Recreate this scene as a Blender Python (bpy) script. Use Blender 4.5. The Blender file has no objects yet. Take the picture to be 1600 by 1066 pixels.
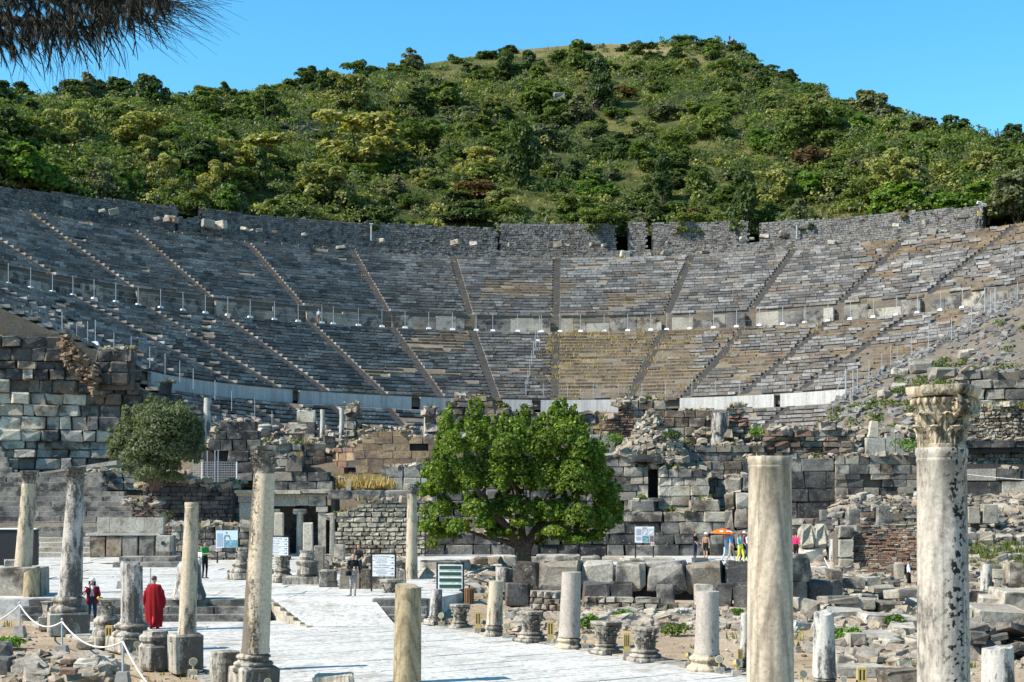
import bpy, bmesh, math, random
import numpy as np
from mathutils import Vector, Matrix, noise as mnoise

R = random.Random(11)
NP = np.random.default_rng(5)
C = bpy.context.scene.collection
SC = bpy.context.scene

# ------------------------------------------------------------------ camera, sky, sun, exposure
F, H, HY = 2200.0, 4.5, 771.0          # focal length in photo pixels, eye height, horizon row
cam = bpy.data.cameras.new('camera')
cam.sensor_width = 36.0
cam.lens = F / 1600 * 36
cam.shift_y = (HY - 533) / 1600
cam.clip_start = 0.3
cam.clip_end = 6000
co = bpy.data.objects.new('camera', cam)
co.location = (0, 0, H)
co.rotation_euler = (math.radians(90), 0, 0)
C.objects.link(co)
SC.camera = co

SUN = Vector((-0.68, -0.25, 0.71)).normalized()
world = bpy.data.worlds.new('World')
SC.world = world
world.use_nodes = True
wt = world.node_tree
sky = wt.nodes.new('ShaderNodeTexSky')
sky.sky_type = 'NISHITA'
sky.sun_disc = False
sky.sun_elevation = math.asin(SUN.z)
sky.sun_rotation = math.atan2(SUN.x, SUN.y)
sky.altitude = 300
sky.air_density = 1.0
sky.dust_density = 0.25
sky.ozone_density = 3.0
hs = wt.nodes.new('ShaderNodeHueSaturation')
hs.inputs['Saturation'].default_value = 1.3
hs.inputs['Hue'].default_value = 0.482
wt.links.new(sky.outputs[0], hs.inputs['Color'])
bg = wt.nodes['Background']
bg.inputs[1].default_value = 0.142
wt.links.new(hs.outputs[0], bg.inputs[0])

sl = bpy.data.lights.new('sun', 'SUN')
sl.energy = 5.0
sl.angle = math.radians(0.5)
sl.color = (1.0, 0.935, 0.82)
so = bpy.data.objects.new('sun', sl)
so.rotation_euler = SUN.to_track_quat('Z', 'Y').to_euler()
so.location = (-60, -20, 90)
C.objects.link(so)
SC.view_settings.view_transform = 'Standard'
SC.view_settings.look = 'None'
SC.view_settings.gamma = 1
SC.view_settings.exposure = 0.82
SC.cycles.use_denoising = True
SC.cycles.max_bounces = 6
SC.cycles.diffuse_bounces = 3
SC.cycles.transparent_max_bounces = 6

# ------------------------------------------------------------------ helpers
def P(px, py, Y):
    return Vector(((px - 800) / F * Y, Y, H + (HY - py) / F * Y))
def onz(px, py, z=0.0):
    return P(px, py, F * (H - z) / (py - HY))
def pix(v):
    return 800 + F * v[0] / v[1], HY - F * (v[2] - H) / v[1]

ORG = {}
def link(name, data):
    o = bpy.data.objects.new(name, data)
    C.objects.link(o)
    return o
def tag(o, label, cat, group=None):
    o['label'] = label
    o['category'] = cat
    if group:
        o['group'] = group
    return o
def thing(name, label, cat, loc=(0, 0, 0), group=None):
    o = link(name, None)
    o.empty_display_size = 0.2
    o.location = loc
    ORG[o.name] = Vector(loc)
    return tag(o, label, cat, group)
def structure(o):
    o['kind'] = 'structure'
    return o
def stuff(o):
    o['kind'] = 'stuff'
    return o

class MB:
    """collects geometry in world coordinates, then links it as one mesh object"""
    def __init__(s):
        s.v = []; s.l = []; s.n = []; s.m = []; s.c = 0
    def add(s, verts, faces, mi=0):
        verts = np.asarray(verts, dtype=np.float64)
        s.v.append(verts)
        for f in faces:
            s.l.extend([i + s.c for i in f])
            s.n.append(len(f))
            s.m.append(mi)
        s.c += len(verts)
    def addq(s, verts, faces, mi=0):
        """many equal-sized faces at once (faces: int array k x m)"""
        verts = np.asarray(verts, dtype=np.float64)
        faces = np.asarray(faces)
        s.v.append(verts)
        s.l.extend((faces + s.c).ravel().tolist())
        s.n.extend([faces.shape[1]] * len(faces))
        if np.ndim(mi):
            s.m.extend(list(mi))
        else:
            s.m.extend([mi] * len(faces))
        s.c += len(verts)
    def box(s, c, size, rz=0.0, j=0.0, mi=0, tilt=(0, 0)):
        v = BOXV * (np.array(size) / 2)
        if j:
            v = v + NP.uniform(-j, j, v.shape)
        s.add(rot(v, rz, tilt) + np.array(c), BOXF, mi)
    def stone(s, c, size, rz=0.0, ch=0.04, j=0.015, mi=0, tilt=(0, 0)):
        v = cham(size, ch)
        if j:
            v = v + NP.uniform(-j, j, v.shape)
        s.add(rot(v, rz, tilt) + np.array(c), CHF, mi)
    def rock(s, c, size, rz=0.0, j=0.22, mi=0):
        v = ICOV * (1 + NP.uniform(-j, j, (12, 1)))
        v = v * (np.array(size) / 2)
        s.addq(rot(v, rz, (R.uniform(-.3, .3), R.uniform(-.3, .3))) + np.array(c), ICOF, mi)
    def loft(s, rings, mi=0, caps=True):
        n = len(rings[0])
        v = np.concatenate([np.asarray(r, dtype=np.float64) for r in rings])
        f = []
        for i in range(len(rings) - 1):
            for k in range(n):
                k2 = (k + 1) % n
                f.append((i * n + k, i * n + k2, (i + 1) * n + k2, (i + 1) * n + k))
        if caps:
            f.append(tuple(range(n - 1, -1, -1)))
            f.append(tuple(range((len(rings) - 1) * n, len(rings) * n)))
        s.add(v, f, mi)
    def tube(s, pts, rad, n=6, mi=0, flat=1.0):
        pts = [Vector(p) for p in pts]
        if not hasattr(rad, '__len__'):
            rad = [rad] * len(pts)
        rings = []
        up = Vector((0, 0, 1))
        for i, p in enumerate(pts):
            d = (pts[min(i + 1, len(pts) - 1)] - pts[max(i - 1, 0)])
            if d.length < 1e-9:
                d = Vector((0, 0, 1))
            d.normalize()
            a = d.cross(up)
            if a.length < 0.05:
                a = d.cross(Vector((0, 1, 0)))
            a.normalize()
            b = a.cross(d).normalized()
            rings.append([tuple(p + a * (math.cos(t) * rad[i]) + b * (math.sin(t) * rad[i] * flat)) for t in
                          [2 * math.pi * k / n for k in range(n)]])
        s.loft(rings, mi)
    def lathe(s, prof, c, n=24, mi=0, sq=0.0, wob=0.0, lean=(0, 0), flute=0, fdepth=0.0):
        """prof: list of (radius, z) above c"""
        c = Vector(c)
        rings = []
        for (r, z) in prof:
            ring = []
            for k in range(n):
                t = 2 * math.pi * k / n
                rr = r
                if wob:
                    rr *= 1 + wob * mnoise.noise(Vector((c.x + 3 * math.cos(t), c.y + 3 * math.sin(t), z * 3)))
                if flute:
                    rr *= 1 - fdepth * abs(math.sin(flute * t / 2))
                ring.append((c.x + rr * math.cos(t) + lean[0] * z, c.y + rr * math.sin(t) + lean[1] * z, c.z + z))
            rings.append(ring)
        s.loft(rings, mi)
    def mesh(s, name, mats, origin=(0, 0, 0), smooth=False):
        me = bpy.data.meshes.new(name)
        if not s.v:
            return me
        v = np.concatenate(s.v) - np.array(origin)
        me.vertices.add(len(v))
        me.vertices.foreach_set('co', v.astype(np.float32).ravel())
        me.loops.add(len(s.l))
        me.loops.foreach_set('vertex_index', np.array(s.l, dtype=np.int32))
        nn_ = np.array(s.n, dtype=np.int32)
        me.polygons.add(len(nn_))
        me.polygons.foreach_set('loop_start', np.concatenate([[0], np.cumsum(nn_)[:-1]]).astype(np.int32))
        me.polygons.foreach_set('material_index', np.array(s.m, dtype=np.int32))
        if not isinstance(mats, (list, tuple)):
            mats = [mats]
        for m in mats:
            me.materials.append(M[m] if isinstance(m, str) else m)
        me.update(calc_edges=True)
        if smooth:
            me.shade_smooth()
        else:
            me.shade_flat()
        return me
    def build(s, name, mats, parent=None, origin=None, smooth=False, bump_angle=None):
        if parent is not None:
            og = ORG[parent.name]
        else:
            og = Vector(origin) if origin is not None else Vector((0, 0, 0))
        me = s.mesh(name, mats, og, smooth)
        if bump_angle:
            me.shade_smooth()
            me.set_sharp_from_angle(angle=math.radians(bump_angle))
        o = link(name, me)
        if parent is not None:
            o.parent = parent
        else:
            o.location = og
        ORG[o.name] = og
        return o

def rot(v, rz=0.0, tilt=(0, 0)):
    if tilt[0] or tilt[1]:
        m = np.array(Matrix.Rotation(rz, 3, 'Z') @ Matrix.Rotation(tilt[0], 3, 'X') @ Matrix.Rotation(tilt[1], 3, 'Y'))
        return v @ m.T
    if rz:
        c, s_ = math.cos(rz), math.sin(rz)
        return np.stack([v[:, 0] * c - v[:, 1] * s_, v[:, 0] * s_ + v[:, 1] * c, v[:, 2]], 1)
    return v

BOXV = np.array([(x, y, z) for x in (-1, 1) for y in (-1, 1) for z in (-1, 1)], dtype=float)
BOXF = [(0, 1, 3, 2), (4, 6, 7, 5), (0, 4, 5, 1), (2, 3, 7, 6), (0, 2, 6, 4), (1, 5, 7, 3)]
def cham(size, ch):
    h = np.array(size) / 2
    c = min(ch, 0.45 * min(h))
    out = []
    for sg in BOXV:
        for ax in range(3):
            w = sg * (h - c)
            w[ax] = sg[ax] * h[ax]
            out.append(w)
    return np.array(out)
def _chf():
    v = cham((2, 2, 2), 0.3)
    f = []
    idx = {tuple(b): i for i, b in enumerate(BOXV.astype(int).tolist())}
    for ax in range(3):
        o1, o2 = [a for a in range(3) if a != ax]
        for sg in (-1, 1):
            q = []
            for (a, b) in ((-1, -1), (1, -1), (1, 1), (-1, 1)):
                t = [0, 0, 0]; t[ax] = sg; t[o1] = a; t[o2] = b
                q.append(idx[tuple(t)] * 3 + ax)
            f.append(q)
        for a in (-1, 1):
            for b in (-1, 1):
                t0 = [0, 0, 0]; t0[o1] = a; t0[o2] = b
                t1 = list(t0); t0[ax] = -1; t1[ax] = 1
                i0, i1 = idx[tuple(t0)] * 3, idx[tuple(t1)] * 3
                f.append([i0 + o1, i1 + o1, i1 + o2, i0 + o2])
    for i in range(8):
        f.append([i * 3, i * 3 + 1, i * 3 + 2])
    out = []
    for q in f:
        p = [Vector(v[k]) for k in q]
        n = (p[1] - p[0]).cross(p[2] - p[0])
        cen = sum(p, Vector()) / len(p)
        out.append(tuple(q) if n.dot(cen) > 0 else tuple(q[::-1]))
    return out
CHF = _chf()
def _ico():
    bm = bmesh.new()
    bmesh.ops.create_icosphere(bm, subdivisions=1, radius=1)
    v = np.array([x.co[:] for x in bm.verts]); f = np.array([[w.index for w in x.verts] for x in bm.faces])
    bm.free()
    return v, f
ICOV, ICOF = _ico()

ORD = ('first second third fourth fifth sixth seventh eighth ninth tenth eleventh twelfth thirteenth fourteenth fifteenth sixteenth '
       'seventeenth eighteenth nineteenth twentieth').split()
TENS = {20: 'twenty', 30: 'thirty', 40: 'forty', 50: 'fifty'}
def ordn(i):
    i += 1
    if i <= 20:
        return ORD[i - 1]
    if i % 10 == 0:
        return {30: 'thirtieth', 40: 'fortieth', 50: 'fiftieth'}[i]
    return TENS[i // 10 * 10] + '-' + ORD[i % 10 - 1]

# ------------------------------------------------------------------ materials
M = {}
def nn(t, typ, ins=None, **props):
    n = t.nodes.new(typ)
    for k, v in props.items():
        setattr(n, k, v)
    for k, v in (ins or {}).items():
        s = n.inputs[k]
        if hasattr(v, 'is_output'):
            t.links.new(v, s)
        else:
            s.default_value = v
    return n
def col(c):
    return (c[0], c[1], c[2], 1.0)
def ramp(t, fac, stops, interp='LINEAR'):
    n = nn(t, 'ShaderNodeValToRGB', {0: fac})
    n.color_ramp.interpolation = interp
    e = n.color_ramp.elements
    while len(e) < len(stops):
        e.new(0.5)
    for i, (p, c) in enumerate(stops):
        e[i].position = p
        e[i].color = col(c) if hasattr(c, '__len__') else (c, c, c, 1)
    return n.outputs[0]
def new_mat(name, rough=0.9, spec=0.25):
    m = bpy.data.materials.new(name)
    m.use_nodes = True
    t = m.node_tree
    b = t.nodes['Principled BSDF']
    b.inputs['Roughness'].default_value = rough
    b.inputs['Specular IOR Level'].default_value = spec
    M[name] = m
    return m, t, b
def mixc(t, fac, a, b, mode='MIX'):
    n = nn(t, 'ShaderNodeMixRGB', {0: fac, 1: a, 2: b}, blend_type=mode)
    return n.outputs[0]
def noise(t, vec, scale, detail=4, rough=0.6, dist=0.0):
    return nn(t, 'ShaderNodeTexNoise', {'Vector': vec, 'Scale': scale, 'Detail': detail, 'Roughness': rough, 'Distortion': dist}).outputs[0]
def mapping(t, vec, sc):
    return nn(t, 'ShaderNodeMapping', {'Vector': vec, 'Scale': sc}).outputs[0]

def stone(name, cols, stain=0.45, stainc=(0.022, 0.022, 0.024), sscale=0.9, bump=0.5, rnd='obj', vscale=(1, 1, 1), fine=9.0, own=0.42,
          warm=None, lich=0.0, rough=0.92, bscale=1.0):
    """weathered stone: own colour per piece, mottling, dark crust, pale lichen, relief"""
    m, t, b = new_mat(name, rough, 0.2)
    geo = nn(t, 'ShaderNodeNewGeometry')
    pos = mapping(t, geo.outputs['Position'], vscale)
    if rnd == 'obj':
        r = nn(t, 'ShaderNodeObjectInfo').outputs['Random']
    elif rnd == 'island':
        r = geo.outputs['Random Per Island']
    else:
        r = noise(t, pos, 0.5, 2)
    n1 = noise(t, pos, 1.1 * sscale, 5, 0.65)
    n2 = noise(t, pos, fine, 5, 0.7)
    k = len(cols)
    rl = nn(t, 'ShaderNodeMapRange', {0: noise(t, pos, 0.42 * sscale, 3, 0.6), 1: 0.32, 2: 0.68, 3: 0.0, 4: 1.0}).outputs[0]
    rmix = nn(t, 'ShaderNodeMath', {0: nn(t, 'ShaderNodeMath', {0: r, 1: own}, operation='MULTIPLY').outputs[0], 1: nn(t, 'ShaderNodeMath', {0: rl, 1: 1 - own}, operation='MULTIPLY').outputs[0]}, operation='ADD').outputs[0]
    c = ramp(t, rmix, [(0.08 + 0.84 * i / max(1, k - 1), cc) for i, cc in enumerate(cols)])
    mot = ramp(t, n2, [(0.28, 0.45), (0.5, 0.95), (0.72, 1.35)])
    c = mixc(t, 1.0, c, mot, 'MULTIPLY')
    if warm:
        w = ramp(t, noise(t, pos, 0.55 * sscale, 4, 0.7), [(0.5, 0.0), (0.68, 0.75)])
        c = mixc(t, w, c, col(warm))
    if stain > 0:
        # patches of dark crust; r shifts the threshold so pieces differ
        s = nn(t, 'ShaderNodeMath', {0: n1, 1: nn(t, 'ShaderNodeMath', {0: n2, 1: 0.35}, operation='MULTIPLY').outputs[0]}, operation='ADD').outputs[0]
        s = nn(t, 'ShaderNodeMath', {0: s, 1: nn(t, 'ShaderNodeMath', {0: r, 1: 0.12}, operation='MULTIPLY').outputs[0]}, operation='ADD').outputs[0]
        th = 0.93 - 0.28 * stain
        sf = ramp(t, s, [(th - 0.06, 0.0), (th + 0.07, min(1.0, 0.55 + stain * 0.5))])
        c = mixc(t, sf, c, col(stainc))
    if lich > 0:
        v = noise(t, pos, 4.2, 4, 0.75)
        lf = ramp(t, v, [(0.60, 0.0), (0.66, lich)])
        c = mixc(t, lf, c, col((0.42, 0.41, 0.37)))
    t.links.new(c, b.inputs['Base Color'])
    bh = nn(t, 'ShaderNodeMath', {0: n2, 1: n1}, operation='ADD').outputs[0]
    bp = nn(t, 'ShaderNodeBump', {'Strength': bump, 'Distance': 0.06 * bscale, 'Height': bh})
    t.links.new(bp.outputs[0], b.inputs['Normal'])
    return m

GR = [(0.075, 0.073, 0.071), (0.135, 0.128, 0.12), (0.21, 0.195, 0.17), (0.28, 0.255, 0.215)]
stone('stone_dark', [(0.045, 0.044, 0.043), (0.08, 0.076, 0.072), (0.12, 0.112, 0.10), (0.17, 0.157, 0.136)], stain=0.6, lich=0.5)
stone('stone_grey', GR + [(0.32, 0.30, 0.27)], stain=0.55, lich=0.4)
stone('stone_mix', [(0.105, 0.097, 0.088), (0.19, 0.165, 0.132), (0.29, 0.255, 0.205), (0.39, 0.355, 0.29), (0.24, 0.19, 0.135)], stain=0.5, lich=0.3,
      warm=(0.24, 0.165, 0.10))
stone('stone_brown', [(0.22, 0.165, 0.12), (0.12, 0.10, 0.085), (0.30, 0.235, 0.17), (0.17, 0.15, 0.135)], stain=0.5, warm=(0.27, 0.17, 0.09))
stone('stone_rough_dark', [(0.13, 0.115, 0.1), (0.075, 0.075, 0.078), (0.20, 0.165, 0.125), (0.10, 0.098, 0.1)], stain=0.6, warm=(0.22, 0.13, 0.065), lich=0.45)
stone('marble_pale', [(0.40, 0.36, 0.29), (0.50, 0.445, 0.35), (0.57, 0.51, 0.41), (0.60, 0.545, 0.45)], stain=0.38, stainc=(0.05, 0.05, 0.052), warm=(0.40, 0.31, 0.21))
stone('stone_cream', [(0.40, 0.35, 0.26), (0.30, 0.265, 0.205), (0.45, 0.40, 0.31), (0.24, 0.22, 0.185)], stain=0.22)
stone('sandstone', [(0.30, 0.215, 0.12), (0.21, 0.135, 0.095), (0.36, 0.26, 0.15), (0.16, 0.105, 0.095), (0.25, 0.185, 0.115)], stain=0.15, stainc=(0.08, 0.06, 0.05))
stone('brick_red', [(0.14, 0.10, 0.08), (0.19, 0.115, 0.08), (0.23, 0.145, 0.10), (0.27, 0.19, 0.13)], stain=0.3, stainc=(0.06, 0.05, 0.045))
stone('stone_mauve', [(0.125, 0.095, 0.082), (0.19, 0.15, 0.12), (0.082, 0.075, 0.08), (0.15, 0.115, 0.10)], stain=0.4, rnd='obj')
# joined masses: own colour per loose piece
stone('seat_grey', [(0.085, 0.084, 0.085), (0.15, 0.147, 0.145), (0.22, 0.214, 0.207), (0.32, 0.31, 0.295), (0.175, 0.162, 0.147), (0.12, 0.118, 0.118)], stain=0.35, rnd='island', bump=0.3, sscale=0.6, fine=3.5, warm=(0.26, 0.20, 0.15), own=.85)
stone('seat_single', [(0.085, 0.084, 0.085), (0.15, 0.147, 0.145), (0.22, 0.214, 0.207), (0.32, 0.31, 0.295), (0.175, 0.162, 0.147), (0.12, 0.118, 0.118)], stain=0.35, rnd='obj', bump=0.3, sscale=0.6, fine=3.5, warm=(0.26, 0.20, 0.15), own=.85)
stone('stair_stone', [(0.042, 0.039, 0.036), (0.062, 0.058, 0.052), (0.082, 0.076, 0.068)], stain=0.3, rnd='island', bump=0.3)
stone('seat_brown', [(0.085, 0.07, 0.055), (0.125, 0.097, 0.073), (0.165, 0.128, 0.092), (0.21, 0.165, 0.115)], stain=0.3, rnd='island', bump=0.3, sscale=0.6, fine=3.0, warm=(0.28, 0.20, 0.10))
stone('seat_light', [(0.22, 0.215, 0.205), (0.28, 0.272, 0.262), (0.34, 0.33, 0.315)], stain=0.25, rnd='island', bump=0.3, fine=3.0)
stone('masonry', [(0.085, 0.084, 0.085), (0.15, 0.145, 0.138), (0.24, 0.23, 0.215), (0.13, 0.117, 0.104), (0.18, 0.16, 0.14)], stain=0.35, rnd='island', bump=0.3)
stone('rubble_stone', [(0.19, 0.17, 0.145), (0.30, 0.265, 0.215), (0.27, 0.21, 0.15), (0.37, 0.335, 0.275), (0.44, 0.405, 0.34)], stain=0.3, rnd='island', bump=0.4)
stone('rubble_dark', [(0.14, 0.125, 0.11), (0.08, 0.078, 0.076), (0.21, 0.18, 0.145), (0.12, 0.11, 0.10)], stain=0.45, rnd='island', bump=0.4)
stone('rubble_brick', [(0.22, 0.12, 0.075), (0.15, 0.10, 0.07), (0.28, 0.20, 0.13), (0.13, 0.105, 0.085)], stain=0.25, rnd='island', bump=0.4)
stone('mortar', [(0.15, 0.125, 0.10), (0.11, 0.095, 0.08)], stain=0.3, rnd='noise', bump=0.6, warm=(0.22, 0.155, 0.095))
stone('mortar_dark', [(0.055, 0.050, 0.045), (0.045, 0.042, 0.04)], stain=0.3, rnd='noise', bump=0.6)
stone('bank_earth', [(0.165, 0.14, 0.11), (0.11, 0.094, 0.076)], stain=0.2, rnd='noise', bump=0.5, warm=(0.26, 0.195, 0.115))
stone('slab_pale', [(0.21, 0.195, 0.17), (0.30, 0.275, 0.23), (0.38, 0.35, 0.295), (0.45, 0.415, 0.355)], stain=0.3, rnd='obj', warm=(0.30, 0.225, 0.15))
# columns: streaked marble with crust patches
def column_mat(name, cols, stain, streak, stainc=(0.03, 0.027, 0.024), sscale=1.0, bump=0.25, spots=0.0, side=None, swirl=0.0, swz=0.3):
    m, t, b = new_mat(name, 0.75, 0.3)
    geo = nn(t, 'ShaderNodeNewGeometry')
    tc = nn(t, 'ShaderNodeTexCoord').outputs['Object']
    p1 = mapping(t, tc, (1, 1, 0.12))
    n0 = noise(t, p1, 4.5 * sscale, 5, 0.6, 0.6)
    k = len(cols)
    c = ramp(t, n0, [(0.30 + 0.42 * i / max(1, k - 1), cc) for i, cc in enumerate(cols)])
    if streak:
        w = noise(t, mapping(t, tc, (1, 1, 0.07)), 7.5 * sscale, 3, 0.55, 1.6)
        w2 = noise(t, mapping(t, tc, (1.3, 1.3, 0.16)), 1.7, 2, 0.5)
        w = nn(t, 'ShaderNodeMath', {0: nn(t, 'ShaderNodeMath', {0: w, 1: 0.6}, operation='MULTIPLY').outputs[0], 1: nn(t, 'ShaderNodeMath', {0: w2, 1: 0.4}, operation='MULTIPLY').outputs[0]}, operation='ADD').outputs[0]
        c = mixc(t, streak, c, mixc(t, 1.0, c, ramp(t, w, [(0.34, 0.28), (0.47, 1.0), (0.60, 1.18)]), 'MULTIPLY'))
    if swirl:          # veined stone cut across its layers: drawn-out, pointed bands
        sw = nn(t, 'ShaderNodeTexWave', {'Vector': mapping(t, tc, (1.0, 0.6, swz)), 'Scale': 3.2, 'Distortion': 7.0, 'Detail': 2.5, 'Detail Scale': 0.9, 'Detail Roughness': 0.55},
                wave_type='RINGS', rings_direction='Y').outputs[1]
        c = mixc(t, swirl, c, mixc(t, 1.0, c, ramp(t, sw, [(0.12, 0.30), (0.34, 0.95), (0.8, 1.12)]), 'MULTIPLY'))
    n2 = noise(t, tc, 16, 5, 0.7)
    c = mixc(t, 1.0, c, ramp(t, n2, [(0.3, 0.68), (0.7, 1.22)]), 'MULTIPLY')
    n1 = noise(t, mapping(t, tc, (1.6, 1.6, 0.5)), 1.3 * sscale, 6, 0.75)
    th = 0.70 - 0.38 * stain
    base = n1
    if side is not None:
        gx = nn(t, 'ShaderNodeSeparateXYZ', {0: tc}).outputs[0]
        base = nn(t, 'ShaderNodeMath', {0: n1, 1: nn(t, 'ShaderNodeMath', {0: gx, 1: side}, operation='MULTIPLY').outputs[0]}, operation='ADD').outputs[0]
    sf = ramp(t, nn(t, 'ShaderNodeMath', {0: base, 1: nn(t, 'ShaderNodeMath', {0: n2, 1: 0.30}, operation='MULTIPLY').outputs[0]}, operation='ADD').outputs[0],
              [(th + 0.06, 0.0), (th + 0.16, 0.88)])
    c = mixc(t, sf, c, col(stainc))
    if spots:
        vo = noise(t, tc, 17, 2, 0.5)
        ar = ramp(t, base, [(0.34, 0.0), (0.46, 1.0)])
        sp = ramp(t, vo, [(0.535, 0.0), (0.57, spots)])
        gxx = nn(t, 'ShaderNodeSeparateXYZ', {0: tc}).outputs[0]
        bd = ramp(t, nn(t, 'ShaderNodeMath', {0: gxx, 1: nn(t, 'ShaderNodeMath', {0: n1, 1: 0.35}, operation='MULTIPLY').outputs[0]}, operation='ADD').outputs[0], [(0.02, 0.0), (0.15, 1.0), (0.27, 1.0), (0.40, 0.15)])
        ar = mixc(t, 1.0, ar, bd, 'MULTIPLY')
        c = mixc(t, mixc(t, 1.0, ar, sp, 'MULTIPLY'), c, col((0.014, 0.012, 0.011)))
    t.links.new(c, b.inputs['Base Color'])
    bp = nn(t, 'ShaderNodeBump', {'Strength': bump, 'Distance': 0.03, 'Height': n2})
    t.links.new(bp.outputs[0], b.inputs['Normal'])
column_mat('column_spotted', [(0.36, 0.315, 0.26), (0.46, 0.41, 0.345), (0.40, 0.36, 0.315)], 0.24, 0.55, spots=1.0, swirl=.2, swz=.12, stainc=(0.09, 0.08, 0.07))
column_mat('column_beige', [(0.40, 0.325, 0.24), (0.48, 0.405, 0.31), (0.34, 0.275, 0.205)], 0.16, 0.7, stainc=(0.10, 0.085, 0.07), sscale=.7, swirl=.38, swz=.10)
column_mat('column_stained', [(0.46, 0.37, 0.255), (0.52, 0.43, 0.31), (0.40, 0.345, 0.27)], 0.40, 0.2, stainc=(0.085, 0.066, 0.05), spots=0.8, side=-0.75)
column_mat('column_grey', [(0.36, 0.325, 0.285), (0.45, 0.41, 0.365), (0.29, 0.26, 0.235)], 0.42, 0.35, spots=0.5)
column_mat('column_tan', [(0.40, 0.325, 0.23), (0.46, 0.385, 0.28), (0.33, 0.27, 0.20)], 0.28, 0.3)
column_mat('column_olive', [(0.29, 0.225, 0.125), (0.36, 0.29, 0.18), (0.22, 0.17, 0.10)], 0.24, 0.5, swirl=.38, swz=.20)
column_mat('column_white', [(0.42, 0.395, 0.35), (0.48, 0.455, 0.41), (0.35, 0.33, 0.295)], 0.36, 0.3)
column_mat('granite', [(0.32, 0.275, 0.235), (0.37, 0.325, 0.28), (0.29, 0.25, 0.215)], 0.05, 0.0, bump=0.12)
column_mat('carved', [(0.33, 0.29, 0.235), (0.42, 0.375, 0.31), (0.25, 0.22, 0.18)], 0.44, 0.0, bump=0.7, spots=0.6, stainc=(0.06, 0.052, 0.043))
column_mat('capital_warm', [(0.44, 0.35, 0.225), (0.53, 0.45, 0.33), (0.34, 0.26, 0.16)], 0.34, 0.0, stainc=(0.05, 0.04, 0.027), bump=0.7, spots=0.7)

def plain(name, c, rough=0.7, metal=0.0, var=0.15, scale=6.0, spec=0.3, emit=None):
    m, t, b = new_mat(name, rough, spec)
    pos = nn(t, 'ShaderNodeNewGeometry').outputs['Position']
    n = noise(t, pos, scale, 4, 0.6)
    cc = mixc(t, 1.0, col(c), ramp(t, n, [(0.25, 1 - var * 1.6), (0.75, 1 + var)]), 'MULTIPLY')
    t.links.new(cc, b.inputs['Base Color'])
    b.inputs['Metallic'].default_value = metal
    return m
plain('galvanised', (0.42, 0.45, 0.48), 0.45, 0.3)
plain('white_concrete', (0.72, 0.72, 0.72), 0.85)
plain('footing', (0.25, 0.235, 0.215), 0.9, var=0.25)
plain('rope', (0.62, 0.56, 0.52), 0.8)
plain('black_metal', (0.015, 0.016, 0.018), 0.5)
plain('kiosk_black', (0.012, 0.013, 0.016), 0.6)
plain('sign_white', (0.74, 0.74, 0.75), 0.5, var=0.04)
plain('sign_green', (0.022, 0.075, 0.04), 0.5, var=0.05)
plain('sign_blue', (0.55, 0.66, 0.72), 0.5, var=0.05)
plain('print_grey', (0.42, 0.46, 0.52), 0.6, var=0.1, scale=40)
plain('print_photo', (0.16, 0.30, 0.36), 0.6, var=0.9, scale=9)
plain('print_brown', (0.22, 0.15, 0.09), 0.6, var=0.6, scale=12)
plain('print_red', (0.55, 0.10, 0.06), 0.6, var=0.1)
plain('ink', (0.02, 0.02, 0.022), 0.6, var=0.02)
plain('lamp_ochre', (0.42, 0.32, 0.12), 0.6, var=0.12)
plain('lens', (0.14, 0.15, 0.14), 0.25, var=0.1)
plain('bin_wood', (0.17, 0.085, 0.035), 0.7, var=0.3, scale=20)
plain('bark', (0.115, 0.085, 0.062), 0.95, var=0.5, scale=9)
plain('bark_pine', (0.045, 0.03, 0.022), 0.95, var=0.5, scale=20)
plain('stem', (0.075, 0.06, 0.045), 0.95, var=0.4)
plain('gold', (0.45, 0.33, 0.16), 0.9, var=0.3)

m, t, b = new_mat('concrete_new', 0.9, 0.2)
pos = nn(t, 'ShaderNodeNewGeometry').outputs['Position']
n1 = noise(t, mapping(t, pos, (1.6, 1.6, 0.12)), 1.6, 4, 0.7)
n2 = noise(t, pos, 6, 4, 0.6)
c = mixc(t, 1.0, ramp(t, n1, [(0.3, (0.30, 0.29, 0.275)), (0.5, (0.42, 0.41, 0.39)), (0.7, (0.50, 0.49, 0.47))]), ramp(t, n2, [(0.3, 0.85), (0.7, 1.1)]), 'MULTIPLY')
t.links.new(c, b.inputs['Base Color'])
stone('paving', [(0.39, 0.37, 0.335), (0.45, 0.43, 0.395), (0.50, 0.48, 0.44), (0.55, 0.53, 0.49)], stain=0.26, stainc=(0.22, 0.19, 0.15), rnd='obj', bump=0.16, fine=5.0, rough=0.7)
stone('paving_worn', [(0.43, 0.42, 0.40), (0.48, 0.47, 0.45), (0.38, 0.365, 0.345)], stain=0.14, stainc=(0.26, 0.24, 0.215), rnd='noise', bump=0.25, fine=4.0, rough=0.75, sscale=0.5)
stone('joint', [(0.085, 0.07, 0.055), (0.12, 0.095, 0.07)], stain=0.2, rnd='noise')

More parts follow.
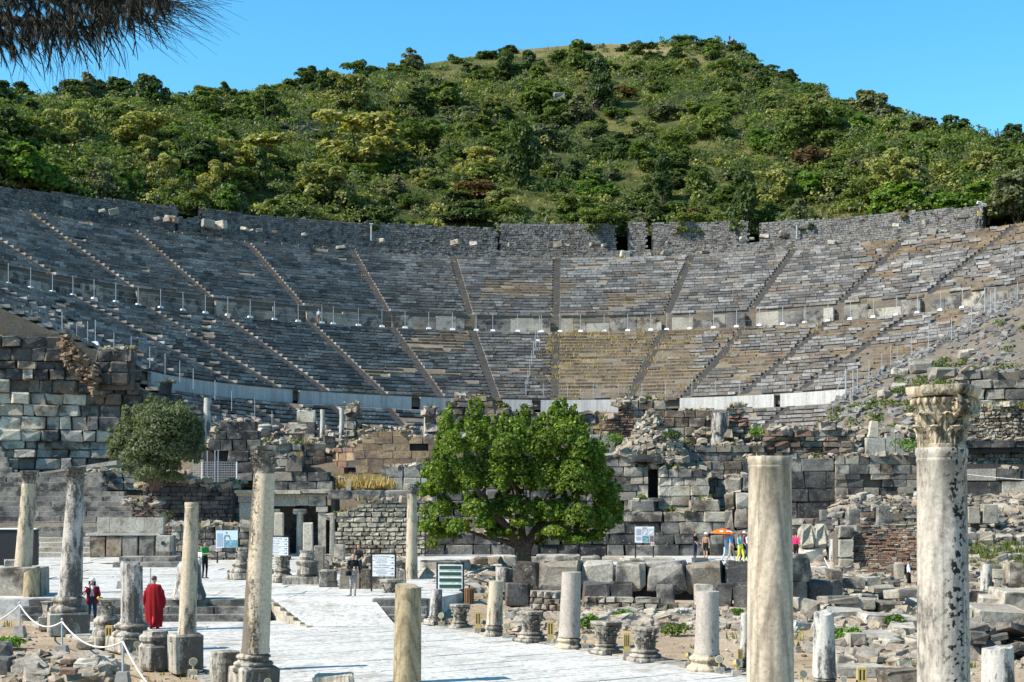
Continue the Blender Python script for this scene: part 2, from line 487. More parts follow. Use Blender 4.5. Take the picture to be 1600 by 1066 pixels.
m, t, b = new_mat('dirt', 0.97, 0.1)
pos = nn(t, 'ShaderNodeNewGeometry').outputs['Position']
n1 = noise(t, pos, 0.35, 6, 0.65)
n2 = noise(t, pos, 7, 6, 0.75)
c = ramp(t, n1, [(0.32, (0.25, 0.18, 0.12)), (0.52, (0.35, 0.265, 0.18)), (0.70, (0.42, 0.335, 0.24))])
c = mixc(t, 1.0, c, ramp(t, n2, [(0.30, 0.55), (0.52, 1.0), (0.75, 1.3)]), 'MULTIPLY')
gf = ramp(t, noise(t, pos, 0.23, 5, 0.7), [(0.56, 0.0), (0.68, 0.55)])
c = mixc(t, gf, c, col((0.16, 0.155, 0.055)))
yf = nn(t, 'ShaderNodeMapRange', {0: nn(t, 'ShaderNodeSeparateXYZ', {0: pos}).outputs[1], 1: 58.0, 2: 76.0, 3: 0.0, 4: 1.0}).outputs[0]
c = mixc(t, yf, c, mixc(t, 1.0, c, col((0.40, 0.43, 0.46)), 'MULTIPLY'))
t.links.new(c, b.inputs['Base Color'])
bp = nn(t, 'ShaderNodeBump', {'Strength': 0.7, 'Distance': 0.05, 'Height': n2})
t.links.new(bp.outputs[0], b.inputs['Normal'])

m, t, b = new_mat('hill_ground', 0.97, 0.1)
pos = nn(t, 'ShaderNodeNewGeometry').outputs['Position']
n1 = noise(t, pos, 0.055, 6, 0.7)
n2 = noise(t, mapping(t, pos, (1, 1, 0.3)), 1.3, 6, 0.75)
hz = nn(t, 'ShaderNodeSeparateXYZ', {0: pos}).outputs[2]
hf = nn(t, 'ShaderNodeMapRange', {0: hz, 1: 85.0, 2: 115.0, 3: 0.0, 4: 0.22}).outputs[0]
n1 = nn(t, 'ShaderNodeMath', {0: n1, 1: hf}, operation='ADD').outputs[0]
c = ramp(t, n1, [(0.40, (0.035, 0.050, 0.016)), (0.53, (0.075, 0.085, 0.026)), (0.63, (0.15, 0.135, 0.050)), (0.78, (0.27, 0.215, 0.11))])
c = mixc(t, 1.0, c, ramp(t, n2, [(0.30, 0.40), (0.52, 1.0), (0.75, 1.45)]), 'MULTIPLY')
t.links.new(c, b.inputs['Base Color'])
bp = nn(t, 'ShaderNodeBump', {'Strength': 1.0, 'Distance': 0.5, 'Height': n2})
t.links.new(bp.outputs[0], b.inputs['Normal'])

def leaf(name, cols, trans=0.35, rough=0.55, hue=0.0):
    m, t, b = new_mat(name, rough, 0.25)
    geo = nn(t, 'ShaderNodeNewGeometry')
    c = ramp(t, geo.outputs['Random Per Island'], [(i / max(1, len(cols) - 1), cc) for i, cc in enumerate(cols)])
    pn = noise(t, geo.outputs['Position'], 0.8, 3, 0.6)
    c = mixc(t, 1.0, c, ramp(t, pn, [(0.3, 0.65), (0.7, 1.3)]), 'MULTIPLY')
    oi = nn(t, 'ShaderNodeObjectInfo').outputs['Random']
    c = mixc(t, 1.0, c, ramp(t, oi, [(0.0, (0.78, 0.82, 0.8)), (0.5, (1.0, 1.0, 0.95)), (1.0, (1.25, 1.12, 0.95))]), 'MULTIPLY')
    t.links.new(c, b.inputs['Base Color'])
    tr = nn(t, 'ShaderNodeBsdfTranslucent', {0: mixc(t, 1.0, c, col((1.5, 1.6, 0.55)), 'MULTIPLY')})
    mx = nn(t, 'ShaderNodeMixShader', {0: trans, 1: b.outputs[0], 2: tr.outputs[0]})
    t.links.new(mx.outputs[0], t.nodes['Material Output'].inputs[0])
leaf('leaf_dark', [(0.042, 0.072, 0.022), (0.078, 0.115, 0.036), (0.056, 0.090, 0.028)])
leaf('leaf_mid', [(0.080, 0.125, 0.028), (0.13, 0.175, 0.042), (0.10, 0.14, 0.036)])
leaf('leaf_yellow', [(0.20, 0.21, 0.062), (0.31, 0.30, 0.105), (0.15, 0.17, 0.05)])
leaf('leaf_olive', [(0.115, 0.135, 0.075), (0.16, 0.175, 0.105), (0.085, 0.105, 0.055)])
leaf('leaf_bright', [(0.080, 0.155, 0.022), (0.13, 0.215, 0.035), (0.060, 0.12, 0.020)])
leaf('leaf_rust', [(0.15, 0.078, 0.036), (0.115, 0.085, 0.035), (0.10, 0.058, 0.03)])
leaf('leaf_tree', [(0.040, 0.084, 0.013), (0.105, 0.17, 0.022), (0.056, 0.112, 0.016), (0.23, 0.28, 0.04)], trans=0.4)
leaf('leaf_olive_tree', [(0.10, 0.12, 0.055), (0.19, 0.205, 0.105), (0.07, 0.088, 0.038)], trans=0.3)
leaf('pine_needle', [(0.010, 0.013, 0.006), (0.018, 0.018, 0.008), (0.026, 0.020, 0.010)], trans=0.1)
leaf('pine_twig', [(0.035, 0.027, 0.016), (0.022, 0.018, 0.011)], trans=0.0)
leaf('grass_dry', [(0.40, 0.27, 0.095), (0.50, 0.36, 0.15), (0.34, 0.22, 0.075)], trans=0.25)
leaf('grass_hill', [(0.19, 0.17, 0.062), (0.12, 0.135, 0.042), (0.26, 0.21, 0.09)], trans=0.25)
leaf('grass_green', [(0.10, 0.14, 0.028), (0.17, 0.19, 0.04), (0.07, 0.10, 0.025)], trans=0.3)
# ------------------------------------------------------------------ ground, street, plaza
def smooth(x):
    x = max(0.0, min(1.0, x))
    return x * x * (3 - 2 * x)
ZP = 0.72                                  # plaza level
SD = Vector((0.53, -0.848, 0)).normalized()   # street direction
SN = Vector((0.848, 0.53, 0)).normalized()    # across the street
def nz(x, y, s, seed=0.0):
    return mnoise.noise(Vector((x * s, y * s, seed)))
def gz(X, Y):
    n = SN.x * X + SN.y * Y
    q = X / max(Y, 1)
    z = -0.05
    u = smooth((n - 24.0) / 3.0)
    z += u * (0.10 * nz(X, Y, 0.45) + 0.12 * nz(X, Y, 0.17, 3.0) + 0.05)
    l = smooth((11.6 - n) / 2.0)
    z += l * (0.05 + 0.05 * nz(X, Y, 0.5, 5.0))
    # right-hand slope up to the side wall
    rr = smooth((q - 0.19) / 0.05)
    z += rr * (smooth((Y - 55) / 20) * 0.5 + smooth((Y - 74) / 17) * 3.7)
    # terraces behind the stage fronts
    if Y > 88.8:
        z = max(z, 0.4 + 2.2 * smooth((Y - 88.8) / 1.0) + 4.3 * smooth((Y - 96.5) / 3.0))
        if q < -0.24:
            z = min(z, 5.2)
    m = smooth((X + 4.5) / 1.5) * smooth((0.2 - X) / 1.5) * smooth((Y - 51.5) / 2.5)
    z += m * (0.42 + 0.12 * nz(X, Y, .5, 8.0))
    return z
xs = np.arange(-78, 84, 1.2); ys = np.arange(6, 150, 1.2)
gv = [(x, y, gz(x, y)) for y in ys for x in xs]
W_ = len(xs)
gf_ = [(j * W_ + i, j * W_ + i + 1, (j + 1) * W_ + i + 1, (j + 1) * W_ + i) for j in range(len(ys) - 1) for i in range(W_ - 1)]
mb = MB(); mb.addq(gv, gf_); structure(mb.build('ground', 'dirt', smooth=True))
mb = MB(); mb.add([(-2500, -600, -0.6), (2500, -600, -0.6), (2500, 3000, -0.6), (-2500, 3000, -0.6)], [(0, 1, 2, 3)])
structure(mb.build('terrain', 'hill_ground'))

BLOCKS = {}
def block_mesh(matname, k=None, ch=0.05, j=0.03):
    """unit stone, a few shapes per material, shared by every piece"""
    if k is None:
        k = R.randrange(6)
    key = (matname, k, ch, j)
    if key not in BLOCKS:
        mb = MB()
        v = cham((1, 1, 1), ch)
        v = v + NP.uniform(-j, j, v.shape)
        mb.add(v, CHF)
        BLOCKS[key] = mb.mesh('stone_block', matname)
    return BLOCKS[key]
def piece(name, parent, c, size, rz, matname, ch=0.05, j=0.03, tilt=(0, 0)):
    o = link(name, block_mesh(matname, None, ch, j))
    o.parent = parent
    o.location = Vector(c) - ORG[parent.name]
    o.scale = size
    o.rotation_euler = (tilt[0], tilt[1], rz)
    return o

# street: one slab at a time, laid in rows across the way
mb = MB()
q = [SN * 11.9 + SD * 16, SN * 23.6 + SD * 16, SN * 23.6 + SD * 55, SN * 11.9 + SD * 55]
def st(n, t):
    return SN * n + SD * (-t)
cs = [st(12.0, 18), st(23.3, 18), st(23.3, 52), st(12.0, 52)]
mb.add([(p.x, p.y, -0.012) for p in cs], [(0, 1, 2, 3)])
street = structure(mb.build('street', 'joint'))
rz_s = math.atan2(SN.y, SN.x)
t = 19.0
while t < 51.5:
    d = R.uniform(0.85, 1.35)
    n = 12.25 + R.uniform(-0.25, 0.1)
    while n < 23.0:
        w = R.choice((R.uniform(.5, 1.1), R.uniform(1.1, 2.4), R.uniform(1.1, 2.4)))
        if n + w > 22.4:
            w = 23.05 + R.uniform(-.1, .1) - n
        c = st(n + w / 2, t + d / 2)
        if c.y < 49.9 and w > 0.3:
            piece('paving_slab', street, (c.x, c.y, -0.055 + R.uniform(-.006, .006)), (w - 0.04, d - 0.04, 0.12), rz_s + R.uniform(-.006, .006), 'paving', 0.012, 0.006,
                  (R.uniform(-.003, .003), R.uniform(-.003, .003)))
        n += w
    t += d

# plaza behind the steps
pl = [(-34, 50.6), (-3.0, 50.6), (-1.9, 54), (-2.6, 60), (-2.0, 68), (-.5, 76), (0, 88.5), (-40, 88.5)]
mb = MB()
k = len(pl)
mb.add([(x, y, ZP - 0.03) for x, y in pl] + [(x, y, -0.2) for x, y in pl],
       [tuple(range(k))] + [(i, i + k, (i + 1) % k + k, (i + 1) % k) for i in range(k)])
plaza = structure(mb.build('plaza', 'paving_worn'))
def inside(x, y, poly):
    c = False
    for i in range(len(poly)):
        (x1, y1), (x2, y2) = poly[i], poly[i - 1]
        if (y1 > y) != (y2 > y) and x < (x2 - x1) * (y - y1) / (y2 - y1) + x1:
            c = not c
    return c
y = 50.7
while y < 85.0:
    d = R.uniform(1.1, 1.9) * (1 + (y - 50) * 0.02)
    x = -26 + R.uniform(-1, 0)
    while x < 5:
        w = R.uniform(1.6, 3.0) * (1 + (y - 50) * 0.02)
        if inside(x + .2, y + .2, pl) and inside(x + w - .2, y + d - .2, pl) and R.random() < 0.93 and not (-21 < x < -11 and 60 < y < 68 and R.random() < .6):
            piece('paving_slab', plaza, (x + w / 2, y + d / 2, ZP - 0.035 + R.uniform(-.012, .012)), (w - 0.03, d - 0.03, 0.07), R.uniform(-.03, .03),
                  'paving', 0.02, 0.012, (R.uniform(-.006, .006), R.uniform(-.006, .006)))
        x += w
    y += d
# path in front of the stage wall, where the visitors walk
mb = MB()
pp = [(5.5, 75.5), (20, 73), (24, 75), (25, 90), (5.8, 89)]
mb.add([(x, y, 0.62) for x, y in pp] + [(x, y, -0.2) for x, y in pp], [tuple(range(5))] + [(i, i + 5, (i + 1) % 5 + 5, (i + 1) % 5) for i in range(5)])
structure(mb.build('path', 'paving_worn'))

def course(parent, name, x0, x1, y, z0, z1, dep, wr, mat, ch=0.03, j=0.015, yj=0.02, rz=0.0):
    x = x0
    while x < x1 - 0.05:
        w = R.uniform(*wr)
        if x + w > x1 - 0.35 * wr[0]:
            w = x1 - x
        piece(name, parent, (x + w / 2, y + dep / 2 + R.uniform(-yj, yj), (z0 + z1) / 2 + R.uniform(-.008, .008)), (w - 0.015, dep, z1 - z0), rz, mat, ch, j)
        x += w
for (x0, x1, lab) in ((-17.2, -8.7, 'three worn grey stone steps rising to the plaza behind the robed man'),
                      (-4.9, -3.0, 'three broken grey stone steps on the sign side of the marble ramp')):
    s_ = thing('stone_steps', lab, 'steps', (x0, 49.3, 0))
    for i in range(3):
        course(s_, 'step', x0 + R.uniform(-.3, .1), x1, 49.25 + i * 0.48, 0.24 * i - (0.06 if i == 0 else 0.01), 0.24 * (i + 1), 0.62, (1.2, 2.6), 'stone_grey')

# ramp of marble slabs
ramp_t = thing('marble_ramp', 'sloping white marble ramp from the street up to the plaza', 'ramp', (-6.4, 48.5, 0))
TL, TR, BL, BR = Vector((-8.65, 50.75, ZP)), Vector((-5.0, 50.75, ZP)), Vector((-6.72, 47.2, 0.0)), Vector((-3.9, 47.6, 0.0))
mb = MB()
dn = Vector((0, 0, -0.13)); lo = lambda p: Vector((p.x, p.y, -0.1))
ps = [TL + dn, TR + dn, BR + dn * .3, BL + dn * .3, lo(TL), lo(TR), lo(BR), lo(BL)]
mb.add(ps, [(0, 1, 2, 3), (0, 3, 7, 4), (1, 5, 6, 2), (0, 4, 5, 1)])
mb.build('core', 'joint', ramp_t)
rows = [0, .16, .30, .47, .62, .78, 1.0]
for i in range(6):
    cuts = [0.0] + sorted(R.uniform(.2, .8) for _ in range(2)) + [1.0]
    if cuts[2] - cuts[1] < .2:
        cuts.pop(1)
    for a, b_ in zip(cuts, cuts[1:]):
        mb = MB()
        q = []
        for (u, v) in ((a, rows[i]), (b_, rows[i]), (b_, rows[i + 1]), (a, rows[i + 1])):
            p = TL.lerp(TR, u).lerp(BL.lerp(BR, u), v)
            q.append(p)
        cen = sum(q, Vector()) / 4
        q = [p + (cen - p).normalized() * 0.02 for p in q]
        lift = Vector((0, 0, 0.015 + R.uniform(0, .004)))
        mb.add([p + lift for p in q] + [p - Vector((0, 0, .05)) for p in q], [(0, 1, 2, 3), (0, 4, 5, 1), (1, 5, 6, 2), (2, 6, 7, 3), (3, 7, 4, 0)])
        mb.build('paving_slab', 'paving', ramp_t)
for i in range(6):            # rough stones of the ramp's flank
    f0, f1 = i / 6, (i + 1) / 6
    a, b_ = TL.lerp(BL, f0), TL.lerp(BL, f1)
    hgt = max(0.08, (a.z + b_.z) / 2 - 0.03)
    c = (a + b_) / 2
    piece('stone', ramp_t, (c.x - 0.06, c.y, hgt / 2 - .02), ((b_ - a).to_2d().length + .02, 0.22, hgt), math.atan2((b_ - a).y, (b_ - a).x), 'stone_cream', 0.06, 0.05)

# ------------------------------------------------------------------ the theatre's seating
CX, CY = 3.0, 110.0
TH0, TH1 = math.radians(-100), math.radians(61)
def ring(r, th, zc):
    x = CX + r * math.sin(th)
    return (x, CY + r * math.cos(th), H + zc + 0.012 * max(0.0, -(x - CX)))
def th_at(px, r, zc):
    a, b_ = math.radians(-100), math.radians(80)
    for _ in range(50):
        m_ = (a + b_) / 2
        if pix(ring(r, m_, zc))[0] < px:
            a = m_
        else:
            b_ = m_
    return a
STAIR = [th_at(px, 54.5, 18.9) for px in (-190, -60, 95, 213, 335, 475, 607, 735, 868, 1040, 1170, 1306, 1440)]
theatre = thing('theatre_seating', 'huge curved bank of grey stone seats of the ancient theatre below the bushy hill', 'theatre', (CX, CY, 5))
TIERS = [  # r0, r1, zc0, zc1, rows, name
    (24.6, 31.6, 4.2, 8.0, 9), (32.7, 53.2, 9.45, 18.55, 21), (55.9, 75.2, 20.75, 30.75, 22)]
def kind_at(ti, i, th, r, zc):
    px, py = pix(ring(r, th, zc))
    n = R.gauss(0, .16) + mnoise.noise(Vector((px * 0.006, py * 0.03, 1.7))) + 0.5 * mnoise.noise(Vector((px * 0.02, py * 0.08, 4.2)))
    if ti == 1:
        if 845 < px < 1075 and n > -0.45:
            return 1
        if 1075 <= px < 1500 and n > 0.14 - (0.28 if px > 1330 else 0):
            return 1
        if 633 < px < 722 and 520 < py < 548:
            return 1
        if 540 < px < 820 and 574 < py < 583 and n > -.2:
            return 1
        if px < 330 and n > 0.32:
            return 2
    if ti == 2:
        if 742 < px < 885 and 434 < py < 462 and R.random() < .8:
            return 1
        if 930 < px < 1090 and 456 < py < 494 and n > -0.15:
            return 1
        if px > 1330 and n > 0.25:
            return 1
        if 885 < px < 1060 and py < 450 and n > 0.1:
            return 2
    if ti == 0 and n > 0.25:
        return 2
    return 0
cand = []            # blocks that show large: parts of their own
secs = []
for ti, (r0, r1, z0, z1, nr) in enumerate(TIERS):
    dr, dz = (r1 - r0) / nr, (z1 - z0) / nr
    edges = [TH0] + [s for s in STAIR if TH0 + .05 < s < TH1 - .03] + [TH1]
    for wi in range(len(edges) - 1):
        ta, tb = edges[wi], edges[wi + 1]
        # bank of earth and mortar under the seats
        mb = MB()
        ns = max(4, int((tb - ta) / math.radians(2)))
        V = []
        for k in range(ns + 1):
            th = ta + (tb - ta) * k / ns
            V += [ring(r0 - 0.05, th, z0 - (2.3 if ti == 2 else 1.0)), ring(r0 - 0.05, th, z0 + dz * .36), ring(r1 + 0.05, th, z1 + dz * .34), ring(r1 + .4, th, z1 - 1.2)]
        mb.addq(V, [(k * 4 + a, k * 4 + a + 1, k * 4 + a + 5, k * 4 + a + 4) for k in range(ns) for a in range(3)])
        if wi == 0:      # closed end of the bank
            mb.add([ring(r0, ta, -3.0), ring(r0, ta, z0), ring(r1, ta, z1 - .2), ring(r1 + 3, ta, z1 - .2), ring(r1 + 3, ta, -3.0)], [(0, 1, 2, 3, 4)])
        sec = mb.build('seating_section', 'bank_earth', theatre)
        secs.append(sec)
        blocks = MB()
        for i in range(nr):
            r = r0 + dr * i
            zt = z0 + dz * (i + 1)
            gap = 0.5 / r
            th = ta + (gap if wi else 0)
            end = tb - (gap if wi < len(edges) - 2 else 0)
            while th < end - 0.3 / r:
                px, py = pix(ring(r, th, zt))
                kd = kind_at(ti, i, th, r, zt)
                w = R.uniform(0.75, 1.9) if kd != 1 else R.uniform(.7, 2.2)
                w = min(w, (end - th) * r)
                if -60 < px < 1660 and w > .25:
                    rough = 1.0 + (1.6 if px > 1330 and ti == 2 else 0) + (1.2 if kd == 1 else 0)
                    if R.random() > (0.012 if kd == 0 else 0.2):
                        tm = th + w / 2 / r
                        hh = dz * (0.60 if kd != 1 else 0.7) + R.uniform(-.02, .02)
                        zz = zt + R.uniform(-.016, .012) * rough - (0.12 if kd == 1 else 0) 
                        dd = dr * 0.95
                        c = ring(r + dd / 2 - 0.12 + R.uniform(-.04, .03) * rough, tm, zz - hh / 2)
                        rzz = -tm + R.uniform(-.012, .012) * rough
                        size = (w - R.uniform(.02, .09), dd + .16, hh)
                        if ti < 2 and kd == 0 and 0 < px < 1590:
                            cand.append((w * hh / c[1] ** 2 * (1 if not (py > 625 and px > 300) else .2), c, size, rzz, sec, R.random()))
                            blocks_entry = cand[-1]
                        else:
                            blocks.box(c, size, rzz, 0.012 * rough, kd, (R.uniform(-.015, .015) * rough, R.uniform(-.005, .005) * rough))
                th += w / r
        secs[-1] = (sec, blocks)
    # flights of small steps between the sections
    for wi, s_ in enumerate(STAIR):
        if not (TH0 + .05 < s_ < TH1 - .03):
            continue
        mb = MB()
        for i in range(nr * 2):
            r = r0 + dr * i / 2
            zt = z0 + dz * (i + 1) / 2
            if R.random() < .06:
                continue
            for k in range(2):
                tm = s_ + (k - .5) * 0.43 / r
                c = ring(r + dr * .30, tm, zt - dz * .2 - .03)
                mb.box(c, (R.uniform(.36, .44), dr * .6, dz * .42), -tm, 0.03, 0)
        for a_ in (0,):
            th_ = .47 / r0, .47 / r1
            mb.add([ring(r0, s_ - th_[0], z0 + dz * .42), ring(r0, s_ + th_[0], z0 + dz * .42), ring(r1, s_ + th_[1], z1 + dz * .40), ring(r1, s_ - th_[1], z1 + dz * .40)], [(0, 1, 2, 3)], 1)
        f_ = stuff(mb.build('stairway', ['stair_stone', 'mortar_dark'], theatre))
cand.sort(key=lambda c: -c[0])
top = {id(c) for c in cand[:300]}
bysec = {}
seatmesh = []
for k in range(8):
    mb = MB(); mb.add(BOXV * .5 + NP.uniform(-.018, .018, (8, 3)), BOXF); seatmesh.append(mb.mesh('seat_block', 'seat_single'))
for c in cand:
    if id(c) in top:
        o = link('seat_block', R.choice(seatmesh))
        o.parent = c[4]
        o.location = Vector(c[1]) - ORG[theatre.name]
        o.scale = c[2]
        o.rotation_euler = (0, 0, c[3])
    else:
        bysec.setdefault(c[4].name, []).append(c)
for sec, blocks in secs:
    for c in bysec.get(sec.name, []):
        blocks.box(c[1], c[2], c[3], 0.022, 0, (R.uniform(-.02, .02), R.uniform(-.01, .01)))
    if blocks.v:
        ORG[sec.name] = ORG[theatre.name]
        stuff(blocks.build('seat_blocks', ['seat_grey', 'seat_brown', 'seat_light'], sec))

# walkway half-way up, floor strips between the tiers
def strip(name, r0, z0, r1, z1, mat, parent=None):
    mb = MB()
    V = []
    n = 90
    for k in range(n + 1):
        th = TH0 + (TH1 + .02 - TH0) * k / n
        V += [ring(r0, th, z0), ring(r1, th, z1)]
    mb.addq(V, [(2 * k, 2 * k + 2, 2 * k + 3, 2 * k + 1) for k in range(n)])
    return mb.build(name, mat, parent)
strip('walkway', 53.0, 18.62, 55.9, 18.66, 'seat_light', theatre)
strip('ledge', 31.4, 8.0, 32.9, 8.02, 'bank_earth', theatre)
strip('ledge', 32.2, 9.28, 33.0, 9.3, 'bank_earth', theatre)
strip('ledge', 75.0, 30.3, 76.4, 30.35, 'bank_earth', theatre)
strip('ledge', 75.9, 30.6, 80.5, 31.6, 'bank_earth', theatre)

def arc_wall(name, label, cat, r, px0, px1, zb, zt, thick=0.7, mat='masonry', core='mortar', sw=(0.3, 0.62), chh=0.24, ragged=0.15, top_px=None, bot_px=None, group=None):
    """curved wall of small laid stones between two photo columns; top from a photo profile if given"""
    ta, tb = th_at(px0, r, zb), th_at(px1, r, zb)
    tm = (ta + tb) / 2
    base = ring(r, tm, zb)
    t_ = thing(name, label, cat, base, group)
    def ztop(th):
        if top_px is None:
            return zt
        px = pix(ring(r, th, zb))[0]
        yy = np.interp(px, [a for a, _ in top_px], [b_ for _, b_ in top_px])
        p = ring(r, th, 0)
        return (HY - yy) / F * p[1] - (p[2] - H)
    def zbot(th):
        if bot_px is None:
            return zb
        px = pix(ring(r, th, zb))[0]
        yy = np.interp(px, [a for a, _ in bot_px], [b_ for _, b_ in bot_px])
        p = ring(r, th, 0)
        return (HY - yy) / F * p[1] - (p[2] - H)
    n = max(4, int((tb - ta) * r / 1.5))
    V = []; Fc = []
    for k in range(n + 1):
        th = ta + (tb - ta) * k / n
        zz = ztop(th) - 0.12
        z0_ = zbot(th) - 0.3
        V += [ring(r + .06, th, z0_), ring(r + .06, th, zz), ring(r + thick, th, zz), ring(r + thick, th, z0_)]
    for k in range(n):
        Fc += [(4 * k + a, 4 * k + a + 1, 4 * k + a + 5, 4 * k + a + 4) for a in range(3)]
    Fc += [(0, 1, 2, 3), (4 * n, 4 * n + 1, 4 * n + 2, 4 * n + 3)]
    mb = MB(); mb.add(V, Fc); mb.build('core', core, t_)
    mb = MB()
    zmax = max(ztop(ta + (tb - ta) * k / 40) for k in range(41))
    zmin = min(zbot(ta + (tb - ta) * k / 40) for k in range(41))
    z = zmin
    while z < zmax:
        hh = chh * R.uniform(.8, 1.25)
        th = ta + R.uniform(0, .3) / r
        while th < tb:
            w = R.uniform(*sw)
            tc_ = th + w / 2 / r
            if tc_ < tb and z + hh * .5 < ztop(tc_) + R.uniform(-ragged, ragged * .4) and z + hh > zbot(tc_) - .15:
                mb.box(ring(r + 0.10 + R.uniform(-.05, .03), tc_, z + hh / 2), (w - .04, .34, hh - .035), -tc_, 0.022)
            th += w / r
        z += hh
    stuff(mb.build('stones', mat, t_))
    return t_
# concrete wall round the orchestra, in poured lengths between the stairs
for (a, b_, lab) in ((236, 457, 'pale concrete wall length at the foot of the seats, behind the olive tree'),
                     (468, 643, 'pale concrete wall length with grey stone patches, above the sandstone wall'),
                     (657, 745, 'short pale concrete wall length above the crown of the round tree'),
                     (786, 831, 'shortest concrete wall length, beside the stair lined with fence posts'),
                     (845, 966, 'pale streaked concrete wall length behind the right shoulder of the round tree'),
                     (1062, 1209, 'pale streaked concrete wall length behind the brick pier'),
                     (1219, 1322, 'concrete wall length rising to the right against the rubble bank')):
    r = 32.2
    ta, tb = th_at(a, r, 8), th_at(b_, r, 8)
    t_ = thing('concrete_wall', lab, 'wall', ring(r, (ta + tb) / 2, 8.0), 'concrete wall lengths round the orchestra')
    mb = MB(); V = []; n = 8; Fc = []
    for k in range(n + 1):
        th = ta + (tb - ta) * k / n
        V += [ring(r, th, 7.7), ring(r, th, 9.42), ring(r + .3, th, 9.42), ring(r + .3, th, 7.7)]
    for k in range(n):
        Fc += [(4 * k + c, 4 * k + c + 1, 4 * k + c + 5, 4 * k + c + 4) for c in range(3)]
    Fc += [(0, 1, 2, 3), (4 * n, 4 * n + 1, 4 * n + 2, 4 * n + 3)]
    mb.add(V, Fc); mb.build('panel', 'concrete_new', t_)
    th = ta + .02
    for k in range(R.randint(2, 4)):
        tm = ta + (tb - ta) * R.uniform(.08, .92)
        piece('stone_block', t_, ring(r - .04, tm, 7.95 + R.uniform(0, .12)), (R.uniform(.8, 1.9), .2, R.uniform(.35, .6)), -tm, 'stone_grey', .02, .01)

# wall of upright slabs behind the walkway
t_ = thing('walkway_wall', 'curved wall of tall weathered slabs behind the fenced walkway half-way up the seats', 'wall', ring(55.5, -.1, 18.7))
r = 55.45
edges = [TH0] + [s for s in STAIR] + [TH1]
spans = []
for a, b_ in zip(edges, edges[1:]):
    th = a + .6 / r
    while th < b_ - .6 / r - .2 / r:
        w = min(R.uniform(1.3, 3.0), (b_ - .6 / r - th) * r)
        if w > .3:
            spans.append((th, w))
        th += w / r
for th, w in spans:
    tm = th + w / 2 / r
    px = pix(ring(r, tm, 18.7))[0]
    if -40 < px < 1640:
        hgt = R.choice((1.75, 1.85, 1.9, 1.6, 1.3))
        piece('slab', t_, ring(r, tm, 18.6 + hgt / 2), (w - .04, .45, hgt), -tm, R.choice(('stone_mix', 'stone_mix', 'slab_pale', 'stone_grey', 'stone_grey')), .02, .012)

arc_wall('rubble_parapet', 'low broken rubble wall along the top row of the seats', 'wall', 75.7, -40, 1530, 30.5, 32.3, .6, 'masonry', 'mortar', (.35, .8), .26, .3,
         top_px=[(-40, 322), (60, 330), (150, 348), (230, 352), (300, 368), (400, 378), (560, 388), (760, 392), (960, 392), (1100, 386), (1250, 374), (1420, 352), (1530, 340)])
TOPW = [(-60, 275, 'left end of the ruined wall above the seats, under grassy slope', [(-60, 288), (0, 292), (60, 297), (180, 312), (275, 322)], None),
        (312, 777, 'long even dark stone wall above the seats with a thin post before it', [(312, 325), (400, 336), (560, 347), (777, 357)], None),
        (780, 962, 'raised length of dark stone wall above the seats, left of the wide gap', [(780, 349), (962, 350)], None),
        (980, 1010, 'short stub of dark stone wall standing between two dark gaps', [(980, 348), (1010, 347)], None),
        (1018, 1169, 'dark stone wall length topped by rust brown shrubs', [(1018, 348), (1169, 345)], None),
        (1186, 1536, 'dark stone wall climbing to the right under bright green bushes', [(1186, 347), (1300, 341), (1420, 330), (1536, 321)], None)]
TOPW.insert(1, (276, 312, 'lowest broken stretch of the top wall with bushes behind it', [(276, 334), (290, 342), (312, 338)], None))
for a, b_, lab, prof, bot in TOPW:
    arc_wall('top_wall', lab, 'wall', 79.5, a, b_, 31.0, 36, .8, 'masonry', 'mortar_dark', (.3, .65), .25, .12, top_px=prof, group='stone walls along the top of the theatre')

# tumbled marble along the upper ledge
LED = [(106, 335, 1.1), (142, 336, .7), (160, 335, .8), (178, 337, 1.2), (246, 336, .8), (262, 360, 1.0), (268, 338, 1.6), (325, 352, 1.5), (345, 353, 1.4), (382, 352, .9), (392, 362, .6),
       (405, 365, .8), (430, 367, .8), (476, 368, .8), (532, 374, 1.2), (597, 378, .7), (709, 382, .7), (712, 392, 1.3), (740, 394, 1.0), (800, 386, 1.1), (860, 386, .9), (872, 388, 1.3), (885, 385, .9),
       (930, 388, 1.4), (944, 388, .7), (976, 402, 1.2), (1012, 400, .9), (1040, 402, 1.1), (1045, 383, .8), (1100, 410, 1.0), (1160, 385, .8), (1175, 378, .7), (1195, 377, 1.2), (1225, 372, 1.3), (1300, 400, 1.1),
       (1400, 362, .9), (1446, 352, .8), (1505, 348, 1.3), (1455, 383, 1.2), (1475, 380, .8), (1430, 388, 1.0)]
for i, (px, py, s) in enumerate(LED):
    r = 77.2 if py < 372 or 590 < px < 1300 and py < 396 else 75.4
    th = th_at(px, r, 32.7)
    p = ring(r, th, 32.75 if r > 76 else 31.0)
    mb = MB()
    mb.stone((0, 0, s * .25), (s, s * .6, s * R.uniform(.35, .7)), R.uniform(-.6, .6), .06, .05, 0, (R.uniform(-.15, .15), R.uniform(-.25, .25)))
    o = mb.build('fallen_block', R.choice(('marble_pale', 'slab_pale', 'stone_mix')))
    o.location = p
    tag(o, 'small pale tumbled block on the ledge above the seats, %s from the left' % ordn(i), 'stone block', 'tumbled blocks on the upper ledge')

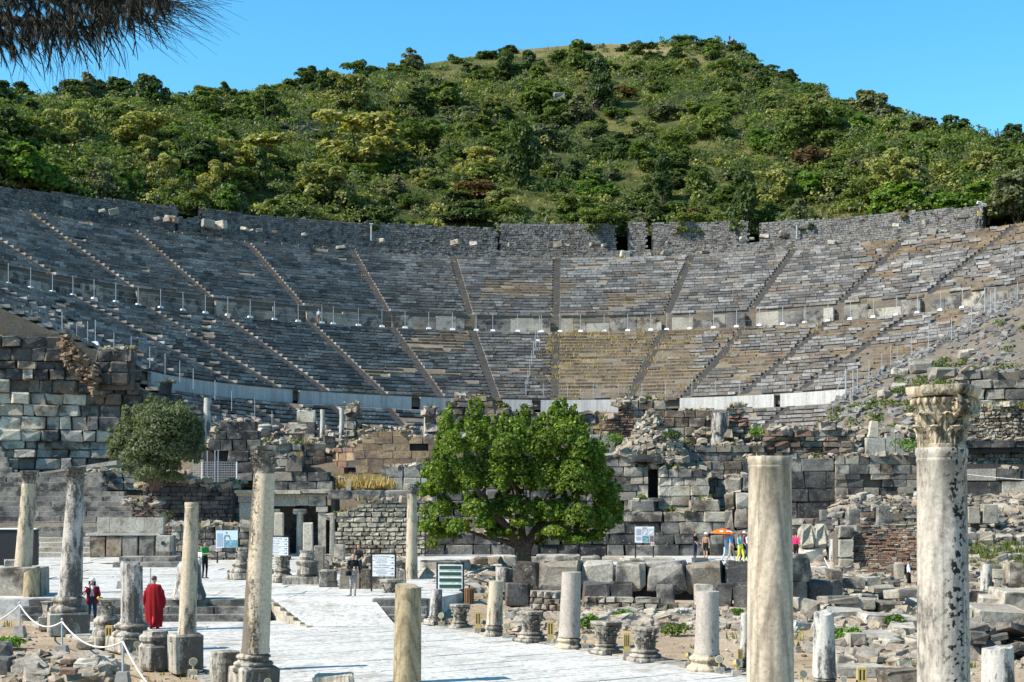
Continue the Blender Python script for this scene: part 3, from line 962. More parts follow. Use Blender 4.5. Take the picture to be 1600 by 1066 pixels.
# fence posts along the walkways
def post_mesh():
    mb = MB(); mb.tube([(0, 0, .2), (0, 0, 2.35)], .035, 6); a = mb.mesh('pole', 'galvanised')
    mb = MB()
    mb.loft([[(-.36, -.26, 0), (.36, -.26, 0), (.36, .26, 0), (-.36, .26, 0)], [(-.24, -.18, .36), (.24, -.18, .36), (.24, .18, .36), (-.24, .18, .36)]])
    return a, mb.mesh('footing', 'white_concrete')
PM, PF = post_mesh()
def fpost(p, label, group, foot=True, rz=0.0, s=1.0):
    t_ = thing('fence_post', label, 'fence post', p, group)
    t_.rotation_euler = (0, 0, rz)
    t_.scale = (s, s, s)
    o = link('pole', PM); o.parent = t_
    if foot:
        o = link('footing', PF); o.parent = t_
    return t_
pxs = [13, 48, 82, 114, 147, 181, 216, 251, 286, 321, 356, 391, 429, 466, 503, 521, 560, 597, 633, 670, 707, 744, 770, 809, 846, 875, 907, 944, 981, 1017, 1042, 1078, 1115, 1151, 1187, 1223,
       1258, 1294, 1329, 1365, 1401, 1434, 1470, 1504]
wp = []
for i, px in enumerate(pxs):
    th = th_at(px, 53.75, 18.7)
    wp.append(ring(53.75, th, 18.64))
    fpost(wp[-1], '%s post from the left in the fence along the upper walkway' % ordn(i), 'fence posts along the upper walkway', True, -th, .9)
lp = []
for i, px in enumerate([849, 887, 927, 966, 1003, 1040, 1081, 1118, 1155, 1190, 1227, 1248, 1279, 1310]):
    th = th_at(px, 32.9, 9.4)
    lp.append(ring(32.95, th, 9.3))
    fpost(lp[-1], '%s post from the left in the fence on top of the concrete wall' % ordn(i), 'fence posts on the concrete wall', True, -th, .78)
for i in range(8):
    u = i / 7
    r = 33.4 + u * 19.5
    th = th_at(822 + 21 * u, r, 9.5 + u * 9)
    fpost(ring(r, th, 9.45 + u * 9.0), '%s post from the bottom in the row climbing the stair beside the scrubby seats' % ordn(i), 'fence posts climbing the stair', True, -th, .9)
# thin wires of the fences
def wires(name, pts, label, hs_):
    mb = MB()
    for h_ in hs_:
        for a, b_ in zip(pts, pts[1:]):
            mb.tube([(a[0], a[1], a[2] + h_), (b_[0], b_[1], b_[2] + h_)], .008, 3)
    o = mb.build(name, 'galvanised')
    tag(o, label, 'fence wire')
wires('fence_wire', wp, 'thin wires strung between the posts of the upper walkway fence', (.8, 1.4, 2.0))
wires('fence_wire', lp, 'thin wires strung between the posts on the concrete wall', (.7, 1.2, 1.7))

# straw and weeds on the broken part of the seats and along the ledges
def tuft(mb, p, h, n, spread, mi=0, lean=.5):
    for _ in range(n):
        a = R.uniform(0, 6.283); rr = spread * math.sqrt(R.random())
        x, y = p[0] + rr * math.cos(a), p[1] + rr * math.sin(a)
        hh = h * R.uniform(.5, 1.2); w = .035 + .02 * hh
        dx, dy = R.uniform(-lean, lean) * hh, R.uniform(-lean, lean) * hh
        b_ = R.uniform(0, 6.283)
        cx_, cy_ = math.cos(b_) * w, math.sin(b_) * w
        mb.add([(x - cx_, y - cy_, p[2] - .05), (x + cx_, y + cy_, p[2] - .05), (x + dx, y + dy, p[2] + hh)], [(0, 1, 2)], mi)
mb = MB()
for _ in range(900):
    px = R.choice((R.gauss(880, 30), R.gauss(1010, 60), R.uniform(850, 1300)))
    u = R.random()
    r = 33 + 20 * u
    th = th_at(px, r, 9.4 + 9.1 * u)
    if th < TH1 - .02:
        tuft(mb, ring(r, th, 9.6 + 9.1 * u), R.uniform(.15, .45), 7, .5)
for _ in range(260):
    th = R.uniform(TH0, TH1); tuft(mb, ring(R.uniform(54.6, 55.2), th, 18.68), R.uniform(.1, .35), 5, .5)
for _ in range(330):
    th = R.uniform(math.radians(-50), TH1); tuft(mb, ring(R.uniform(75.0, 75.4), th, 30.75), R.uniform(.15, .4), 7, .6)
for s_ in STAIR:
    for _ in range(14):
        u = R.random(); tuft(mb, ring(56 + 19 * u, s_ + R.uniform(-.6, .6) / 65, 20.9 + 10 * u), R.uniform(.1, .35), 5, .4)
o = stuff(mb.build('dry_weeds', 'grass_dry')); tag(o, 'straw coloured dry weeds growing between the stone seats', 'dry grass')
# ------------------------------------------------------------------ the hill behind
RIDGE = [(-500, 150), (0, 160), (60, 158), (130, 157), (200, 152), (300, 158), (400, 150), (480, 136), (560, 122), (640, 104), (720, 91), (800, 79), (900, 70), (1000, 68), (1080, 64), (1130, 66), (1165, 90),
         (1210, 118), (1260, 145), (1350, 168), (1430, 188), (1500, 210), (1600, 252), (1750, 300), (2000, 350), (2400, 400)]
def ridge_y(px):
    return float(np.interp(px, [a for a, _ in RIDGE], [b_ for _, b_ in RIDGE]))
def wall_pt(px):
    pxc = max(-150, min(1750, px))
    th = th_at(pxc, 80.6, 33)
    th = max(math.radians(-75), min(math.radians(66), th))
    p = ring(80.6, th, 33.0)
    Y = p[1]
    yy = float(np.interp(px, [-60, 0, 275, 560, 777, 960, 1200, 1420, 1540, 1700], [296, 300, 334, 362, 370, 370, 366, 346, 338, 330]))
    return Y, H + (HY - yy) / F * Y
SL = 0.50
def hill_pt(px, v):
    """v 0 at the wall, 1 on the skyline, >1 beyond"""
    Yw, Zw = wall_pt(px)
    k = (HY - ridge_y(px) - 0) / F
    D = (SL * Yw - (Zw - H)) / (SL - k)
    D = max(Yw + 25, min(D, 420))
    Zr = H + k * D
    if v <= 1:
        Y = Yw + (D - Yw) * v
        z = Zw + (Zr - Zw) * v
        z += 1.6 * math.sin(math.pi * v) * mnoise.noise(Vector((px * .006, v * 4, 2.0))) * 1.5 + 2.2 * math.sin(math.pi * v)
    else:
        Y = D + (v - 1) * 160
        z = Zr - (v - 1) * 28 - (v - 1) ** 2 * 40
    return Vector(((px - 800) / F * Y, Y, z))
pxg = list(range(-520, 2430, 30)); vg = [i / 26 for i in range(27)] + [1.06, 1.2, 1.5, 2.0, 3.0]
mb = MB()
V = [hill_pt(px, v) for v in vg for px in pxg]
n = len(pxg)
mb.addq(V, [(j * n + i, j * n + i + 1, (j + 1) * n + i + 1, (j + 1) * n + i) for j in range(len(vg) - 1) for i in range(n - 1)])
structure(mb.build('hill', 'hill_ground', smooth=True))

def leaves(mb, cens, nl, size, mi=0, aspect=1.7, up=0.35, ushell=0.55):
    """leaf-sized faces over the outer part of a set of lobes (centre, radii)"""
    w = np.array([a[1][0] * a[1][1] + a[1][0] * a[1][2] for a in cens]); w = w / w.sum()
    idx = NP.choice(len(cens), nl, p=w)
    d = NP.normal(size=(nl, 3)); d /= np.linalg.norm(d, axis=1, keepdims=True)
    d[:, 2] = np.where(d[:, 2] < -.35, -d[:, 2], d[:, 2])
    rr = ushell + (1.06 - ushell) * NP.random(nl) ** 0.6
    cc = np.array([a[0] for a in cens])[idx]; ra = np.array([a[1] for a in cens])[idx]
    p = cc + d * ra * rr[:, None]
    # leaf axes: roughly facing out, drooping, with scatter
    nrm = d + NP.normal(size=(nl, 3)) * .75; nrm[:, 2] += up
    nrm /= np.linalg.norm(nrm, axis=1, keepdims=True)
    t1 = np.cross(nrm, NP.normal(size=(nl, 3))); t1 /= np.linalg.norm(t1, axis=1, keepdims=True) + 1e-9
    t2 = np.cross(nrm, t1)
    s = size * NP.uniform(.55, 1.35, (nl, 1))
    a = t1 * s * aspect / 2; b_ = t2 * s / 2
    q = np.stack([p - a, p - a * .1 + b_, p + a, p - a * .1 - b_], 1).reshape(-1, 3)
    mb.addq(q, np.arange(nl * 4).reshape(-1, 4), mi)

def bush_mesh(mat, kind, seed):
    """unit shrub about 1 wide and 1 high at its foot's origin"""
    rs = random.Random(seed)
    mb = MB()
    lobes = []
    if kind == 'dome':
        for sx, sy, sh in [(rs.uniform(-.26, .26), rs.uniform(-.26, .26), rs.uniform(.25, .75)) for _ in range(4)]:
            lobes.append(((sx, sy, sh * .5), (.2, .2, sh * .45)))
            for _ in range(11):
                a = rs.uniform(0, 6.283); e = rs.uniform(-.2, 1.5); rr = rs.uniform(.14, .27)
                lobes.append(((sx + math.cos(a) * math.cos(e) * rr, sy + math.sin(a) * math.cos(e) * rr, sh * .5 + math.sin(e) * sh * .62), (rs.uniform(.05, .13), rs.uniform(.05, .13), rs.uniform(.05, .11))))
    elif kind == 'loose':
        for _ in range(24):
            a = rs.uniform(0, 6.283); rr = rs.uniform(.05, .44)
            z = rs.uniform(.16, .9) * (1 - .35 * rr)
            lobes.append(((math.cos(a) * rr, math.sin(a) * rr, z), (rs.uniform(.10, .18), rs.uniform(.10, .18), rs.uniform(.09, .15))))
    elif kind == 'low':
        for _ in range(16):
            a = rs.uniform(0, 6.283); rr = rs.uniform(.0, .42)
            lobes.append(((math.cos(a) * rr, math.sin(a) * rr, .18 + .22 * (1 - rr) * rs.random() * 2), (rs.uniform(.14, .2), rs.uniform(.14, .2), rs.uniform(.12, .2))))
    elif kind == 'tall':
        for _ in range(24):
            a = rs.uniform(0, 6.283); z = rs.uniform(.15, .95); rr = rs.uniform(.0, .34) * math.sin(math.pi * min(1, z * .85 + .12))
            lobes.append(((math.cos(a) * rr, math.sin(a) * rr, z), (rs.uniform(.11, .18), rs.uniform(.11, .18), rs.uniform(.1, .17))))
    nl = {'dome': 5200, 'loose': 4000, 'low': 3000, 'tall': 4600}[kind]
    leaves(mb, lobes, nl, {'dome': .044, 'loose': .042, 'low': .048, 'tall': .044}[kind], 0, 1.5)
    for _ in range(5 if kind != 'low' else 3):
        a = rs.uniform(0, 6.283); rr = rs.uniform(.1, .3)
        mb.tube([(0, 0, -.15), (math.cos(a) * rr * .5, math.sin(a) * rr * .5, .25), (math.cos(a) * rr, math.sin(a) * rr, .62)], [.022, .016, .006], 4, 1)
    return mb.mesh('shrub', [mat, 'stem'])
BK = [  # material, form, size words used in the label
    ('leaf_dark', 'dome', 'dense dark green rounded shrub'), ('leaf_mid', 'dome', 'mid green rounded shrub'), ('leaf_yellow', 'loose', 'loose yellow-green flowering shrub'),
    ('leaf_olive', 'dome', 'pale grey-green shrub'), ('leaf_bright', 'dome', 'bright fresh green shrub'), ('leaf_rust', 'low', 'low rusty brown shrub'),
    ('leaf_dark', 'tall', 'tall dark green tree'), ('leaf_mid', 'low', 'low spreading green shrub'), ('leaf_mid', 'loose', 'loose open green shrub')]
BM = {}
for i, (mt, fm, _) in enumerate(BK):
    BM[i] = [bush_mesh(mt, fm, 100 * i + s_) for s_ in range(3)]
CORE_ = {}
# hand-placed ones that stand out: px, foot py, width px, height px, kind
HAND = [(1402, 336, 85, 62, 4), (1510, 330, 95, 50, 4), (1262, 310, 66, 52, 4), (1264, 262, 62, 44, 5), (1432, 283, 62, 42, 3), (1085, 345, 44, 30, 5), (755, 318, 80, 50, 5), (790, 133, 44, 44, 6),
        (846, 172, 78, 52, 1), (485, 128, 56, 34, 0), (203, 148, 66, 36, 0), (168, 190, 52, 50, 1), (565, 262, 130, 80, 2), (408, 262, 96, 60, 2), (160, 305, 52, 60, 3), (205, 302, 44, 44, 4),
        (257, 300, 48, 56, 2), (340, 305, 50, 50, 2), (120, 230, 70, 60, 2), (220, 232, 96, 52, 2), (1102, 78, 42, 28, 0), (1058, 96, 36, 30, 0), (762, 92, 40, 22, 0), (793, 84, 34, 20, 0), (903, 78, 44, 20, 0),
        (968, 80, 22, 14, 0), (1011, 76, 34, 16, 0), (632, 110, 20, 18, 0), (1232, 132, 40, 26, 0), (1338, 330, 60, 52, 8), (1250, 346, 46, 42, 3), (1120, 345, 34, 28, 7), (10, 210, 60, 60, 0), (20, 160, 60, 36, 0),
        (362, 328, 52, 46, 4), (455, 336, 50, 40, 1), (585, 346, 60, 44, 0), (690, 345, 60, 30, 3), (910, 346, 60, 44, 8), (990, 346, 56, 30, 3), (1310, 175, 60, 34, 0), (1390, 182, 44, 24, 0), (1440, 208, 70, 34, 3)]
bushes = []
for (px, py, w, h, k) in HAND:
    Yw, Zw = wall_pt(px)
    # depth where the slope crosses this photo row
    a, b_ = 0.0, 1.0
    for _ in range(30):
        m_ = (a + b_) / 2
        if pix(hill_pt(px, m_))[1] > py:
            a = m_
        else:
            b_ = m_
    bushes.append((px, a, w, h, k))
tries = 0
occ = [(b[0], pix(hill_pt(b[0], b[1]))[1] - b[3] * .4, b[2]) for b in bushes]
rb = random.Random(77)
while len(bushes) < 298 and tries < 20000:
    tries += 1
    px = rb.uniform(-40, 1640)
    v = rb.random() ** 1.15
    p = hill_pt(px, v)
    py = pix(p)[1]
    if 650 < px < 1020 and py < ridge_y(px) + 30 and rb.random() < .93:
        continue
    if 390 < px < 500 and 196 < py < 262:
        continue
    d = p.y
    sz = rb.choice((3.2, 4.2, 5.0, 6.2, 7.5)) * (1.0 if v < .85 else .8)
    w = sz / d * F
    h = w * rb.uniform(.58, .9)
    cy = py - h * .4
    mn = min(((px - a) ** 2 + ((cy - b_) * 1.5) ** 2) ** .5 / ((w + c) * .5) for a, b_, c in occ)
    if mn < .52:
        continue
    g = mnoise.noise(Vector((px * .004, py * .01, 9.0))) + (0.25 if px < 650 else -.15)
    wts = [5, 4, 1 + 6 * max(0, g), 2.0, .8, .25, .7, 2.5, 2.0]
    if v > .7:
        wts[2] *= .15; wts[4] *= .4; wts[0] *= 1.5; wts[6] = 0
    k = rb.choices(range(9), wts)[0]
    if k == 6:
        h = w * 1.15; w *= .8
    if k in (7, 5):
        h *= .62
    bushes.append((px, v, w, h, k))
    occ.append((px, cy, w))
BAND = ['just above the top wall', 'low on the hillside', 'half-way up the hillside', 'high on the hillside', 'on the skyline']
def band_of(v, px):
    return 4 if v > .93 else 3 if v > .6 else 2 if v > .32 else 1 if v > .12 else 0
cells = {}
for b in bushes:
    cells.setdefault((band_of(b[1], b[0]), b[4]), []).append(b)
for (bd, k), lst in cells.items():
    lst.sort(key=lambda b: b[0])
    for i, (px, v, w, h, _) in enumerate(lst):
        p = hill_pt(px, v)
        nm = 'hill_tree' if k == 6 else 'hill_shrub'
        o = link(nm, BM[k][rb.randrange(3)])
        sw_ = w * p.y / F * 1.22; sh_ = h * p.y / F * 1.15
        o.location = (p.x, p.y, p.z - .35 - .10 * sh_)
        o.scale = (sw_ * 1.05, sw_ * rb.uniform(.95, 1.2), sh_ * 1.12)
        o.rotation_euler = (0, 0, rb.uniform(0, 6.28))
        tag(o, '%s, %s such from the left, %s' % (BK[k][2], ordn(i), BAND[bd]), 'tree' if k == 6 else 'shrub', 'shrubs and trees on the hill')

# undergrowth nobody could count, and long grass
mb = MB()
for _ in range(3100):
    px = rb.uniform(-40, 1640); v = rb.random()
    p = hill_pt(px, v)
    if 650 < px < 1020 and v > .80 and rb.random() < .9:
        continue
    g = mnoise.noise(Vector((px * .008, v * 5, 3.0)))
    s = rb.uniform(.8, 2.3) * (1 if v < .85 else .7)
    mi = rb.choices((0, 1, 2, 3), (4, 4, 1 + 3 * max(0, g), 2))[0]
    lob = [((p.x + rb.uniform(-s, s), p.y + rb.uniform(-s, s), p.z + rb.uniform(.0, .7) * s), (s * .6, s * .6, s * .5)) for _ in range(4)]
    leaves(mb, lob, 95, .28, mi, 1.5)
o = stuff(mb.build('undergrowth', ['leaf_dark', 'leaf_mid', 'leaf_yellow', 'leaf_olive'])); tag(o, 'low tangled undergrowth filling the gaps between the hillside shrubs', 'undergrowth')
mb = MB()
for _ in range(5200):
    px = rb.uniform(-40, 1640); v = rb.random()
    if v > .9 and not (650 < px < 1020) and rb.random() < .7:
        continue
    p = hill_pt(px, v)
    tuft(mb, p, rb.uniform(.4, 1.0), 7, .9, 0, .35)
o = stuff(mb.build('hill_grass', 'grass_hill')); tag(o, 'long yellowing grass on the open patches of the hillside', 'grass')

# rocks of the hill: summit outcrop, cliff, pale block among shrubs
def crag(name, label, px0, px1, py0, py1, v, dep, mat, n=60):
    mb = MB()
    a = hill_pt((px0 + px1) / 2, v)
    Y = a.y
    for _ in range(n):
        px = R.uniform(px0, px1); py = py1 + (py0 - py1) * R.random() * (1 - .5 * abs(2 * (px - px0) / (px1 - px0) - 1) ** 2)
        q = P(px, py, Y + R.uniform(0, dep))
        s = (px1 - px0) / F * Y * R.uniform(.12, .26)
        mb.rock(q, (s * 1.4, s * 1.3, s * .75), R.uniform(0, 3), .25)
    o = mb.build(name, mat, origin=(a.x, a.y, a.z))
    return tag(o, label, 'rock')
crag('rock_outcrop', 'blunt grey rock outcrop crowning the right end of the hilltop', 1128, 1164, 64, 96, .97, 8, 'rubble_dark', 70)
crag('rock_outcrop', 'smaller grey rock ledge just below the summit outcrop on its right', 1182, 1216, 106, 126, .97, 5, 'rubble_dark', 40)
crag('cliff', 'dark brown rock face under the grass shelf half-way up the left slope', 392, 500, 196, 234, .52, 5, 'rubble_dark', 110)
crag('rock_outcrop', 'pale boulders lying near the bare hilltop, left of the summit shrubs', 885, 925, 80, 92, .93, 5, 'rubble_stone', 26)
vb = min((abs(pix(hill_pt(872, v_ / 50))[1] - 170), v_ / 50) for v_ in range(51))[1]
a = hill_pt(872, vb)
mb = MB(); mb.stone((a.x, a.y - 2.5, a.z + 1.6), (2.2, 1.6, 1.4), .2, .15, .12)
tag(mb.build('boulder', 'slab_pale', origin=a), 'pale squared boulder among the dark shrubs half-way up the hill', 'boulder')
# ------------------------------------------------------------------ ruins of the stage building and side walls
TOPS = []
def bwall(name, label, A, B, bot, top, ch, bw, mat, depth=.7, core='mortar', rag=.2, holes=(), bev=.06, j=.035, yj=.06, cat='wall', pname='block', corelow=.25, gap=.03, tj=.012, cmax=300, back=None, group=None):
    a = P(A[0], 0, A[1]); b_ = P(B[0], 0, B[1])
    ax, ay, dx, dy = a.x, a.y, b_.x - a.x, b_.y - a.y
    L = math.hypot(dx, dy)
    rz = math.atan2(dy, dx)
    nx, ny = -dy / L, dx / L                         # away from the camera
    def u_of(px):
        k = (px - 800) / F
        return (k * ay - ax) / (dx - k * dy)
    def prof(pts):
        uu, zz = [], []
        for px, py in pts:
            u = u_of(px); Y = ay + u * dy
            uu.append(u); zz.append(H + (HY - py) / F * Y)
        return lambda u: float(np.interp(u, uu, zz))
    zt = prof(top)
    zb = prof(bot) if isinstance(bot, list) else (lambda u, z_=bot: z_)
    zmin = min(zb(i / 60) for i in range(61)); zmax = max(zt(i / 60) for i in range(61))
    t_ = thing(name, label, cat, (ax + dx / 2, ay + dy / 2, zmin), group)
    # core
    n = max(3, int(L / .8)); V = []; Fc = []
    r0, r1 = depth * .45, depth * .45 + (back or depth)
    for i in range(n + 1):
        u = i / n
        zz = max(zb(u) + .02, min(zt(max(0, u - .5 / n)), zt(u), zt(min(1, u + .5 / n))) - corelow)
        x, y = ax + dx * u, ay + dy * u
        for (rr, z) in ((r0, zb(u) - .4), (r0, zz), (r1, zz), (r1, zb(u) - .4)):
            V.append((x + nx * rr, y + ny * rr, z))
    for i in range(n):
        Fc += [(4 * i + c, 4 * i + c + 1, 4 * i + c + 5, 4 * i + c + 4) for c in range(3)]
    Fc += [(0, 1, 2, 3), (4 * n, 4 * n + 1, 4 * n + 2, 4 * n + 3)]
    mb = MB(); mb.add(V, Fc); mb.build('core', core, t_)
    bev *= .8; j *= 1.25; gap *= .8; rag *= 1.4; tj = max(tj, .016)
    out = []
    z = zmin
    while z < zmax:
        hh = ch * R.choice((R.uniform(.7, .9), R.uniform(.9, 1.1), R.uniform(.95, 1.1), R.uniform(1.1, 1.35)))
        s = -R.uniform(0, bw[0] * .6)
        while s < L:
            w = R.uniform(*bw)
            s0, s1 = max(0, s), min(L, s + w)
            s += w
            if s1 - s0 < bw[0] * .35:
                continue
            if R.random() < .012:
                continue
            u = (s0 + s1) / 2 / L
            zc = z + hh / 2
            if z + hh * .55 > zt(u) + R.uniform(-rag, rag * .3) or z + hh < zb(u) + .1:
                continue
            x, y = ax + dx * u, ay + dy * u
            px, py = pix((x, y, zc))
            if any(h[0] < px < h[2] and h[1] < py < h[3] for h in holes):
                continue
            mm = mat(px, py) if callable(mat) else (R.choice(mat) if isinstance(mat, (list, tuple)) else mat)
            off = depth / 2 + R.uniform(-yj, yj)
            if z + hh * 1.7 > zt(u):
                TOPS.append((x + nx * depth / 2, y + ny * depth / 2, z + hh, depth))
            out.append(((s1 - s0) * hh, (x + nx * off, y + ny * off, zc), (s1 - s0 - gap, depth, hh - gap), mm))
        z += hh
    out.sort(key=lambda o: -o[0])
    for o in out[:cmax]:
        piece(pname, t_, o[1], o[2], rz + R.uniform(-tj, tj), o[3], bev, j, (R.uniform(-tj, tj), R.uniform(-tj, tj)))
    rest = out[cmax:]
    if rest:
        mts = sorted({o[3] for o in rest})
        mb = MB()
        for o in rest:
            mb.stone(o[1], o[2], rz, bev * .5, j * .5, mts.index(o[3]))
        stuff(mb.build(pname + 's', mts, t_))
    return t_
def heap(name, label, cat, pts, mat, n, smin, smax, j=.25, flat=.7, origin=None, kind=None, parent=None):
    """pts: function giving a random 3D point"""
    mb = MB()
    first = None
    for _ in range(n):
        p = pts()
        first = first or p
        s = smin + (smax - smin) * R.random() ** 2
        if R.random() < .8:
            mb.stone((p[0], p[1], p[2]), (s * R.uniform(.9, 1.9), s, s * flat * R.uniform(.5, 1.1)), R.uniform(0, 3), s * .06, s * .10, 0, (R.uniform(-.35, .35), R.uniform(-.35, .35)))
        else:
            mb.rock(p, (s * 1.3, s * 1.1, s * flat), R.uniform(0, 3), j)
    if parent is not None:
        return stuff(mb.build(name, mat, parent))
    o = mb.build(name, mat, origin=origin or first)
    tag(o, label, cat)
    return stuff(o)

# left-hand side wall: pale marble below, dark rough courses above
def m_left(px, py):
    if py > 585 and px < 45: return R.choice(('marble_pale', 'marble_pale', 'stone_cream'))
    if 612 < py < 672 and px < 128: return R.choice(('marble_pale', 'marble_pale', 'slab_pale'))
    if py > 672: return R.choice(('stone_mix', 'marble_pale', 'stone_grey', 'slab_pale', 'slab_pale'))
    if py > 640: return R.choice(('stone_mix', 'stone_grey'))
    return R.choice(('stone_rough_dark', 'stone_rough_dark', 'stone_brown', 'stone_dark'))
bwall('side_wall', 'massive left side wall of the theatre, pale marble below and rough dark blocks above', (-95, 98), (322, 102), 5.5,
      [(-95, 512), (0, 513), (28, 504), (93, 506), (96, 528), (104, 548), (128, 562), (148, 572), (150, 548), (204, 549), (206, 580), (222, 592), (252, 598), (284, 604), (288, 634), (316, 650), (322, 690)],
      .74, (.7, 1.7), m_left, 1.0, 'mortar', .6, bev=.09, j=.07, yj=.26, back=2.5, corelow=.7, tj=.03)
heap('earth_rubble', 'ochre earth and rubble core showing between the broken ends of the left side wall', 'rubble', lambda: (lambda f, g: P(100 + 52 * f + R.uniform(-4, 4), 532 + 55 * f + g * 40 - 8, 99.0 + R.uniform(-.1, .9)))(R.random(), R.random() ** 1.5), 'rubble_brick', 420, .15, .5)
bwall('pier_wall', 'short dark stone wall end crowning the left side wall above the olive tree', (152, 99.5), (206, 99.7), [(152, 600), (206, 600)], [(152, 547), (206, 549)], .85, (.9, 1.4), 'stone_rough_dark', 1.2, 'mortar', .1, bev=.14, j=.07, cmax=40)
# broad steps going up to it
big = thing('stone_stairway', 'broad grey stone stairway climbing to the left side wall', 'stairs', (-30, 92, 1.6))
NS = 13
for i in range(NS):
    y = 89.2 + i * .42; z1 = 1.75 + (i + 1) * .318
    x1 = P(212 - (0 if i < 5 else 6 * (i - 5)), 0, y).x if i < 9 else P(160 + (i % 2) * 6, 0, y).x
    course(big, 'step', P(-120, 0, y).x, x1, y, z1 - .42, z1, .6, (2.0, 4.5), 'stone_grey', .03, .012, .012)
for i in range(7):            # steep inner steps at the far left
    y = 96 + i * .3; z1 = 5.9 + .36 * (i + 1)
    course(big, 'step', P(-140, 0, y).x, P(24 - i * 4, 0, y).x, y - .6, z1 - .4, z1, .5, (1.5, 3), 'stone_grey', .03, .012, .012)
low = thing('stone_steps', 'three long low steps at the foot of the broad stairway, beside the black screen', 'steps', (-28, 86, .6))
for i in range(4):
    y = 83.6 + i * .8
    course(low, 'step', P(-90, 0, y).x, P(158 - i * 4, 0, y).x, y, .4 + i * .27, .72 + (i + 1) * .27, 1.0, (1.8, 3.6), 'slab_pale', .04, .02, .03)
# landing between the low steps and the stairway
mb = MB(); mb.box((P(20, 0, 88).x - 1.5, 88.0, 1.6), (18.5, 3.6, .24)); mb.build('landing', 'paving_worn', low)
# sloping marble balustrade beam
mb = MB(); a, b_ = P(62, 741, 95.5), P(182, 724, 95.8)
mb.loft([[(a.x, a.y, a.z), (a.x, a.y + .6, a.z), (a.x, a.y + .6, a.z + .12), (a.x, a.y, a.z + .12)], [(b_.x, b_.y, b_.z - .1), (b_.x, b_.y + .6, b_.z - .1), (b_.x, b_.y + .6, b_.z + .2), (b_.x, b_.y, b_.z + .2)]])
tag(mb.build('marble_beam', 'slab_pale', origin=a), 'long sloping marble beam at the top of the broad stairway', 'stone beam')
bwall('low_wall', 'low cream block wall beside the top of the broad stairway, under the olive tree', (140, 95), (232, 95.5), [(140, 762), (232, 766)], [(140, 740), (182, 728), (232, 728)], .5, (.8, 1.6), ['stone_cream', 'stone_mix', 'slab_pale'], .6, 'mortar', .1)
bwall('low_wall', 'brown block wall behind the mesh fence and the olive tree', (228, 93), (322, 93.5), 3.5, [(228, 738), (290, 742), (322, 746)], .5, (.7, 1.4), ['stone_brown', 'stone_mix', 'stone_grey'], .6, 'mortar', .1)
bwall('retaining_wall', 'purplish brown rubble retaining wall below the olive tree', (222, 86), (364, 86), [(222, 862), (364, 862)], [(222, 765), (236, 755), (270, 752), (362, 757), (364, 760)], .27, (.3, .75), 'stone_mauve', .5, 'mortar', .12, bev=.12, j=.07, yj=.04, pname='stone')
bwall('retaining_wall', 'broken red brick wall end stepping down beside the broad stairway', (204, 84), (270, 84), [(204, 842), (270, 850)], [(204, 786), (222, 780), (240, 802), (262, 808), (270, 826)], .16, (.3, .6), ['brick_red', 'stone_mauve'], .5, 'mortar', .15, bev=.1, j=.06, pname='brick')
bwall('stone_wall', 'low cream and grey stone wall behind the pale blue information board', (268, 80), (392, 80), .5, [(268, 818), (392, 817)], .36, (.35, .8), lambda px, py: R.choice(('stone_cream', 'stone_grey', 'stone_mix')) if py < 850 else R.choice(('slab_pale', 'stone_grey')), .5, 'mortar_dark', .06, bev=.1, j=.05, yj=.04, pname='stone')
mb = MB(); p = P(330, 816, 80.2); mb.stone((p.x, p.y, p.z + .04), (4.7, .7, .14), 0, .03, .02)
# pedestal wall with a marble panel
ped = thing('pedestal_wall', 'broad dark pedestal with a pale veined marble panel on top, beside the stairs', 'wall', P(200, 868, 76))
for i, (a, b_) in enumerate(((152, 172), (172, 226), (226, 256))):
    p0, p1 = P(a, 833, 76), P(b_, 809, 76)
    piece('marble_panel', ped, ((p0.x + p1.x) / 2, 76.2, (p0.z + p1.z) / 2), (p1.x - p0.x - .02, .5, p1.z - p0.z), 0, 'slab_pale', .02, .008)
p0, p1 = P(140, 868, 75.8), P(268, 835, 75.8)
for i in range(5):
    w = (p1.x - p0.x) / 5
    piece('stone', ped, (p0.x + w * (i + .5), 76.3, (p0.z + p1.z) / 2 - .1), (w - .03, 1.2, p1.z - p0.z), 0, R.choice(('stone_brown', 'stone_grey')), .05, .03)
piece('cornice', ped, ((p0.x + p1.x) / 2 - .3, 76.2, p1.z + .0), (4.1, 1.1, .12), 0, 'slab_pale', .03, .01)
p = P(256, 862, 74.8)
piece('spout_block', ped, (p.x, 75.0, p.z + .42), (.75, .7, .85), 0, 'slab_pale', .04, .02)
mb = MB(); mb.lathe([(.11, 0), (.11, .02)], (0, 0, 0), 10)
hole = mb.build('spout_hole_shade', 'ink', ped); hole.location = Vector((p.x, 74.63, p.z + .45)) - ORG[ped.name]; hole.rotation_euler = (math.radians(90), 0, 0)  # flat black disc, the shade inside the hole put into its colour
for o_ in [hole]:
    o_.data.transform(Matrix.Translation(ORG[ped.name]))
kerb = thing('stone_steps', 'two low grey kerb steps in front of the pedestal with the spout hole', 'steps', P(230, 885, 73))
for i, (a, b_) in enumerate(((176, 280), (186, 278))):
    course(kerb, 'step', P(a, 0, 72 + i).x, P(b_, 0, 72 + i).x, 72.0 + i * .9, .5, .72 + .25 * (i + 1), 1.1, (1.2, 2.6), 'stone_grey', .04, .025)

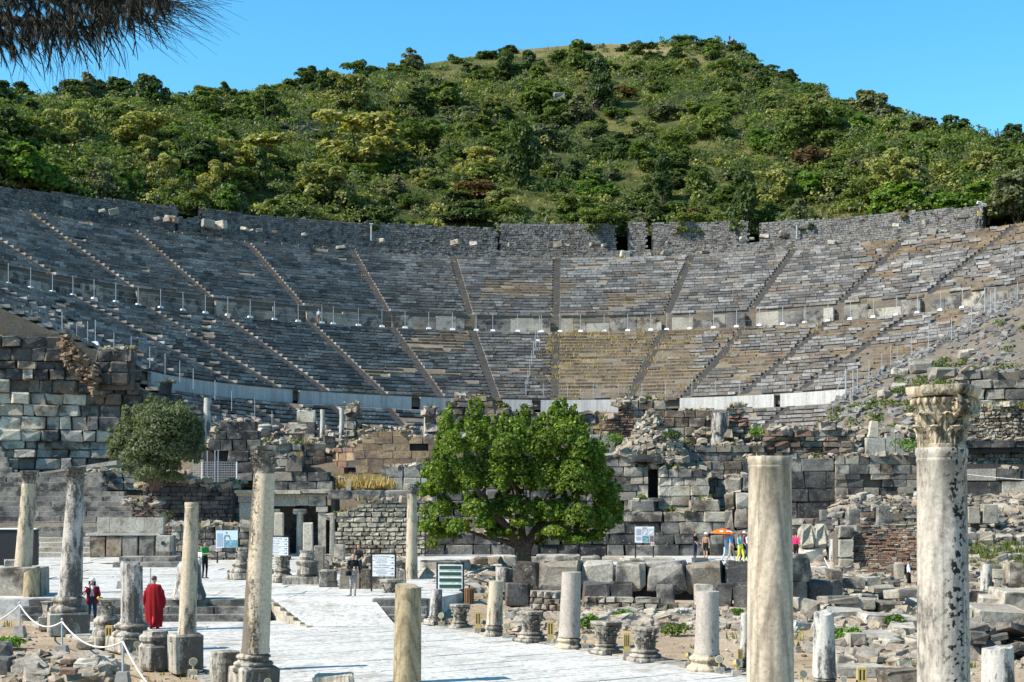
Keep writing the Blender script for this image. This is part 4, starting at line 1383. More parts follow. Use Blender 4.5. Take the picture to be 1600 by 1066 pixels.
# fountain niche with Ionic columns
YN = 85.0
sc = YN / F
niche = thing('fountain_niche', 'small ruined fountain front with two Ionic columns under a carved lintel', 'ruin', P(472, 870, YN))
def bar(parent, name, px0, py0, px1, py1, Y0, Y1, mat, bev=.02, j=.008):
    a, b_ = P(px0, py1, Y0), P(px1, py0, Y0)
    return piece(name, parent, ((a.x + b_.x) / 2, (Y0 + Y1) / 2, (a.z + b_.z) / 2), (b_.x - a.x, Y1 - Y0, b_.z - a.z), 0, mat, bev, j)
bar(niche, 'lintel', 424, 776, 462, 791, YN, YN + .8, 'slab_pale')
bar(niche, 'lintel', 462.5, 775, 482, 790, YN, YN + .8, 'stone_cream')
bar(niche, 'lintel', 482.5, 776, 509, 791, YN, YN + .8, 'slab_pale')
bar(niche, 'cornice', 420, 766, 470, 772, YN - .35, YN + .9, 'stone_cream')
bar(niche, 'cornice', 470.3, 765, 518, 771, YN - .3, YN + .9, 'slab_pale')
bar(niche, 'frieze', 423, 772.3, 516, 776, YN - .05, YN + .8, 'gold')
for k in range(28):
    bar(niche, 'dentil', 424 + k * 3.3, 772.6, 425.9 + k * 3.3, 775.2, YN - .2, YN + .0, 'stone_cream')
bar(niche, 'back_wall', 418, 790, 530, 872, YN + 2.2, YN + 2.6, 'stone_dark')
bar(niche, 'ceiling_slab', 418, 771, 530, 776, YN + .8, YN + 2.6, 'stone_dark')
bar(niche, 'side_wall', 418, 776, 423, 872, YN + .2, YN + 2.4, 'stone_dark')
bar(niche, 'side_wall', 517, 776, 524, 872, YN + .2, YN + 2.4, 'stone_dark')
bar(niche, 'plinth', 420, 866, 522, 874, YN - .3, YN + 1, 'slab_pale')
bar(niche, 'pilaster', 497, 800, 509, 868, YN + .05, YN + .7, 'slab_pale')
bar(niche, 'pilaster_capital', 494, 792, 512, 800, YN - .05, YN + .75, 'slab_pale')
for cx_ in (428, 469):
    c = P(cx_, 868, YN + .4)
    mb = MB(); mb.lathe([(.30, 0), (.30, .08), (.235, .16), (.225, 1.5), (.20, 2.55)], c, 18)
    mb.build('column', 'slab_pale', niche, smooth=False, bump_angle=40)
    mb = MB()
    top_ = c.z + 2.55
    mb.lathe([(.2, 0), (.25, .06), (.22, .14)], (c.x, c.y, top_), 14)
    for sg in (-1, 1):
        pts = []
        for q_ in range(26):
            t_ = q_ / 25 * 2.2 * 2 * math.pi
            rr = .155 * (1 - q_ / 27)
            pts.append((c.x + sg * (.25 + rr * math.sin(t_) * 1.0), c.y - .24, top_ + .10 + rr * math.cos(t_)))
        mb.tube(pts, [.035] * 26, 5)
        rings = [[(c.x + sg * .25 + .14 * math.cos(a_), yy, top_ + .10 + .14 * math.sin(a_)) for a_ in [k * math.pi / 6 for k in range(12)]] for yy in (c.y - .22, c.y + .25)]
        mb.loft(rings)
    mb.box((c.x, c.y, top_ + .22), (.75, .6, .10))
    mb.build('capital', 'marble_pale', niche)
frag = thing('pilaster_fragment', 'leaning pilaster carrying a corner of carved cornice, behind the tall stained column', 'ruin', P(382, 816, 84))
bar(frag, 'pilaster', 374, 785, 396, 816, 84, 84.6, 'slab_pale'); bar(frag, 'capital', 372, 775, 398, 785, 83.9, 84.7, 'slab_pale')
bar(frag, 'frieze', 369, 771, 400, 775, 83.85, 84.8, 'gold'); bar(frag, 'cornice', 366, 766, 402, 771, 83.7, 84.9, 'stone_cream')
bwall('block_wall', 'grey block wall under the leaning pilaster, partly behind the tall stained column', (362, 85.5), (425, 85.5), .6, [(362, 815), (425, 815)], .5, (.6, 1.1), ['stone_grey', 'stone_mix'], .6, 'mortar_dark', .1)
bwall('block_wall', 'dark rubble wall left of the leaning pilaster', (352, 86.8), (376, 86.8), .6, [(352, 756), (376, 758)], .3, (.4, .8), ['stone_mauve', 'stone_grey'], .5, 'mortar_dark', .1)

def standing(name, label, px0, py0, px1, py1, Y, mat, dep=.4, tilt=0.0, cat='stone pillar', taper=1.0, group=None, rz=0.0):
    a, b_ = P(px0, py1, Y), P(px1, py0, Y)
    w, h_ = b_.x - a.x, b_.z - a.z
    mb = MB()
    v = cham((w, dep, h_), .04) + NP.uniform(-.02, .02, (24, 3))
    v[:, 0] *= np.where(v[:, 2] > 0, taper, 1.0)
    mb.add(rot(v, rz, (0, tilt)) + np.array((0, 0, h_ / 2)), CHF)
    o = mb.build(name, mat)
    o.location = ((a.x + b_.x) / 2, Y + dep / 2, a.z)
    return tag(o, label, cat, group)
standing('marble_pillar', 'mottled square pillar standing before the left opening of the fountain niche', 428, 801, 442, 876, 80, 'marble_pale')
standing('marble_pillar', 'shorter black-spotted square pillar before the right opening of the fountain niche', 473, 817, 488, 876, 80, 'marble_pale')
standing('marble_pillar', 'narrow round-topped grey pillar at the right end of the fountain niche', 514, 802, 523, 876, 80, 'slab_pale', taper=.7)
standing('stone_slab', 'plain pale slab at the foot of the small-stone wall, left of the woman', 522, 851, 538, 880, 79, 'slab_pale')

bwall('block_wall', 'two courses of big weathered blocks over the fountain niche', (424, 86.6), (520, 86.6), [(424, 768), (520, 768)], [(424, 728), (440, 722), (470, 722), (516, 724), (520, 740)], .78, (.7, 1.9), ['stone_grey', 'stone_dark', 'stone_mix'], .9, 'mortar_dark', .15, bev=.06, j=.04, yj=.1)
def m_small(px, py):
    return R.choice(('stone_cream', 'stone_cream', 'stone_cream', 'stone_mix'))
bwall('small_stone_wall', 'large cream wall of small even stones behind the man in the black shirt', (519, 84.5), (664, 84.5), [(519, 880), (664, 880)],
      [(519, 846), (524, 832), (532, 802), (548, 792), (562, 782), (600, 779), (664, 779)], .25, (.32, .72), m_small, .5, 'mortar_dark', .1, bev=.14, j=.07, yj=.05, pname='stone', gap=.045)
mb = MB(); 
beam = thing('stone_beam', 'long rounded grey beam lying along the top of the small-stone wall', 'stone beam', P(575, 780, 85))
for a, b_ in ((512, 548), (549, 600), (601, 642)):
    bar(beam, 'stone', a, 766, b_, 780, 84.4, 85.3, 'stone_grey', .12, .05)
bwall('block_wall', 'grey marble terrace blocks left of the round tree, over the dry grass', (596, 91), (696, 91), [(596, 766), (696, 766)], [(596, 728), (612, 726), (650, 727), (690, 733), (696, 738)], .72, (.8, 1.7), ['slab_pale', 'stone_grey', 'stone_mix'], .8, 'mortar', .1)
bwall('block_wall', 'row of grey blocks behind the dry grass above the fountain niche', (524, 89.5), (604, 89.5), [(524, 768), (604, 768)], [(524, 750), (604, 751)], .6, (.8, 1.5), ['stone_grey', 'slab_pale'], .7, 'mortar', .1, bev=.1, j=.06)
def m_sand(px, py):
    return 'sandstone'
bwall('sandstone_wall', 'yellow and pink sandstone block wall with one small square hole', (556, 97.5), (694, 97.5), [(556, 748), (694, 748)], [(556, 690), (578, 684), (580, 669), (640, 669), (641, 680), (694, 681)], .46, (.7, 1.35), m_sand, .7, 'mortar_dark', .06, holes=[(650, 699, 660, 708)], bev=.025, j=.012, yj=.025, gap=.02)
bwall('sandstone_wall', 'dark reddish return of the sandstone wall, beside dry grass', (520, 99.5), (558, 97.6), [(520, 748), (558, 750)], [(520, 706), (545, 690), (558, 688)], .46, (.7, 1.2), ['brick_red', 'stone_mauve', 'sandstone'], .7, 'mortar_dark', .1, bev=.03, j=.02)  # redder and darker blocks mixed with the sandstone
bwall('block_wall', 'plastered brown wall with broken stones on top, left of the sandstone wall', (470, 99), (524, 99.5), [(470, 748), (524, 748)], [(470, 690), (500, 688), (524, 682)], .5, (.6, 1.3), ['stone_mauve', 'stone_brown', 'stone_mix'], .7, 'mortar', .2)
bwall('block_wall', 'heap-like grey wall behind the capital of the tall stained column', (405, 94), (472, 94), [(405, 742), (472, 742)], [(405, 700), (430, 690), (450, 684), (472, 690)], .5, (.5, 1.2), ['stone_grey', 'stone_mix', 'slab_pale'], .8, 'mortar_dark', .3, bev=.1, j=.07)
bwall('gateway', 'dark lintel blocks and jambs of a ruined gateway behind the metal fence', (316, 97), (408, 97), [(316, 752), (408, 752)], [(316, 700), (330, 690), (344, 672), (360, 656), (384, 654), (404, 672), (408, 700)], .62, (.7, 1.5), ['stone_dark', 'stone_dark', 'stone_grey'], .9, 'mortar_dark', .2, holes=[(312, 706, 372, 760)], bev=.07, j=.05, cat='ruin')
bwall('block_wall', 'pale and black blocks stacked among the upper ruins, left of two short columns', (448, 103), (492, 103), [(448, 704), (492, 704)], [(448, 656), (464, 636), (486, 638), (492, 660)], .68, (1.0, 1.8), ['marble_pale', 'stone_dark', 'stone_mix'], .8, 'mortar_dark', .2)
bwall('block_wall', 'stack of rough brown stones right of the two short columns in the upper ruins', (540, 103), (580, 103), [(540, 694), (580, 694)], [(540, 640), (556, 636), (564, 660), (580, 676)], .6, (.7, 1.3), ['stone_brown', 'stone_mix'], .8, 'mortar', .3, bev=.12, j=.08)
for (a, b_, t0, t1, lab) in ((500, 508, 640, 684, 'left of two short columns standing among the upper ruins, above the sandstone wall'), (530, 538, 638, 684, 'white right-hand one of two short columns in the upper ruins'),
                             (318, 330, 622, 676, 'pale square pillar stub beside the crown of the olive tree'), (662, 670, 636, 682, 'white column stub standing left of the rough brown walls above the round tree')):
    c = P((a + b_) / 2, t1, 102); w = (b_ - a) / F * 102 / 2
    mb = MB(); mb.lathe([(w * 1.1, -.8), (w, .3), (w * .92, (t1 - t0) / F * 102)], (0, 0, 0), 14, wob=.08)
    o = mb.build('column_stub', 'column_white', bump_angle=40); o.location = c; tag(o, lab, 'column')
heap('rubble', 'loose broken stones lying over the upper left ruins', 'rubble', lambda: P(R.uniform(330, 690), R.uniform(690, 704) - R.random() ** 2 * 30, R.uniform(100, 108)), 'rubble_stone', 300, .25, .8)
# walls behind the round tree
bwall('brown_wall', 'rough brown and pink stone wall rising behind the crown of the round tree', (664, 99), (800, 99), [(664, 760), (800, 760)], [(664, 676), (672, 640), (700, 634), (712, 622), (735, 618), (756, 620), (775, 632), (800, 634)], .55, (.6, 1.4), ['stone_brown', 'stone_mauve', 'stone_mix', 'stone_brown'], .9, 'mortar', .3, bev=.1, j=.07, yj=.12)
bwall('brown_wall', 'sandy brown wall between the round tree and the concrete wall', (800, 100), (945, 100), [(800, 780), (945, 780)], [(800, 634), (830, 642), (870, 646), (905, 640), (945, 652)], .58, (.7, 1.5), ['sandstone', 'stone_brown', 'stone_grey'], .9, 'mortar', .15, bev=.06, j=.04)
bwall('stage_wall', 'grey block wall behind the trunk of the round tree', (664, 89.6), (924, 89.6), .4, [(664, 800), (690, 752), (800, 742), (924, 730)], .6, (.8, 1.7), ['stone_grey', 'stone_mix', 'stone_dark'], .8, 'mortar_dark', .2, bev=.08, j=.05)
bwall('brick_vault', 'broken red brick vault fragment above the right shoulder of the round tree', (938, 98), (990, 98), [(938, 690), (990, 690)], [(938, 672), (952, 652), (968, 640), (972, 628), (990, 630)], .15, (.35, .7), 'brick_red', .8, 'mortar', .12, bev=.08, j=.04, pname='brick', cat='ruin', cmax=200)
bwall('block_wall', 'big squared blocks beside the brick vault, right of the round tree', (922, 95), (962, 95), [(922, 800), (962, 800)], [(922, 690), (926, 670), (962, 672)], .7, (.8, 1.4), ['stone_grey', 'stone_mix'], .8, 'mortar', .12)
# dark base of the stage front
def m_base(px, py):
    if py > 828: return R.choice(('stone_dark', 'stone_dark', 'stone_grey'))
    return R.choice(('stone_grey', 'stone_dark', 'stone_mix'))
bwall('stage_front', 'long dark wall of huge blocks at the foot of the stage, behind the walking visitors', (640, 87.5), (1166, 87.5), .0, [(640, 832), (700, 832), (930, 806), (965, 790), (1110, 788), (1166, 792)], .63, (.9, 2.3), m_base, 1.0, 'mortar_dark', .1, holes=[(1022, 802, 1036, 818)], bev=.06, j=.04, yj=.06)
def m_up(px, py):
    if (990 < px < 1014 or 1030 < px < 1082) and 738 < py < 780: return 'marble_pale'
    return R.choice(('stone_grey', 'stone_mix', 'stone_grey', 'slab_pale'))
bwall('stage_front', 'upper stage wall with pale courses left of the narrow dark doorway', (918, 89.2), (1013, 89.2), [(918, 815), (1013, 800)], [(918, 722), (945, 716), (975, 717), (990, 720), (1013, 720)], .6, (.7, 1.5), m_up, .9, 'mortar_dark', .1, bev=.05, j=.03)
bwall('stage_front', 'upper stage wall with pale courses right of the narrow dark doorway', (1029, 89.2), (1108, 89.2), [(1029, 800), (1108, 796)], [(1029, 736), (1050, 734), (1052, 726), (1080, 728), (1096, 738), (1102, 768), (1108, 790)], .5, (.6, 1.4), m_up, .9, 'mortar_dark', .1, bev=.06, j=.04)
door = thing('doorway', 'narrow dark doorway with a heavy lintel in the upper stage wall', 'doorway', P(1021, 780, 89.5))
bar(door, 'lintel', 984, 711, 1034, 722, 88.9, 89.9, 'stone_dark', .06, .04)
bar(door, 'back_wall', 1005, 715, 1040, 785, 91.2, 91.6, 'mortar_dark')  # dark colour stands in for the shade inside the doorway
bar(door, 'threshold', 1006, 778, 1036, 784, 89, 90, 'stone_grey')
def mound():
    px = R.uniform(958, 1072); c = 1 - abs((px - 1018) / 60) ** 1.3
    top_ = 722 - 74 * max(0, c) - (8 if 1005 < px < 1035 else 0)
    f = R.random()
    py = 722 + (top_ - 722) * f
    return P(px, py, 89.6 + 2.2 * f + R.uniform(-.15, .6))
mp = thing('rubble_masonry', 'ragged cone of mortared rubble standing over the doorway lintel', 'ruin', P(1018, 722, 91))
mb = MB()
ringv = []
for k in range(7):
    f = k / 6
    y0 = 90.3 + 1.9 * f
    w = (1 - f) ** .8
    cpx = 1016 + 6 * f
    ringv.append([tuple(P(cpx + (54 * w + 4) * math.cos(a_), 724 - 72 * f, y0) + Vector((0, (1.1 - .6 * f) * math.sin(a_) + .5, R.uniform(-.1, .1)))) for a_ in [q_ * math.pi / 8 for q_ in range(16)]])
mb.loft(ringv); mb.build('core', 'mortar', mp)
heap('stones', '', '', mound, 'rubble_stone', 560, .2, .55, parent=mp)
bwall('stage_wall', 'stepped dark brown block courses behind the doorway, below the brick pier', (1062, 93), (1200, 93), [(1062, 810), (1200, 810)], [(1062, 694), (1075, 690), (1130, 692), (1190, 690), (1200, 694)], .56, (.8, 1.6), ['stone_brown', 'stone_dark', 'stone_grey', 'stone_mix'], .9, 'mortar_dark', .1, bev=.05, j=.03)
bwall('rough_pier', 'rounded pier of big rough grey stones left of the tall beige column', (1132, 87), (1178, 86.6), .2, [(1132, 752), (1146, 742), (1160, 728), (1178, 722)], .95, (.8, 1.3), ['stone_grey', 'stone_mix', 'slab_pale'], 1.2, 'mortar_dark', .2, bev=.16, j=.1, yj=.12, cat='ruin')
bwall('brick_pier', 'tall ragged pier of brown brick and stone in the upper ruins', (1140, 97), (1174, 97), [(1140, 698), (1174, 698)], [(1140, 650), (1146, 636), (1158, 629), (1168, 640), (1174, 668)], .26, (.4, .9), ['brick_red', 'stone_brown', 'stone_mix'], .9, 'mortar', .2, bev=.14, j=.09, cat='ruin')
bwall('block_wall', 'upper row of reddish and grey blocks left of the tall brick pier', (985, 98), (1112, 98), [(985, 710), (1112, 710)], [(985, 632), (1000, 622), (1040, 626), (1060, 636), (1086, 636), (1112, 650)], .6, (.7, 1.5), ['stone_mix', 'stone_brown', 'slab_pale', 'stone_brown'], .9, 'mortar', .25, bev=.08, j=.05)
c = P(1124, 696, 96.5)
mb = MB(); mb.lathe([(.62, -.3), (.6, .2), (.55, 2.2)], (0, 0, 0), 18, wob=.06); o = mb.build('column_stub', 'column_grey', bump_angle=40); o.location = c
tag(o, 'thick grey column stub beside the tall brick pier', 'column')
# right-hand stage walls
bwall('stage_wall', 'dark wall of very large blocks right of the tall beige column', (1172, 90.5), (1312, 90.5), 1.0, [(1172, 716), (1236, 714), (1300, 713), (1312, 722)], .95, (1.2, 2.6), ['stone_dark', 'stone_dark', 'stone_grey'], .9, 'mortar_dark', .08, bev=.04, j=.025, yj=.05)
bwall('stage_wall', 'mixed wall of dark piers and pale infill stones left of the spotted column', (1306, 90.2), (1440, 90.2), 1.0, [(1306, 716), (1340, 712), (1440, 716)], .48, (.6, 1.3), lambda px, py: 'stone_dark' if 1333 < px < 1353 or 1372 < px < 1402 and py > 755 else R.choice(('slab_pale', 'stone_mix', 'stone_cream')) if px < 1333 else R.choice(('stone_brown', 'stone_grey', 'stone_mix')), .8, 'mortar', .1, holes=[(1353, 744, 1368, 756)], bev=.05, j=.035)
bwall('stage_wall', 'ragged upper courses of small brown and grey blocks above the dark block wall', (1176, 94), (1436, 94), [(1176, 735), (1436, 735)], [(1176, 690), (1190, 684), (1204, 668), (1250, 668), (1290, 660), (1330, 676), (1345, 690), (1390, 688), (1404, 706), (1436, 710)], .42, (.5, 1.2), ['stone_brown', 'stone_mix', 'stone_grey', 'brick_red'], .9, 'mortar', .3, bev=.1, j=.07, yj=.12)
pan = thing('marble_parapet', 'bluish white marble parapet slabs with one slanting end, left of the spotted capital', 'wall', P(1385, 712, 95.5))
for a, b_, t0 in ((1354, 1384, 684), (1385, 1399, 677), (1400, 1413, 678)):
    bar(pan, 'slab', a, t0, b_, 712, 92.6, 93.1, 'slab_pale', .02, .015)
standing('standing_stone', 'rounded white stone standing upright on the dark rubble bank', 1358, 658, 1374, 684, 96, 'marble_pale', .6, .08, 'stone', .7)
def m_far(px, py):
    return R.choice(('stone_grey', 'stone_dark', 'stone_rough_dark', 'stone_mix'))
bwall('side_wall', 'right side wall of the theatre with big rough blocks on top, behind the spotted capital', (1500, 95), (1760, 93), 8.5, [(1500, 598), (1512, 577), (1540, 576), (1600, 574), (1760, 570)], .82, (.9, 1.8), m_far, 1.1, 'mortar', .15, bev=.1, j=.06, yj=.1)
bwall('rubble_wall', 'rubble wall in rough layers right of the spotted capital', (1470, 94), (1760, 92.4), 5.0, [(1470, 640), (1510, 636), (1760, 628)], .22, (.2, .5), ['rubble_stone', 'stone_brown', 'stone_mix'], .6, 'mortar', .12, bev=.14, j=.1, yj=.06, pname='stone', cmax=300)
bwall('block_band', 'two dark block courses crossing the rubble wall behind the spotted column', (1496, 93.3), (1760, 91.7), [(1496, 700), (1760, 692)], [(1496, 689), (1760, 680)], .42, (1.0, 1.8), 'stone_dark', .7, 'mortar_dark', .02, bev=.05, j=.03)
bwall('dark_dado', 'streaked blue-black marble course with a rope before it, right of the spotted column', (1470, 92), (1760, 90.4), [(1470, 772), (1760, 778)], [(1470, 718), (1580, 719), (1760, 722)], 1.05, (1.4, 2.8), ['stone_dark', 'stone_dark', 'slab_pale'], .8, 'mortar_dark', .02, bev=.03, j=.02)
# bank of fallen rubble between the seats and that wall
UP = [P(1300, 634, 124), P(1344, 602, 126), P(1412, 560, 129), P(1488, 518, 132), P(1550, 482, 135), P(1596, 460, 137), P(1760, 430, 134)]
LO = [P(1240, 730, 96.2), P(1330, 728, 96.2), P(1400, 722, 96.2), P(1470, 700, 96.2), P(1520, 640, 96.4), P(1600, 606, 96.4), P(1760, 590, 95.5)]
def bank(u, v):
    i = min(5, int(u * 6)); f = u * 6 - i
    a = LO[i].lerp(LO[i + 1], f); b_ = UP[i].lerp(UP[i + 1], f)
    p = a.lerp(b_, v)
    p.z += .9 * mnoise.noise(Vector((p.x * .25, p.y * .25, 1))) * math.sin(math.pi * min(1, v * 1.1)) - .1 - 1.0 * math.sin(math.pi * v) * (.5 if u > .5 else .2)
    return p
mb = MB(); V = [bank(i / 36, k / 20) for k in range(21) for i in range(37)]
mb.addq(V, [(k * 37 + i, k * 37 + i + 1, k * 37 + i + 38, k * 37 + i + 37) for k in range(20) for i in range(36)])
structure(mb.build('rubble_bank', 'bank_earth', smooth=True))
heap('bank_rubble', 'grey rubble strewn over the bank at the right end of the seats', 'rubble', lambda: bank(R.random(), R.choice((R.random(), R.uniform(.9, 1.0)))), 'masonry', 2200, .2, .75)
bl = [(1405, 588, 1.6, 'pale flat slab near the top of the rubble bank'), (1443, 583, 1.9, 'largest squared block on the rubble bank, right of the fence gate'), (1470, 594, 2.1, 'long pale beam lying across the rubble bank'),
      (1400, 612, 1.3, 'triangular grey boulder on the rubble bank beside yellow weeds'), (1386, 622, 1.3, 'brownish boulder half-way down the rubble bank'), (1425, 568, 1.2, 'small grey block under the seats at the bank edge'), (1508, 560, 1.5, 'grey boulder on the upper bank above the side wall')]
for px, py, s, lab in bl:
    best = min(((abs(pix(bank(u / 40, v / 40))[0] - px) + abs(pix(bank(u / 40, v / 40))[1] - py), u, v) for u in range(41) for v in range(41)))
    p = bank(best[1] / 40, best[2] / 40)
    mb = MB(); mb.stone((0, 0, s * .22), (s, s * .7, s * .5), R.uniform(-.5, .5), s * .1, s * .07, 0, (R.uniform(-.1, .1), R.uniform(-.2, .2)))
    o = mb.build('fallen_block', 'slab_pale'); o.location = p; tag(o, lab, 'stone block')
mb = MB()
for _ in range(90):
    p = bank(R.choice((R.uniform(.05, .5), R.random())), R.uniform(0, .8)); 
    leaves(mb, [((p.x + R.uniform(-.5, .5), p.y, p.z + .15), (.5, .5, .35)) for _ in range(3)], 60, .16, R.choice((0, 0, 1)), 1.6)
o = stuff(mb.build('bank_weeds', ['grass_green', 'leaf_mid'])); tag(o, 'yellow-green weeds on the rubble bank at the right', 'weeds')
# posts of the fence that follows the bank and the gates
for i, (px, py, h_) in enumerate(((1322, 616, 40), (1340, 612, 40), (1358, 598, 36), (1378, 588, 36), (1392, 574, 36), (1402, 572, 30), (1424, 560, 34), (1451, 550, 34), (1487, 534, 38), (1518, 512, 42), (1548, 492, 38), (1590, 470, 30),
                                    (1329, 650, 40), (1301, 648, 18), (1420, 590, 34))):
    p = P(px, py, 118 + (px - 1320) * .05)
    fpost(p, '%s post from the left in the fence climbing the rubble bank' % ordn([0, 3, 4, 5, 7, 8, 10, 11, 12, 13, 14, 15, 2, 1, 9][i] if False else i), 'fence posts on the rubble bank', False, 0, h_ / F * p.y / 2.35)
for i, (px, py, h_) in enumerate(((8, 548, 38), (50, 506, 22), (97, 528, 40), (120, 535, 30), (137, 538, 36), (149, 540, 40), (178, 556, 36), (205, 560, 34), (234, 578, 36), (258, 588, 36), (281, 600, 36), (302, 612, 36), (336, 628, 34), (362, 645, 34), (398, 652, 30), (425, 672, 30))):
    p = P(px, py, 106 + px * .012)
    fpost(p, '%s post from the left in the fence behind the left side wall' % ordn(i), 'fence posts behind the left side wall', px == 149, 0, h_ / F * p.y / 2.35)
def gate(px0, px1, py0, py1, Y, label):
    t_ = thing('fence_gate', label, 'gate', P((px0 + px1) / 2, py1, Y))
    a, b_ = P(px0, py1, Y), P(px1, py0, Y)
    for x in (a.x, b_.x):
        mb = MB(); mb.tube([(x, Y, a.z), (x, Y, b_.z)], .05, 6); mb.build('post', 'galvanised', t_)
    mb = MB(); mb.tube([(a.x, Y, b_.z), (b_.x, Y, b_.z)], .04, 6); mb.build('rail', 'galvanised', t_)
    for x, d in ((a.x, -1), (b_.x, 1)):
        mb = MB(); mb.tube([(x, Y, b_.z - .3), (x + d * 1.0, Y, a.z + .2)], .03, 5); mb.build('brace', 'galvanised', t_)
gate(1539, 1555, 450, 488, 126, 'galvanised gate frame at the right end of the upper walkway')
gate(1321, 1333, 578, 622, 122, 'galvanised gate frame at the end of the concrete wall')
# mesh fence before the ruined gateway
fp = thing('mesh_fence', 'white metal mesh fence panel between posts, beside the olive tree', 'fence', P(342, 754, 91))
for px in (316, 324, 336, 341, 370):
    a, b_ = P(px, 754, 91), P(px, 722 if px in (316, 370) else 704, 91); mb = MB(); mb.tube([a, b_], .045 if px in (316, 370) else .03, 6); mb.build('post', 'white_concrete' if px in (316, 370) else 'galvanised', fp)
for py in np.linspace(722, 752, 9):
    mb = MB(); mb.tube([P(300, py, 91), P(371, py, 91)], .010, 4); mb.build('wire', 'galvanised', fp)
mb = MB()
for px in np.linspace(302, 370, 26):
    mb.tube([P(px, 752, 91), P(px, 722, 91)], .007, 3)
stuff(mb.build('wires', 'galvanised', fp))
# dry grass on the terrace over the niche
mb = MB()
for _ in range(420):
    p = P(R.uniform(516, 612), 760, R.uniform(88, 96)); p.z = max(gz(p.x, p.y), P(0, R.uniform(756, 764), p.y).z); tuft(mb, p, R.uniform(.25, .8), 8, .45)
for _ in range(160):
    p = P(R.uniform(560, 640), 781, R.uniform(84.7, 86)); tuft(mb, p, R.uniform(.15, .35), 6, .3)
o = stuff(mb.build('dry_grass', 'grass_dry')); tag(o, 'golden dry grass on the terrace left of the round tree', 'dry grass')

# loose stones and weeds that have settled along the broken wall tops
far = [p for p in TOPS if p[1] > 79]
heap('wall_top_rubble', 'small broken stones and crumbling mortar along the tops of the ruined walls', 'rubble', lambda: (lambda p: (p[0] + R.uniform(-.6, .6), p[1] + R.uniform(-.5, .6) * p[3], p[2] + R.uniform(-.02, .12)))(R.choice(far)), 'rubble_stone', 1500, .12, .55)
mb = MB()
for _ in range(420):
    p = R.choice(far)
    tuft(mb, (p[0] + R.uniform(-.4, .4), p[1] + R.uniform(-.3, .3), p[2]), R.uniform(.12, .45), 8, .3, R.choice((0, 0, 1)), .5)
for _ in range(60):
    p = R.choice(far)
    leaves(mb, [((p[0] + R.uniform(-.3, .3), p[1], p[2] + .1), (.35, .35, .25)) for _ in range(3)], 70, .12, 1, 1.6)
o = stuff(mb.build('wall_weeds', ['grass_dry', 'grass_green'])); tag(o, 'dry and green weeds rooted along the tops of the ruined walls', 'weeds')
# ------------------------------------------------------------------ columns of the colonnaded street
def acanthus(mb, c, rb, h, w, ang, z0, curl, out0=.0, nv=9):
    """one carved leaf: ribbed, notched, curling out at its tip; closed front and back"""
    rows = []
    for i in range(nv):
        v = i / (nv - 1)
        env = (math.sin(min(1, v * 1.15 + .25) * math.pi * .62)) * (1 - .55 * max(0, v - .75) / .25)
        notch = 1 - .24 * (0.5 + .5 * math.cos(v * math.pi * 8))
        zz = z0 + h * (v if v < .82 else .82 + (v - .82) * (.4 - curl * 1.5))
        rad = rb + out0 * v + curl * h * max(0, v - .45) ** 1.6 * 1.5
        row = []
        for k in range(7):
            u = (k - 3) / 3
            x = u * w / 2 * env * (notch if abs(u) > .6 else 1)
            rel = .05 * w * (1 if k in (1, 3, 5) else -.7)
            r2 = rad + rel - .12 * w * u * u
            row.append((r2, x, zz - .06 * h * u * u))
        rows.append(row)
    ca, sa = math.cos(ang), math.sin(ang)
    V = []; Fc = []
    for lay, d in ((0, 0.0), (1, -.09 * w - .01)):
        for row in rows:
            for (r_, x, z) in row:
                V.append((c[0] + ca * (r_ + d) - sa * x, c[1] + sa * (r_ + d) + ca * x, c[2] + z))
    n = nv * 7
    for i in range(nv - 1):
        for k in range(6):
            a = i * 7 + k
            Fc.append((a, a + 1, a + 8, a + 7)); Fc.append((n + a, n + a + 7, n + a + 8, n + a + 1))
    for i in range(nv - 1):
        Fc.append((i * 7, i * 7 + 7, n + i * 7 + 7, n + i * 7)); Fc.append((i * 7 + 6, n + i * 7 + 6, n + i * 7 + 13, i * 7 + 13))
    for k in range(6):
        a = (nv - 1) * 7 + k
        Fc.append((a, a + 1, n + a + 1, n + a)); Fc.append((k, n + k, n + k + 1, k + 1))
    mb.add(V, Fc)
def spiral(mb, c, ang, R0, thick, turns=2.2):
    """volute: a coiled band on a thick disc, standing in the vertical plane at angle ang"""
    ca, sa = math.cos(ang), math.sin(ang)
    for sd in (-1, 1):
        pts = []
        for q_ in range(40):
            f = q_ / 39
            t_ = f * turns * 2 * math.pi
            rr = R0 * (1 - .86 * f)
            x = rr * math.sin(t_)
            pts.append((c[0] + ca * x - sa * sd * thick * .5, c[1] + sa * x + ca * sd * thick * .5, c[2] + rr * math.cos(t_)))
        mb.tube(pts, [R0 * .16 * (1 - .5 * i / 39) for i in range(40)], 6)
    rings = []
    for yy in (-.5, .5):
        rings.append([(c[0] + ca * .9 * R0 * math.cos(a_) - sa * yy * thick, c[1] + sa * .9 * R0 * math.cos(a_) + ca * yy * thick, c[2] + .9 * R0 * math.sin(a_)) for a_ in [k * math.pi / 9 for k in range(18)]])
    mb.loft(rings)
